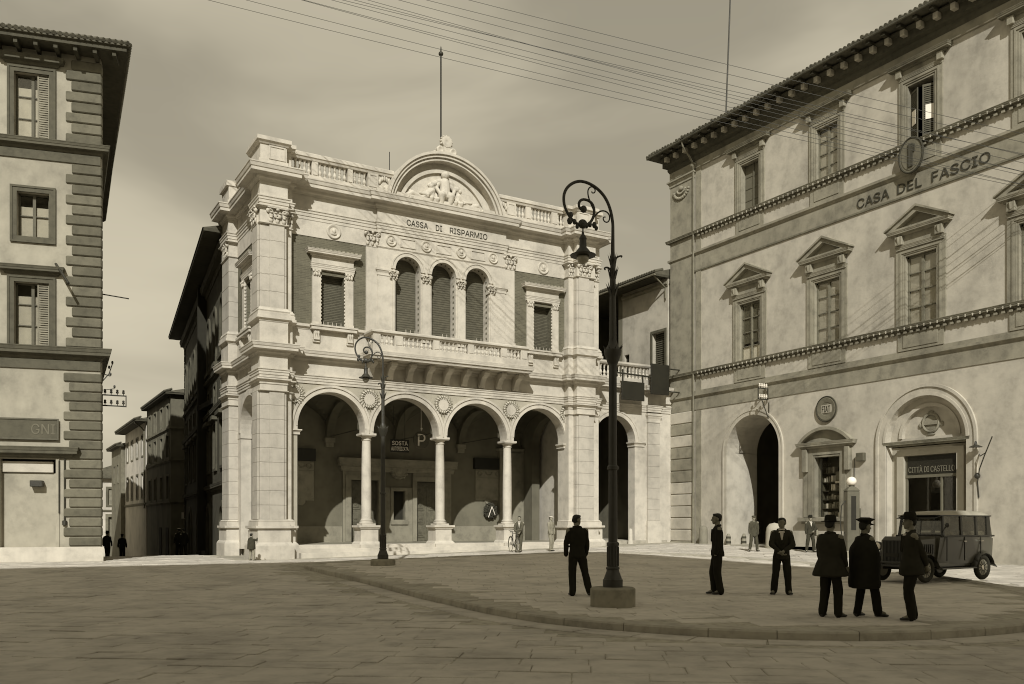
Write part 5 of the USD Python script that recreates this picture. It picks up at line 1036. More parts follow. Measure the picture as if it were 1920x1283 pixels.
# ================================================================== SIGNS AND WALL FITTINGS
def solo(name, label, cat, mesh, m, group=None, smooth=None):
    p = put('/World', name, mesh, m, smooth=smooth); return tag(p, label, cat, group)
sg = thing('parking_notice', 'black notice board reading SOSTA AUTORIZZATA hanging under the second bank arch', 'sign')
FS = Fr((0, 41.5), (1, 0), (0, -1))
put(sg, 'board', G().box(17.42, 18.42, 0, .04, 5.18, 5.82, ch=.01).arrays(FS), 'sign_black'); put(sg, 'hanger', G().tube([(17.6, .02, 5.8), (17.6, .02, 7.5)], .012, 5).tube([(18.2, .02, 5.8), (18.2, .02, 7.5)], .012, 5).arrays(FS), 'iron')
put_text(sg, 'lettering', 'SOSTA', FS, 17.50, .041, 5.53, .20, 'sign_white', width=.84, depth=.012); put_text(sg, 'lettering', 'AUTORIZZATA', FS, 17.46, .041, 5.26, .19, 'sign_white', width=.92, depth=.012)
sg = thing('parking_sign', 'dark round board with a large white letter P under the second bank arch', 'sign')
put(sg, 'board', G().lathe((19.1, 0, 5.85), [(0, .04), (.42, .04), (.44, .03), (.44, 0), (0, 0)], 28, 'y').arrays(FS), 'shutter_wood'); put(sg, 'hanger', G().tube([(19.1, .02, 6.3), (19.1, .02, 7.6)], .015, 5).lathe((19.1, .05, 6.42), [(0, .05), (.05, .03), (.05, 0), (0, 0)], 10, 'y').arrays(FS), 'sign_white')
put_text(sg, 'lettering', 'P', FS, 18.90, .041, 5.55, .60, 'sign_white', width=.42, depth=.03)
def plaque(a0, a1, z0, z1, label, topx):
    fr = Fr((0, 44.0), (1, 0), (0, -1)); t = thing('memorial_plaque', label, 'plaque')
    put(t, 'slab', G().box(a0, a1, .0, .07, z0, z1, ch=.01).arrays(fr), 'loggia_dado')
    put(t, 'cornice', G().box(a0 - .12, topx, 0, .22, z1, z1 + .62).arrays(fr), 'sign_black')
    g = G()
    for k in range(3):
        x = a0 + .25 + k * (a1 - a0 - .5) / 2
        if k % 2 == 0: g.tube([(x + .12 * math.cos(q), .09, z1 - .25 + .12 * math.sin(q)) for q in np.linspace(0, 2 * np.pi, 14, endpoint=False)], .03, 5, closed=True)
        else: g.tube([(x + .2 * math.cos(q), .09, z1 - .15 + .18 * math.sin(q)) for q in np.linspace(np.pi, 2 * np.pi, 9)], .03, 5)
    g.box(a0, a1, .07, .09, z1 - .08, z1 - .03).box(a0, a1, .07, .09, z1 - .5, z1 - .46)
    put(t, 'garland', g.arrays(fr), 'letter_grey')
    put(t, 'foot', G().lathe(((a0 + a1) / 2, 0, z0 - .02), [(0, .08), (.2, .08), (.24, 0)], 14, 'y').arrays(fr), 'loggia_dado'); return t
plaque(13.0, 14.3, 2.75, 4.75, 'carved stone memorial plaque under a dark board, seen through the first bank arch', 14.35)
plaque(23.55, 25.2, 2.9, 4.65, 'carved stone memorial plaque under a dark board, seen through the third bank arch', 25.4)
wr = thing('laurel_wreath', 'dark round laurel wreath with crossed ribbons leaning on the loggia wall', 'wreath')
fr = Fr((24.45, 43.85), (1, 0), (0, -1)); g = G(); rr = np.random.default_rng(8)
for q in rr.uniform(0, 2 * np.pi, 240):
    rad = rr.uniform(.1, .44); g.ball((rad * math.cos(q), rr.uniform(0, .1), 2.32 + rad * math.sin(q)), (.06, .03, .06))
put(wr, 'leaves', g.arrays(fr), 'leaf_dark'); put(wr, 'ribbon', G().tube([(-.2, .14, 1.95), (.02, .15, 2.55)], .02, 5).tube([(.22, .14, 2.1), (.02, .15, 2.55)], .02, 5).arrays(fr), 'sign_white')
# hanging shop boards on a bracket at the palace's far corner
FBR = Fr((0, 38.15), (1, 0), (0, -1))
hb_ = thing('projecting_board', 'large blank black board projecting from the corner of the palace', 'sign')
put(hb_, 'board', G().box(31.3, 32.55, -.05, .05, 8.68, 10.34, ch=.01).arrays(FBR), 'sign_black'); put(hb_, 'bracket', G().tube([(31.35, 0, 9.60), (28.5, 0, 9.66)], .05, 6).arrays(FBR), 'iron')
for z in (10.15, 8.9): put(hb_, 'wall_arm', G().tube([(32.5, 0, z), (33.42, 0, z)], .04, 6).arrays(FBR), 'iron')
hb_ = thing('hanging_board', 'smaller blank black board hung from the bracket of the larger one', 'sign')
put(hb_, 'board', G().box(29.3, 30.83, -.04, .04, 8.24, 9.24, ch=.01).arrays(FBR), 'sign_black'); put(hb_, 'strap', G().box(29.34, 29.41, -.03, .03, 9.24, 9.86).arrays(FBR), 'iron'); put(hb_, 'strap', G().box(30.7, 30.77, -.03, .03, 9.24, 9.66).arrays(FBR), 'iron')
ft = thing('round_garage_sign', 'round grey disc lettered FIAT on the palace wall above the shop window', 'sign')
fa, fz = VA(28.06), 6.87
put(ft, 'disc', G().lathe((fa, 0, fz), [(0, .05), (.30, .05), (.32, .07), (.50, .10), (.58, .07), (.60, .0)], 36, 'y').arrays(FC), 'sign_grey', smooth=30); put(ft, 'plate', G().box(fa - .30, fa + .30, .05, .075, fz - .19, fz + .19, ch=.01).arrays(FC), 'spandrel_plaster')
g = G().tube([(fa + .57 * math.cos(q), .08, fz + .57 * math.sin(q)) for q in np.linspace(0, 2 * np.pi, 36, endpoint=False)], .03, 6, closed=True); put(ft, 'rim', g.arrays(FC), 'letter_dark')
put_text(ft, 'lettering', 'FIAT', FC, fa - .23, .076, fz - .14, .28, 'letter_dark', width=.46, depth=.012)
ov = thing('oval_shield', 'oval grey shield with a dark upright bar hung over the palace frieze', 'shield')
fro = Fr((33.22, 23.55), (0, -1), (-1, 0)); g = G()
th = np.linspace(0, 2 * np.pi, 40, endpoint=False); el_ = Polygon(np.column_stack([.55 * np.cos(th), 16.90 + .72 * np.sin(th)]))
put(ov, 'panel', G().poly(el_, 0, .10).poly(el_.buffer(-.12), .10, .12).arrays(fro), 'sign_grey')
put(ov, 'rim', G().tube([(.55 * math.cos(q), .09, 16.90 + .72 * math.sin(q)) for q in th], .045, 6, closed=True).arrays(fro), 'letter_dark')
g = G()
for x in (-.08, -.03, .03, .08): g.tube([(x, .14, 16.42), (x, .14, 17.36)], .035, 6)
put(ov, 'upright_bar', g.box(.08, .2, .12, .16, 17.0, 17.3).arrays(fro), 'letter_dark'); put(ov, 'hanger', G().tube([(0, -.2, 17.3), (0, .05, 17.3)], .03, 5).tube([(0, -.2, 16.5), (0, .05, 16.5)], .03, 5).arrays(fro), 'iron')
def rack(name, label, fr, a0, a1, zs, pins, ztop):
    t = thing(name, label, 'insulator rack')
    g = G()
    for z in zs: g.box(a0, a1, -.02, .02, z - .025, z + .025)
    g.box(a1 - .04, a1, -.02, .02, zs[-1], zs[0]).box(a0, a0 + .04, -.02, .02, zs[-1], zs[0])
    put(t, 'frame', g.arrays(fr), 'iron')
    for z in zs:
        for a in np.linspace(a0 + .12, a1 - .12, pins): put(t, 'insulator', G().lathe((a, 0, z + .02), [(.015, 0), (.015, .06), (.05, .07), (.055, .12), (.035, .14), (.05, .18), (.03, .22), (0, .23)], 8).arrays(fr), ztop)
    return t
_sn = np.array([.998, -.065])
rack('insulator_rack', 'iron rack of eight insulators projecting from the left corner building', Fr((4.05, 39.9), _sn, np.array([.065, .998])), .05, .98, (6.85, 6.42), 4, 'iron')
rk = rack('insulator_rack', 'iron rack of white insulators on the palace wall right of the street arch', Fr((33.38, 31.6), (-1, 0), (0, -1)), .05, .75, (8.25, 7.72), 4, 'porcelain')
put(rk, 'strut', G().tube([(.0, 0, 6.75), (.5, 0, 7.72)], .025, 5).tube([(0, 0, 6.7), (0, 0, 7.6)], .02, 5).arrays(Fr((33.38, 31.6), (-1, 0), (0, -1))), 'iron')
t = thing('wire_bracket', 'small iron wire bracket with knobs under the cornice of the left corner building', 'bracket'); fr = Fr((4.05, 39.7), _sn, np.array([.065, .998]))
put(t, 'arm', G().tube([(0, 0, 7.3), (.3, 0, 7.7), (.42, 0, 8.1)], .02, 5).tube([(0, 0, 7.7), (.35, 0, 7.6)], .02, 5).tube([(0, 0, 7.0), (.5, 0, 7.1)], .015, 5).arrays(fr), 'iron')
for a, z in ((.42, 8.1), (.35, 7.62), (.3, 7.9), (.5, 7.12)): put(t, 'insulator', G().lathe((a, 0, z), [(.03, 0), (.045, .06), (.03, .12), (0, .13)], 8).arrays(fr), 'iron')
wl = thing('wall_lantern', 'dark wall lantern on a scrolled bracket beside the shop arch', 'lantern'); fr = Fr((33.38, 20.75), (-1, 0), (0, -1))
put(wl, 'bracket', G().tube([(.02, .0, 2.6), (.1, 0, 3.2), (.22, .15, 3.7), (.38, .45, 4.2), (.45, .8, 4.9)], .025, 6).tube([(0, 0, 4.3), (.25, .2, 4.2), (.4, .5, 4.3)], .018, 6).arrays(fr), 'iron')
put(wl, 'shade', G().lathe((.3, .05, 4.55), [(.0, .25), (.04, .22), (.06, .10), (.24, .02), (.24, 0), (0, 0)], 14).arrays(fr), 'iron'); put(wl, 'knob', G().ball((.12, 0, 3.45), (.11, .11, .12), 2).arrays(fr), 'iron', smooth=True)
fl = thing('flagpole', 'bare flagpole with a ball finial standing on the bank pediment', 'flagpole')
put(fl, 'pole', G().tube([(18.98, -.45, 18.6), (18.98, -.45, 24.25)], .045, 8).arrays(FB), 'wire'); put(fl, 'finial', G().lathe((18.98, -.45, 24.2), [(.03, 0), (.1, .04), (.12, .1), (.1, .17), (.04, .2), (.03, .4), (0, .5)], 12).arrays(FB), 'wire', smooth=True)
solo('lightning_rod', 'thin lightning rod on the bank roof left of the pediment', 'rod', G().tube([(16.5, -.9, 16.5), (16.5, -.9, 19.2)], .02, 6).arrays(FB), 'wire')
solo('roof_mast', 'thin leaning mast rising from the palace roof edge', 'mast', G().tube([(32.9, 34.1, 22.2), (33.25, 34.0, 31.0)], .04, 6).arrays(), 'wire')
# overhead wires: from the left corner building's roof side to the palace's near end
def ray_at(x, y, Z): X_ = (x - 960) / 1675 * Z; return np.array([SN * X_ + CS * Z, -CS * X_ + SN * Z, EYE + (983 - y) / 1675 * Z])
ORD = [w_ + ' of the thin dark wires crossing the sky to the palace' for w_ in ('lowest', 'second lowest', 'third lowest', 'fourth lowest', 'fifth lowest', 'lower of the close pair', 'upper of the close pair', 'third highest', 'second highest', 'highest', 'short-starting middle one')]
WIRES = [((706, 75), (1300, 221)), ((767, 75), (1300, 211)), ((848, 75), (1300, 199.5)), ((874, 77), (1300, 189)), ((919, 77), (1300, 179.5)), ((967, 77), (1300, 165)), ((970, 77), (1300, 158)), ((1045, 78), (1300, 147)), ((1116, 80), (1300, 128)), ((1187, 80), (1300, 110)), ((1050, 100), (1300, 171))]
for i, (p, q) in enumerate(WIRES):
    sl = (q[1] - p[1]) / (q[0] - p[0]); ya = p[1] + sl * (150 - p[0]) * 1.0; yb = q[1] + sl * .86 * (1990 - q[0])
    A_, B_ = ray_at(150, ya, 35.0), ray_at(1990, yb, 32.0)
    M_ = ray_at(*[(p[0] + q[0]) / 2, (p[1] + q[1]) / 2], 36.0)
    tt = np.linspace(0, 1, 25)[:, None]; P_ = A_ * (1 - tt) + B_ * tt; P_[:, 2] -= (4 * tt * (1 - tt))[:, 0] * .25
    mid = P_[12]; tag(put('/World', 'overhead_wire', G().tube(P_, .0085, 5).arrays(), 'wire'), ORD[i], 'wire', 'overhead wires crossing above the piazza')
# bollards, kerb guard, pump
bo = thing('stone_bollard', 'grey round-topped stone bollard at the far corner of the palace', 'bollard', None, (32.85, 35.7, .42))
put(bo, 'post', G().lathe((0, 0, 0), [(.24, 0), (.22, .85), (.2, .98), (.12, 1.06), (0, 1.08)], 18).arrays(), 'palace_trim', smooth=40); put(bo, 'base', G().lathe((0, 0, 0), [(.28, -.1), (.28, .1), (.24, .14), (0, .14)], 18).arrays(), 'palace_trim')
bo = thing('kerb_guard', 'whitewashed rounded guard stone at the right side of the street arch', 'bollard', None, (33.12, 31.0, .42))
put(bo, 'post', G().lathe((0, 0, 0), [(.42, 0), (.40, .8), (.36, 1.0), (.24, 1.16), (0, 1.22)], 18).arrays(), 'spandrel_plaster', smooth=40); put(bo, 'base', G().lathe((0, 0, -.2), [(.46, 0), (.46, .3), (0, .3)], 18).arrays(), 'palace_trim')
bo = thing('pale_bollard', 'slim pale bollard standing inside the link arch', 'bollard', None, (30.25, 38.6, .62))
put(bo, 'post', G().lathe((0, 0, 0), [(.13, 0), (.12, .55), (.09, .68), (0, .72)], 14).arrays(), 'white_stone', smooth=40); put(bo, 'base', G().lathe((0, 0, -.2), [(.17, 0), (.17, .26), (0, .26)], 14).arrays(), 'white_stone')
for k, (uu, vv_) in enumerate(((33.2, 34.2), (33.2, 33.75))):
    t = thing('painted_guard', ['striped corner guard at the left foot of the street arch', 'second striped guard just inside the foot of the street arch'][k], 'guard', None, (uu + (.0 if k == 0 else 1.2), vv_ if k == 0 else 34.3, .45))
    put(t, 'post', G().lathe((0, 0, 0), [(.13, 0), (.11, .5), (.06, .62), (0, .63)], 10).arrays(), 'palace_trim'); put(t, 'stripe', G().lathe((0, 0, .12), [(.135, 0), (.13, .12)], 10).lathe((0, 0, .38), [(.128, 0), (.12, .1)], 10).arrays(), 'letter_dark')
pu = thing('fuel_pump', 'tall slim fuel pump with a white globe on top in front of the shop window', 'fuel pump', None, (31.0, 24.8, .33), math.radians(150))
mat('board_dark', .045, var=.2)
mat('pump_paint', 0.11, var=.15, s1=3, rough=.45, spec=.4)
put(pu, 'body', G().box(-.26, .26, -.22, .22, .12, 2.62, ch=.03).arrays(), 'pump_paint'); put(pu, 'base', G().box(-.32, .32, -.28, .28, -.2, .14, ch=.02).arrays(), 'plinth_stone')
put(pu, 'cap', G().hull([(-.28, -.24, 2.62), (.28, -.24, 2.62), (-.28, .24, 2.62), (.28, .24, 2.62), (-.14, -.12, 2.78), (.14, -.12, 2.78), (-.14, .12, 2.78), (.14, .12, 2.78)]).lathe((0, 0, 2.78), [(.1, 0), (.1, .06), (.13, .08), (0, .08)], 14).arrays(), 'pump_paint')
put(pu, 'globe', G().ball((0, 0, 3.02), (.20, .20, .19), 2).arrays(), 'sign_white', smooth=True); put(pu, 'side_tank', G().box(-.34, -.26, -.16, .16, .12, 1.9, ch=.02).arrays(), 'pump_paint')
for sgn_ in (1, -1):
    pl_ = put(pu, 'name_panel', G().box(-.1, .1, *(sorted((sgn_ * .22, sgn_ * .235))), 1.0, 2.4).arrays(), 'sign_black')
put(pu, 'hose', G().tube([(.26, 0, 2.2), (.42, 0, 2.0), (.46, 0, 1.2), (.4, .05, .6), (.32, .1, .9)], .022, 7).arrays(), 'iron', smooth=True)

# ================================================================== PEOPLE
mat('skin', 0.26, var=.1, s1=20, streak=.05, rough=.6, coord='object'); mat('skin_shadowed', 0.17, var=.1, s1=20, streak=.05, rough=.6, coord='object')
for k, gg in (('cloth_black', .018), ('cloth_charcoal', .028), ('cloth_dark', .045), ('cloth_mid', .085), ('cloth_tan', .24), ('cloth_pale', .50), ('cloth_brown', .065)):
    mat(k, gg, var=.25, s1=9, streak=.1, rough=.95, spec=.1, bump=.3, bs=60, coord='object')
mat('shoe_leather', .02, var=.2, rough=.45, spec=.4, coord='object'); mat('hair_dark', .02, var=.3, s1=40, rough=.6, coord='object')
def sph(p, r, n=12):
    r = np.broadcast_to(np.asarray(r, float), 3); return m3.Manifold.sphere(1.0, n).scale(tuple(map(float, r))).translate(tuple(map(float, p)))
def limb(pts, n=12):
    sp = [sph(p, r, n) for p, r in pts]; return [m3.Manifold.batch_hull([sp[i], sp[i + 1]]) for i in range(len(sp) - 1)]
def ik(a, b, l1, l2, hint):
    a, b = np.array(a, float), np.array(b, float); d = b - a; L = np.linalg.norm(d); L2 = min(L, (l1 + l2) * .995); d = d / L; b = a + d * L2
    x = (l1 * l1 - l2 * l2 + L2 * L2) / (2 * L2); h = math.sqrt(max(l1 * l1 - x * x, 0)); hn = np.array(hint, float); hn -= d * (hn @ d); hn /= max(np.linalg.norm(hn), 1e-6)
    return a + d * x + hn * h, b
def hand(w, direction, palm_n, side, H):
    """palm, four unequal bent fingers and a thumb"""
    d = np.array(direction, float); d /= np.linalg.norm(d); n = np.array(palm_n, float); n -= d * (n @ d); n /= np.linalg.norm(n); s = np.cross(d, n) * side
    o = limb([(w, .019 * H), (np.array(w) + d * .045 * H, .022 * H)]); o.append(m3.Manifold.batch_hull([sph(np.array(w) + d * .02 * H + s * q * .012 * H, .0095 * H, 8) for q in (-1, 1)] + [sph(np.array(w) + d * .055 * H + s * q * .019 * H, .0085 * H, 8) for q in (-1, 1)]))
    for q, L in ((-1.0, .036), (-.35, .044), (.35, .047), (1.0, .041)):
        b = np.array(w) + d * .055 * H + s * q * .019 * H; m = b + d * L * .55 * H + n * .008 * H; e = m + d * L * .35 * H + n * .022 * H
        o += limb([(b, .0068 * H), (m, .0062 * H), (e, .0052 * H)], 8)
    b = np.array(w) + d * .018 * H + s * .018 * H; o += limb([(b, .009 * H), (b + s * .02 * H + d * .02 * H + n * .008 * H, .0075 * H), (b + s * .022 * H + d * .043 * H + n * .018 * H, .006 * H)], 8)
    return o
def cloth(ms, H, L=.035, it=5, noise=.011, seed=0):
    v, f = fuse(ms, L * H, it); nn = meshkit.fbm(v * np.array([13, 13, 7]) / H, 3, seed) - .5
    t = trimesh.Trimesh(v, f, process=False); return v + t.vertex_normals * (nn * noise * 2 * H)[:, None], f
def person(label, u, v, z, H, yaw, feet=((-.07, 0), (.07, 0)), hands=None, hints=None, head_turn=0.0, top='jacket', hem=.47, top_m='cloth_charcoal', leg_m='cloth_black', hat=None, hat_m='cloth_black', skin='skin', shirt=None, hair=True, lean=(0, 0), flare=1.0, toe=(0, 0), knees=None, group=None, free_hands=(True, True), seed=0, bulk=1.0):
    t = thing('person', label, 'person', group, (u, v, z), yaw - math.pi / 2)
    A = lambda x, y, zz: np.array([x * H, y * H, zz * H])
    lx, ly = lean; hip = [A(s * .052 + lx * .3, ly * .3, .515) for s in (-1, 1)]; sh = [A(s * .108 + lx, ly, .805) for s in (-1, 1)]
    neck = A(lx, ly, .845); hc = A(lx * 1.1, ly * 1.1 + .012, .935)
    ca, sa = math.cos(head_turn), math.sin(head_turn); hd = lambda x, y, zz: hc + H * np.array([x * ca - y * sa, x * sa + y * ca, zz])
    hands = hands or [A(-.15, .04, .46), A(.15, .04, .46)]; hands = [np.array(h, float) * 1.0 for h in hands]
    hints = hints or [(-.5, -1, 0), (.5, -1, 0)]
    legs, arms = [], []
    for i, s in enumerate((-1, 1)):
        an = A(feet[i][0], feet[i][1], .048); kn, an = ik(hip[i], an, .238 * H, .234 * H, (0, 1, 0)); legs.append((hip[i], kn, an))
        el_, wr_ = ik(sh[i], hands[i], .165 * H, .150 * H, hints[i]); arms.append((sh[i], el_, wr_))
    # the body: one continuous figure
    o = limb([(A(lx * .3, ly * .3, .52), (.075 * H, .055 * H, .06 * H)), (A(lx * .6, ly * .6, .63), (.066 * H, .048 * H, .05 * H)), (A(lx * .9, ly * .9, .75), (.085 * H, .055 * H, .06 * H)), (A(lx, ly, .81), (.07 * H, .04 * H, .03 * H)), (neck, .033 * H), (hd(0, -.012, -.04), .034 * H)])
    o += [m3.Manifold.batch_hull([sph(hd(0, -.006, .018), (.046 * H, .056 * H, .048 * H), 16), sph(hd(0, .018, -.022), (.035 * H, .034 * H, .04 * H), 16)]), m3.Manifold.batch_hull([sph(hd(0, .022, -.03), .030 * H, 12), sph(hd(0, .036, -.052), .014 * H, 12)])]
    o += [m3.Manifold.batch_hull([sph(hd(0, .047, .010), .006 * H, 8), sph(hd(0, .062, -.017), .0075 * H, 8), sph(hd(0, .045, -.021), .010 * H, 8)]), sph(hd(0, .049, -.034), (.013 * H, .006 * H, .004 * H), 8), sph(hd(0, .048, -.041), (.012 * H, .006 * H, .004 * H), 8)]
    for s in (-1, 1): o += [sph(hd(s * .046, -.008, -.006), (.008 * H, .014 * H, .020 * H), 8), sph(hd(s * .018, .044, .012), (.010 * H, .008 * H, .005 * H), 8), m3.Manifold.batch_hull([sph(hd(s * .010, .050, .020), .004 * H, 6), sph(hd(s * .028, .043, .020), .004 * H, 6)])]
    for i, s in enumerate((-1, 1)):
        h_, k_, a_ = legs[i]; s_, e_, w_ = arms[i]
        o += limb([(h_, .048 * H), (k_, .033 * H), (a_, .022 * H)]) + limb([(a_, .022 * H), (a_ + A(toe[i] * .05, .06, -.025), .018 * H)])
        o += limb([(s_, .034 * H), (e_, .025 * H), (w_, .018 * H)])
        if free_hands[i]: o += hand(w_, (w_ - e_), (-s * .9, .3, .2) if abs((w_ - e_)[2]) > .4 * np.linalg.norm(w_ - e_) else (0, -.2, -1), s, H)
    put(t, 'body', fuse(o), skin, smooth=50)
    # trousers, shoes
    tr = limb([(A(lx * .3, ly * .3, .535), (.080 * H, .060 * H, .05 * H)), (A(lx * .3, ly * .3, .48), (.078 * H, .060 * H, .05 * H))])
    for h_, k_, a_ in legs: tr += limb([(h_ - A(0, 0, .01), .060 * H), (k_, .050 * H), ((k_ + a_) / 2, .046 * H), (a_ + A(0, -.004, -.018), .043 * H)])
    put(t, 'trousers', cloth(tr, H, seed=seed), leg_m, smooth=60)
    for i, (h_, k_, a_) in enumerate(legs):
        d = np.array([toe[i], 1.0, 0]); d /= np.linalg.norm(d); g0 = np.array([a_[0], a_[1], 0])
        sv_, sf_ = fuse([m3.Manifold.batch_hull([sph(g0 - d * .018 * H + A(0, 0, .022), .022 * H, 12), sph(g0 + d * .03 * H + A(0, 0, .022), (.026 * H, .026 * H, .022 * H), 12), sph(g0 + A(0, 0, .05), .024 * H, 12)]), m3.Manifold.batch_hull([sph(g0 + d * .03 * H + A(0, 0, .020), (.026 * H, .026 * H, .020 * H), 12), sph(g0 + d * .085 * H + A(0, 0, .014), (.022 * H, .022 * H, .014 * H), 12)])])
        put(t, 'shoe', (sv_, sf_), 'shoe_leather', smooth=50)
    # jacket or coat
    B = bulk; jk = limb([(A(lx, ly, .828), (.090 * H * B, .046 * H, .025 * H)), (A(lx * .95, ly * .95, .78), (.116 * H * B, .068 * H * B, .045 * H)), (A(lx * .85, ly * .85, .69), (.108 * H * B, .072 * H * B, .05 * H)), (A(lx * .5, ly * .5, .60), (.096 * H * B, .068 * H * B, .04 * H)), (A(lx * .3, ly * .3, .53), (.104 * H * B * flare ** .5, .078 * H * B * flare ** .5, .03 * H)), (A(lx * .2, ly * .2, hem + .02), (.110 * H * B * flare, .084 * H * B * flare, .02 * H))], 16)
    for i, (s_, e_, w_) in enumerate(arms): jk += limb([(s_ + A((1 - 2 * i) * .012, 0, -.005), .046 * H), (e_, .036 * H), (w_ - (w_ - e_) * .10, .029 * H)])
    if top == 'cape': jk += [m3.Manifold.batch_hull([sph(A(lx, ly, .81), (.12 * H, .07 * H, .03 * H), 16), sph(A(lx, ly, .70), (.165 * H * B, .11 * H * B, .03 * H), 16)]), m3.Manifold.batch_hull([sph(A(lx, ly, .70), (.165 * H * B, .11 * H * B, .03 * H), 16), sph(A(0, 0, hem + .02), (.135 * H * flare, .11 * H * flare, .02 * H), 16)])]
    put(t, {'jacket': 'jacket', 'coat': 'overcoat', 'cape': 'cape'}[top], cloth(jk, H, seed=seed + 1), top_m, smooth=60)
    col = limb([(A(lx - .045, ly + .005, .845), .018 * H), (A(lx, ly - .03, .855), .018 * H), (A(lx + .045, ly + .005, .845), .018 * H)]); put(t, 'collar', fuse(col), top_m, smooth=60)
    if top != 'cape': put(t, 'lapel', fuse([m3.Manifold.batch_hull([sph(A(lx * .95 + s * .030, ly * .95 + .062 * B, .80), .010 * H, 8), sph(A(lx * .95 + s * .050, ly * .95 + .052 * B, .77), .010 * H, 8), sph(A(lx * .8 + s * .006, ly * .8 + .074 * B, .66), .008 * H, 8)]) for s in (-1, 1)]), top_m, smooth=50)
    if shirt: put(t, 'shirt', fuse([m3.Manifold.batch_hull([sph(A(lx - .026, ly + .052, .815), .014 * H, 8), sph(A(lx + .026, ly + .052, .815), .014 * H, 8), sph(A(lx * .8, ly * .8 + .066, .66 if shirt == 'long' else .72), .012 * H, 8)]), m3.Manifold.batch_hull([sph(A(lx - .03, ly + .03, .848), .012 * H, 8), sph(A(lx + .03, ly + .03, .848), .012 * H, 8)])]), 'cloth_pale', smooth=50)
    if hair: put(t, 'hair', fuse([m3.Manifold.batch_hull([sph(hd(0, -.014, .030), (.050 * H, .055 * H, .042 * H), 14), sph(hd(0, -.034, -.004), (.044 * H, .030 * H, .034 * H), 14), sph(hd(0, .026, .052), (.034 * H, .020 * H, .014 * H), 12)])]), 'hair_dark', smooth=50)
    def local(g):
        q = [np.column_stack([v_[:, 0] * ca - v_[:, 1] * sa, v_[:, 0] * sa + v_[:, 1] * ca, v_[:, 2]]) * H + hc for v_ in g.v]; return np.concatenate(q), np.concatenate(g.f)
    if hat == 'fedora':
        g = G().lathe((0, -.004, .028), [(.056, .0), (.088, .004), (.092, .010), (.060, .012), (.057, .045), (.048, .072), (.020, .074), (0, .066)], 24); hp = put(t, 'hat', local(g), hat_m, smooth=50)
        put(hp, 'hat_band', local(G().lathe((0, -.004, .040), [(.0585, 0), (.0585, .014)], 24)), 'cloth_black')
    elif hat == 'cap':
        put(t, 'cap', local(G().ball((0, -.004, .048), (.062, .066, .026), 2).hull([(-.035, .045, .036), (.035, .045, .036), (-.03, .085, .028), (.03, .085, .028), (-.035, .045, .046), (.035, .045, .046), (0, .092, .030)])), hat_m, smooth=50)
    elif hat == 'wide':
        put(t, 'peaked_hat', local(G().lathe((0, -.002, .03), [(.056, 0), (.058, .022), (.070, .030), (.096, .044), (.090, .052), (.04, .066), (0, .068)], 24).hull([(-.04, .04, .03), (.04, .04, .03), (-.034, .09, .018), (.034, .09, .018), (-.04, .04, .038), (.04, .04, .038)]).hull([(-.098, .02, .066), (-.098, -.02, .066), (.098, .02, .066), (.098, -.02, .066), (0, .07, .082), (0, -.06, .1), (-.07, 0, .098), (.07, 0, .098)])), hat_m, smooth=40)
    return t
yR, yF = math.atan2(-CS, SN), math.atan2(SN, CS)          # world headings: to the right of the picture, and away from the viewer
def hz(*a): return [np.array(x) for x in a]
def Hh(H, l, r): return [np.array(l) * H, np.array(r) * H]
def gz(u, v): return float(z_top(u, v)) + .008
H = 1.76; person('lone man in a dark suit with hands in pockets, left of the near lamp post', 11.15, 16.1, gz(11.15, 16.1), H, yF + .15, feet=((-.06, .0), (.15, -.03)), hands=Hh(H, (-.135, .045, .47), (.12, .045, .47)), hints=[(-1, -.35, 0), (1, -.35, 0)], head_turn=-.9, hem=.46, top_m='cloth_black', leg_m='cloth_black', skin='skin_shadowed', toe=(-.2, .5), free_hands=(False, False), seed=1)
H = 1.78; person('slim bareheaded man in profile facing left, standing apart in the middle', 13.94, 14.7, gz(13.94, 14.7), H, yR + math.pi - .05, feet=((-.045, -.03), (.05, .03)), hands=Hh(H, (-.12, .05, .47), (.12, .04, .48)), hints=[(-.5, -1, 0), (.5, -1, 0)], hem=.46, top_m='cloth_black', leg_m='cloth_black', skin='skin_shadowed', free_hands=(False, False), seed=3)
H = 1.68; person('man in an open dark suit clasping his hands in front, facing the viewer', 15.13, 13.95, gz(15.13, 13.95), H, yF + math.pi - .25, feet=((-.09, 0), (.10, 0)), hands=Hh(H, (-.03, .105, .57), (.03, .11, .56)), hints=[(-1, -.25, 0), (1, -.25, 0)], head_turn=-.5, hem=.45, top_m='cloth_charcoal', leg_m='cloth_black', skin='skin_shadowed', shirt='short', toe=(-.4, .4), seed=5)
H = 1.66; person('man in felt hat and flared jacket seen from behind, leftmost of the talkers', 12.27, 10.25, gz(12.27, 10.25), H, yR + .75, feet=((-.07, -.02), (.09, .0)), hands=Hh(H, (-.13, .08, .50), (.12, .10, .51)), hints=[(-.5, -1, 0), (.5, -1, 0)], hem=.40, flare=1.5, top='coat', top_m='cloth_charcoal', leg_m='cloth_black', hat='fedora', skin='skin_shadowed', shirt='short', toe=(-.2, .4), seed=7, bulk=1.16)
H = 1.62; person('man in a long dark cape and wide peaked hat between two talking men', 12.80, 9.98, gz(12.8, 9.98), H, yR + .25, feet=((-.05, -.05), (.08, .11)), hands=Hh(H, (-.10, .08, .5), (.10, .10, .5)), hem=.29, flare=1.35, top='cape', top_m='cloth_black', leg_m='cloth_black', hat='wide', skin='skin_shadowed', toe=(-.2, .4), free_hands=(False, False), seed=9, bulk=1.15)
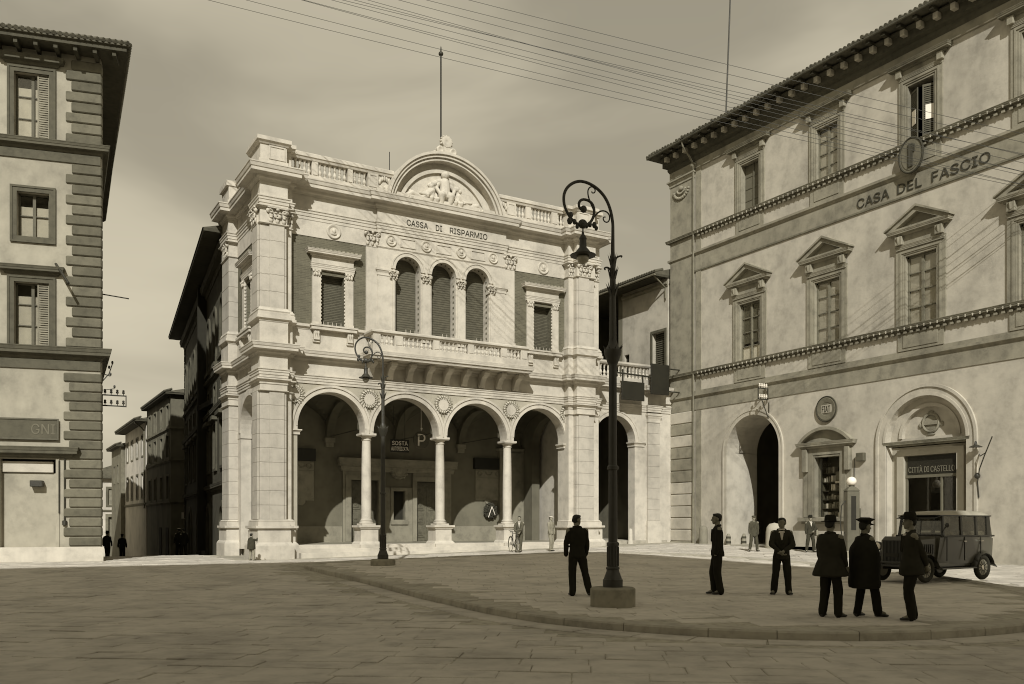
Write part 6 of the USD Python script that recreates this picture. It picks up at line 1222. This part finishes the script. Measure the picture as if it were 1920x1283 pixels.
H = 1.70; person('stout man in a hat with hands behind his back, rightmost of the talking men', 12.97, 9.2, gz(12.97, 9.2), H, yR + math.pi - .15, feet=((-.05, .02), (.06, -.03)), hands=Hh(H, (-.03, -.12, .52), (.03, -.12, .50)), hints=[(-1, -.5, 0), (1, -.5, 0)], hem=.42, flare=1.2, top_m='cloth_charcoal', leg_m='cloth_black', hat='fedora', skin='skin_shadowed', shirt='short', lean=(0, .01), seed=11, bulk=1.18)
H = 1.62; cyc = person('young man in an open dark jacket holding a bicycle before the third column', 21.15, 35.2, float(z_road(21.15, 35.2)) + .02, H, yF + math.pi - .1, feet=((-.03, .02), (.08, -.04)), hands=Hh(H, (-.02, .19, .52), (.09, .20, .53)), hints=[(-1, -.5, 0), (1, -.5, 0)], head_turn=-.1, hem=.48, top_m='cloth_mid', leg_m='cloth_mid', shirt='long', seed=13)
H = 1.60; person('man in a light suit and pale cap standing near the right bank pier', 22.58, 34.75, float(z_road(22.58, 34.75)) + .02, H, yR - .65, feet=((-.045, 0), (.05, .02)), hands=Hh(H, (-.12, .05, .48), (.11, .05, .48)), hints=[(-1, -.6, 0), (1, -.6, 0)], hem=.47, top_m='cloth_tan', leg_m='cloth_tan', hat='cap', hat_m='cloth_pale', free_hands=(False, False), seed=15)
H = 1.62; person('youth in a brown coat and cap standing legs apart before the street arch', 30.3, 29.6, float(z_road(30.3, 29.6)) + .02, H, yF + math.pi + .05, feet=((-.10, 0), (.11, 0)), hands=Hh(H, (-.12, .02, .47), (.12, .02, .47)), hem=.40, flare=1.05, top='coat', top_m='cloth_brown', leg_m='cloth_brown', hat='cap', hat_m='cloth_mid', toe=(-.4, .4), free_hands=(False, False), seed=17)
H = 1.62; hm = person('man in a dark suit and hat below the shop window, arm bent at his waist', 32.2, 28.0, float(z_road(32.2, 28.0)) + .02, H, yF + math.pi + .1, feet=((-.11, 0), (.11, 0)), hands=Hh(H, (-.05, .13, .58), (.13, .03, .47)), hints=[(-1, -.5, 0), (1, -.5, 0)], hem=.46, top_m='cloth_dark', leg_m='cloth_dark', hat='fedora', shirt='short', toe=(-.4, .4), free_hands=(True, False), seed=19)
H = 1.08; person('small child in a dark cape at the foot of the left bank pier', 9.25, 36.4, float(z_road(9.25, 36.4)) + .02, H, yF - .5, feet=((-.07, 0), (.10, .03)), hands=Hh(H, (-.12, .10, .55), (.18, .12, .82)), hints=[(-1, -.3, 0), (1, 0, -.5)], hem=.40, flare=1.25, top='cape', top_m='cloth_dark', leg_m='cloth_tan', seed=21)
for k, (px, Z, H, lab, kw) in enumerate(((201, 54, 1.72, 'dark figure walking down the side street close to the corner building', dict(hat='fedora')), (229, 57, 1.66, 'dark figure in the middle of the side street', dict(hat='cap')), (336, 51, 1.70, 'dark figure with a white cap by the dark palace in the side street', dict(hat='cap', hat_m='cloth_pale')), (345, 50, 1.62, 'bareheaded dark figure right beside the dark palace wall in the side street', dict()))):
    r_ = ray_at(px, 983, Z); person(lab, r_[0], r_[1], float(z_road(r_[0], r_[1])) + .02, H, yF + .3 * k, feet=((-.06, .08), (.06, -.06)), hem=.42, top='coat', top_m='cloth_black', leg_m='cloth_black', skin='skin', free_hands=(False, False), seed=30 + k, **kw)
bag = thing('satchel', 'pale satchel held against the hip of the man below the shop window', 'bag', None, (32.2, 28.0, float(z_road(32.2, 28.0)) + .02), yF + .1 + math.pi / 2)
put(bag, 'bag_body', G().box(-.34, -.24, -.16, .12, .72, 1.0, ch=.03).arrays(), 'cloth_tan'); put(bag, 'strap', G().tube([(-.28, .1, 1.0), (-.22, .06, 1.16), (-.26, -.1, 1.0)], .012, 5).arrays(), 'cloth_mid')
# bicycle: seen from the front, turned a little to the left
by = thing('bicycle', 'old bicycle held upright by the young man, front wheel towards the viewer', 'bicycle', None, (20.78, 34.75, float(z_road(20.78, 34.75)) + .02), yF + math.pi + .30)
for x, nm in ((.0, 'wheel'), (-1.05, 'wheel')):
    w = put(by, nm, G().tube([(x + .33 * math.cos(q), 0, .345 + .33 * math.sin(q)) for q in np.linspace(0, 2 * np.pi, 36, endpoint=False)], .016, 6, closed=True).arrays(), 'lead_pipe', smooth=True)
    g = G()
    for q in np.linspace(0, 2 * np.pi, 18, endpoint=False): g.tube([(x + .03 * math.cos(q + .6), .02 * (-1) ** int(q * 3), .345 + .03 * math.sin(q + .6)), (x + .32 * math.cos(q), 0, .345 + .32 * math.sin(q))], .002, 4)
    put(w, 'spokes', g.arrays(), 'porcelain'); put(w, 'hub', G().lathe((x, -.045, .345), [(0, 0), (.025, 0), (.025, .09), (0, .09)], 10, 'y').arrays(), 'lead_pipe')
B_, S_, Hd, R_ = (-.60, 0, .29), (-.75, 0, .82), (-.16, 0, .86), (-1.05, 0, .345)
put(by, 'frame', G().tube([B_, S_], .015, 6).tube([S_, Hd], .015, 6).tube([B_, (-.14, 0, .72)], .015, 6).tube([B_, R_], .011, 6).tube([S_, R_], .010, 6).tube([(-.18, 0, .95), (-.12, 0, .66)], .018, 6).tube([(-.12, .05, .66), (0, .05, .345)], .012, 6).tube([(-.12, -.05, .66), (0, -.05, .345)], .012, 6).tube([(-.12, -.05, .67), (-.12, .05, .67)], .014, 6).arrays(), 'iron')
put(by, 'handlebar', G().tube([(-.36, -.30, .97), (-.22, -.27, 1.0), (-.17, -.1, 1.02), (-.18, 0, .98), (-.17, .1, 1.02), (-.22, .27, 1.0), (-.36, .30, .97)], .012, 7).arrays(), 'lead_pipe', smooth=True)
put(by, 'saddle', G().hull([(-.66, 0, .92), (-.64, .02, .9), (-.64, -.02, .9), (-.9, .09, .94), (-.9, -.09, .94), (-.88, .08, .9), (-.88, -.08, .9)]).tube([S_, (-.78, 0, .9)], .013, 6).arrays(), 'shoe_leather')
put(by, 'crank', G().lathe((-.6, .03, .29), [(0, 0), (.09, 0), (.09, .008), (0, .008)], 18, 'y').tube([(-.6, .06, .29), (-.5, .06, .16), (-.5, .14, .16)], .01, 5).tube([(-.6, -.06, .29), (-.7, -.06, .42), (-.7, -.14, .42)], .01, 5).arrays(), 'iron')
put(by, 'mudguard', G().tube([(.37 * math.cos(q), 0, .345 + .37 * math.sin(q)) for q in np.radians(np.linspace(10, 150, 16))], .018, 6).tube([(-1.05 + .37 * math.cos(q), 0, .345 + .37 * math.sin(q)) for q in np.radians(np.linspace(20, 200, 18))], .018, 6).arrays(), 'iron', smooth=True)

# ================================================================== CAR: a box-bodied saloon
mat('car_paint', 0.055, var=.12, s1=2, streak=.1, bump=.02, rough=.28, spec=.5, coord='object', coat=.3); mat('car_dark', 0.018, var=.15, s1=3, rough=.35, spec=.5, coord='object')
mat('car_roof_sky_tone', 0.34, var=.18, s1=3, rough=.7, coord='object'); mat('tyre', .03, var=.2, s1=10, rough=.9, coord='object'); mat('chrome', .55, var=.05, rough=.18, metal=1.0, coord='object'); mat('wheel_disc', .22, var=.15, rough=.45, coord='object')  # pale roof colour stands for the sky reflected in it
car = thing('saloon_car', 'dark boxy vintage saloon car with sky reflection painted pale on its roof parked at the right', 'car', None, (21.95, 14.95, float(z_top(21.95, 14.95)) + .01), yR + math.pi + math.radians(32))
# x forward, y left, z up; wheelbase 2.55
def sec(x, w0, w1, z0, z1, r=.06): return [(x, s * w, z) for s in (-1, 1) for w, z in ((w0, z0), (w1 - r, z1), (w1, z1 - r))]
hood = G().hull(sec(1.62, .30, .33, .52, 1.12) + sec(.58, .46, .52, .50, 1.20)); put(car, 'bonnet', hood.arrays(), 'car_paint', smooth=25)
g = G()
for x in np.arange(.75, 1.5, .07): g.box(x, x + .03, .30 + .13 * (1.62 - x) + .08, .30 + .13 * (1.62 - x) + .105, .72, .98)
gl = np.concatenate(g.v); put(car, 'bonnet_louvre', G().add(gl, np.concatenate(g.f)).add(gl * [1, -1, 1], np.concatenate(g.f)[:, ::-1]).arrays(), 'car_dark')
rad = put(car, 'radiator', G().hull([(1.62, s * .33, .48) for s in (-1, 1)] + [(1.74, s * .33, .48) for s in (-1, 1)] + [(1.62, s * .33, 1.08) for s in (-1, 1)] + [(1.74, s * .32, 1.08) for s in (-1, 1)] + [(1.62, s * .22, 1.19) for s in (-1, 1)] + [(1.73, s * .22, 1.19) for s in (-1, 1)]).arrays(), 'car_paint', smooth=25)
g = G()
for y in np.arange(-.26, .27, .04): g.box(1.742, 1.755, y - .008, y + .008, .54, 1.08)
put(rad, 'grille', g.box(1.735, 1.742, -.28, .28, .53, 1.09).arrays(), 'car_dark'); put(rad, 'filler_cap', G().lathe((1.68, 0, 1.19), [(.05, 0), (.05, .05), (0, .08)], 10).arrays(), 'chrome')
put(car, 'body', G().hull(sec(.60, .50, .60, .46, 1.20, .04) + sec(-1.55, .60, .68, .46, 1.20, .05) + sec(-.2, .60, .70, .46, 1.21, .04) + [(-1.78, s * .6, .55) for s in (-1, 1)] + [(-1.80, s * .62, 1.12) for s in (-1, 1)]).box(-1.7, .6, -.56, .56, .40, .5).arrays(), 'car_paint', smooth=25)
put(car, 'belt_moulding', G().box(-1.74, .6, .665, .705, 1.17, 1.215, ch=.01).box(-1.74, .6, -.705, -.665, 1.17, 1.215, ch=.01).arrays(), 'car_dark')
# cabin: pillars, roof, glass
PX = [.50, -.32, -1.02, -1.62]
for s in (-1, 1):
    for x, wd in zip(PX, (.06, .08, .08, .16)): put(car, 'pillar', G().hull([(x, s * .66, 1.2), (x + wd, s * .66, 1.2), (x, s * .60, 1.2), (x + wd, s * .60, 1.2), (x - .05, s * .60, 1.74), (x + wd - .05, s * .60, 1.74), (x - .05, s * .55, 1.74), (x + wd - .05, s * .55, 1.74)]).arrays(), 'car_dark')
    for x0, x1 in ((PX[1] + .08, PX[0]), (PX[2] + .08, PX[1]), (PX[3] + .16, PX[2])):
        put(car, 'side_glass', G().hull([(x0, s * .635, 1.2), (x1, s * .635, 1.2), (x0, s * .628, 1.2), (x1, s * .628, 1.2), (x0 - .05, s * .58, 1.72), (x1 - .05, s * .58, 1.72), (x0 - .05, s * .573, 1.72), (x1 - .05, s * .573, 1.72)]).arrays(), 'glass')
    put(car, 'door_line', G().box(-.335, -.32, s * .70 - .012, s * .70 + .012, .55, 1.18).box(.38, .395, s * .655 - .012, s * .655 + .012, .55, 1.18).box(-1.1, -1.085, s * .69 - .012, s * .69 + .012, .6, 1.18).arrays(), 'car_dark')
    for x in (-.22, -1.0): put(car, 'door_handle', G().tube([(x, s * .71, 1.06), (x, s * .75, 1.06), (x - .12, s * .75, 1.06)], .012, 6).arrays(), 'chrome')
put(car, 'roof', G().hull([(.62, s * .58, 1.73) for s in (-1, 1)] + [(.66, s * .50, 1.75) for s in (-1, 1)] + [(-1.70, s * .60, 1.73) for s in (-1, 1)] + [(-1.78, s * .5, 1.70) for s in (-1, 1)] + [(.4, s * .45, 1.83) for s in (-1, 1)] + [(-1.45, s * .48, 1.85) for s in (-1, 1)] + [(-.5, s * .5, 1.87) for s in (-1, 1)]).arrays(), 'car_roof_sky_tone', smooth=40)
put(car, 'drip_rail', G().tube([(.62, .6, 1.73), (-1.7, .615, 1.73), (-1.78, 0, 1.71), (-1.7, -.615, 1.73), (.62, -.6, 1.73), (.66, 0, 1.74), (.62, .6, 1.73)], .018, 6).arrays(), 'car_dark')
put(car, 'windscreen_frame', G().tube([(.54, .6, 1.2), (.49, .56, 1.73)], .022, 6).tube([(.54, -.6, 1.2), (.49, -.56, 1.73)], .022, 6).tube([(.54, .6, 1.22), (.54, -.6, 1.22)], .018, 6).tube([(.54, 0, 1.2), (.5, 0, 1.72)], .014, 6).arrays(), 'car_dark')
put(car, 'windscreen', G().hull([(.545, s * .58, 1.22) for s in (-1, 1)] + [(.54, s * .58, 1.22) for s in (-1, 1)] + [(.495, s * .54, 1.72) for s in (-1, 1)] + [(.49, s * .54, 1.72) for s in (-1, 1)]).arrays(), 'glass')
put(car, 'sun_visor', G().hull([(.5, s * .57, 1.74) for s in (-1, 1)] + [(.78, s * .55, 1.66) for s in (-1, 1)] + [(.5, s * .57, 1.72) for s in (-1, 1)] + [(.78, s * .55, 1.65) for s in (-1, 1)]).arrays(), 'car_dark')
put(car, 'rear_panel', G().hull([(-1.62, s * .62, 1.2) for s in (-1, 1)] + [(-1.80, s * .60, 1.15) for s in (-1, 1)] + [(-1.70, s * .56, 1.72) for s in (-1, 1)] + [(-1.76, s * .54, 1.70) for s in (-1, 1)]).arrays(), 'car_paint')
put(car, 'seat', G().box(-.35, .0, -.52, .52, .5, 1.28, ch=.05).box(-1.55, -1.2, -.54, .54, .5, 1.32, ch=.05).arrays(), 'cloth_brown'); put(car, 'steering_wheel', G().tube([(.22 + .08 * math.sin(q), .28 + .19 * math.cos(q), 1.2 + .17 * math.sin(q)) for q in np.linspace(0, 2 * np.pi, 18, endpoint=False)], .014, 5, closed=True).arrays(), 'car_dark')
mat('car_wing', 0.030, var=.15, s1=3, rough=.25, spec=.5, coord='object', coat=.4)
def fender(x, R0, t0, t1, ext, s):
    g = G(); P_ = []
    for q in np.radians(np.linspace(t0, t1, 14)): P_.append((x + R0 * math.cos(q), .345 + R0 * math.sin(q)))
    P_ = ext[0] + P_ + ext[1]
    for (xa, za), (xb, zb) in zip(P_[:-1], P_[1:]):
        g.hull([(xa, s * .50, za + .03), (xb, s * .50, zb + .03), (xa, s * .66, za + .02), (xb, s * .66, zb + .02), (xa, s * .74, za - .05), (xb, s * .74, zb - .05), (xa, s * .5, za), (xb, s * .5, zb), (xa, s * .72, za - .06), (xb, s * .72, zb - .06)])
    return g
for s in (-1, 1):
    put(car, 'front_wing', fender(1.28, .43, 20, 150, ([(1.72, .44)], [(.80, .44), (.66, .36)]), s).arrays(), 'car_wing', smooth=40)
    put(car, 'rear_wing', fender(-1.27, .43, 25, 165, ([(-.80, .40)], [(-1.72, .46), (-1.80, .40)]), s).arrays(), 'car_wing', smooth=40)
    put(car, 'running_board', G().box(-.85, .72, *sorted((s * .48, s * .74)), .33, .37, ch=.01).arrays(), 'car_wing')
put(car, 'chassis', G().box(-1.75, 1.65, .34, .42, .36, .48).box(-1.75, 1.65, -.42, -.34, .36, .48).tube([(1.28, -.6, .345), (1.28, .6, .345)], .03, 6).tube([(-1.27, -.6, .345), (-1.27, .6, .345)], .04, 6).arrays(), 'car_dark')
for x in (1.28, -1.27):
    for s in (-1, 1):
        y = s * .62; w = put(car, 'wheel', G().lathe((x, y - .02, .345), [(0, 0), (.21, .0), (.22, .02), (.21, .05), (0, .05)][::1], 24, 'y').arrays(), 'wheel_disc', smooth=30)
        put(w, 'tyre', G().tube([(x + .275 * math.cos(q), y, .345 + .275 * math.sin(q)) for q in np.linspace(0, 2 * np.pi, 32, endpoint=False)], .068, 10, closed=True).arrays(), 'tyre', smooth=True)
        put(w, 'hubcap', G().lathe((x, y + s * .02 - .03, .345), [(0, .0), (.07, .01), (.08, .03), (.07, .05), (0, .06)], 16, 'y').arrays(), 'chrome', smooth=True)
        g = G()
        for q in np.linspace(0, 2 * np.pi, 12, endpoint=False): g.tube([(x + .07 * math.cos(q), y + s * .03, .345 + .07 * math.sin(q)), (x + .2 * math.cos(q), y + s * .025, .345 + .2 * math.sin(q))], .014, 5)
        put(w, 'spokes', g.arrays(), 'car_dark')
for s in (-1, 1):
    hl_ = put(car, 'headlight', G().lathe((1.50, s * .47, .93), [(0, .0), (.06, .02), (.11, .10), (.125, .18), (.125, .21), (.11, .21)], 20, 'x').arrays(), 'car_dark', smooth=30)
    put(hl_, 'lens', G().lathe((1.68, s * .47, .93), [(.115, .0), (.115, .02), (.07, .045), (0, .055)], 20, 'x').arrays(), 'sign_white', smooth=True); put(hl_, 'stalk', G().tube([(1.56, s * .47, .82), (1.55, s * .45, .62)], .02, 6).arrays(), 'car_dark')
put(car, 'headlight_bar', G().tube([(1.56, -.47, .80), (1.56, .47, .80)], .015, 6).arrays(), 'chrome')
put(car, 'bumper', G().box(1.86, 1.90, -.66, .66, .42, .47, ch=.01).box(1.86, 1.90, -.66, .66, .50, .55, ch=.01).box(1.6, 1.87, -.3, -.26, .44, .50).box(1.6, 1.87, .26, .3, .44, .50).arrays(), 'car_dark')
npx = put(car, 'number_plate', G().box(1.757, 1.77, -.20, .20, .66, .76).arrays(), 'sign_black')
put(car, 'mirror', G().tube([(.56, .62, 1.3), (.62, .78, 1.45)], .012, 5).ball((.62, .80, 1.48), (.015, .06, .06), 2).arrays(), 'car_dark')
sp_ = put(car, 'spare_wheel', G().tube([(-1.90, .27 * math.cos(q), .80 + .27 * math.sin(q)) for q in np.linspace(0, 2 * np.pi, 28, endpoint=False)], .068, 9, closed=True).arrays(), 'tyre', smooth=True)
put(sp_, 'cover', G().lathe((-1.95, 0, .80), [(0, 0), (.2, .0), (.22, .04), (0, .06)], 18, 'x').arrays(), 'wheel_disc')
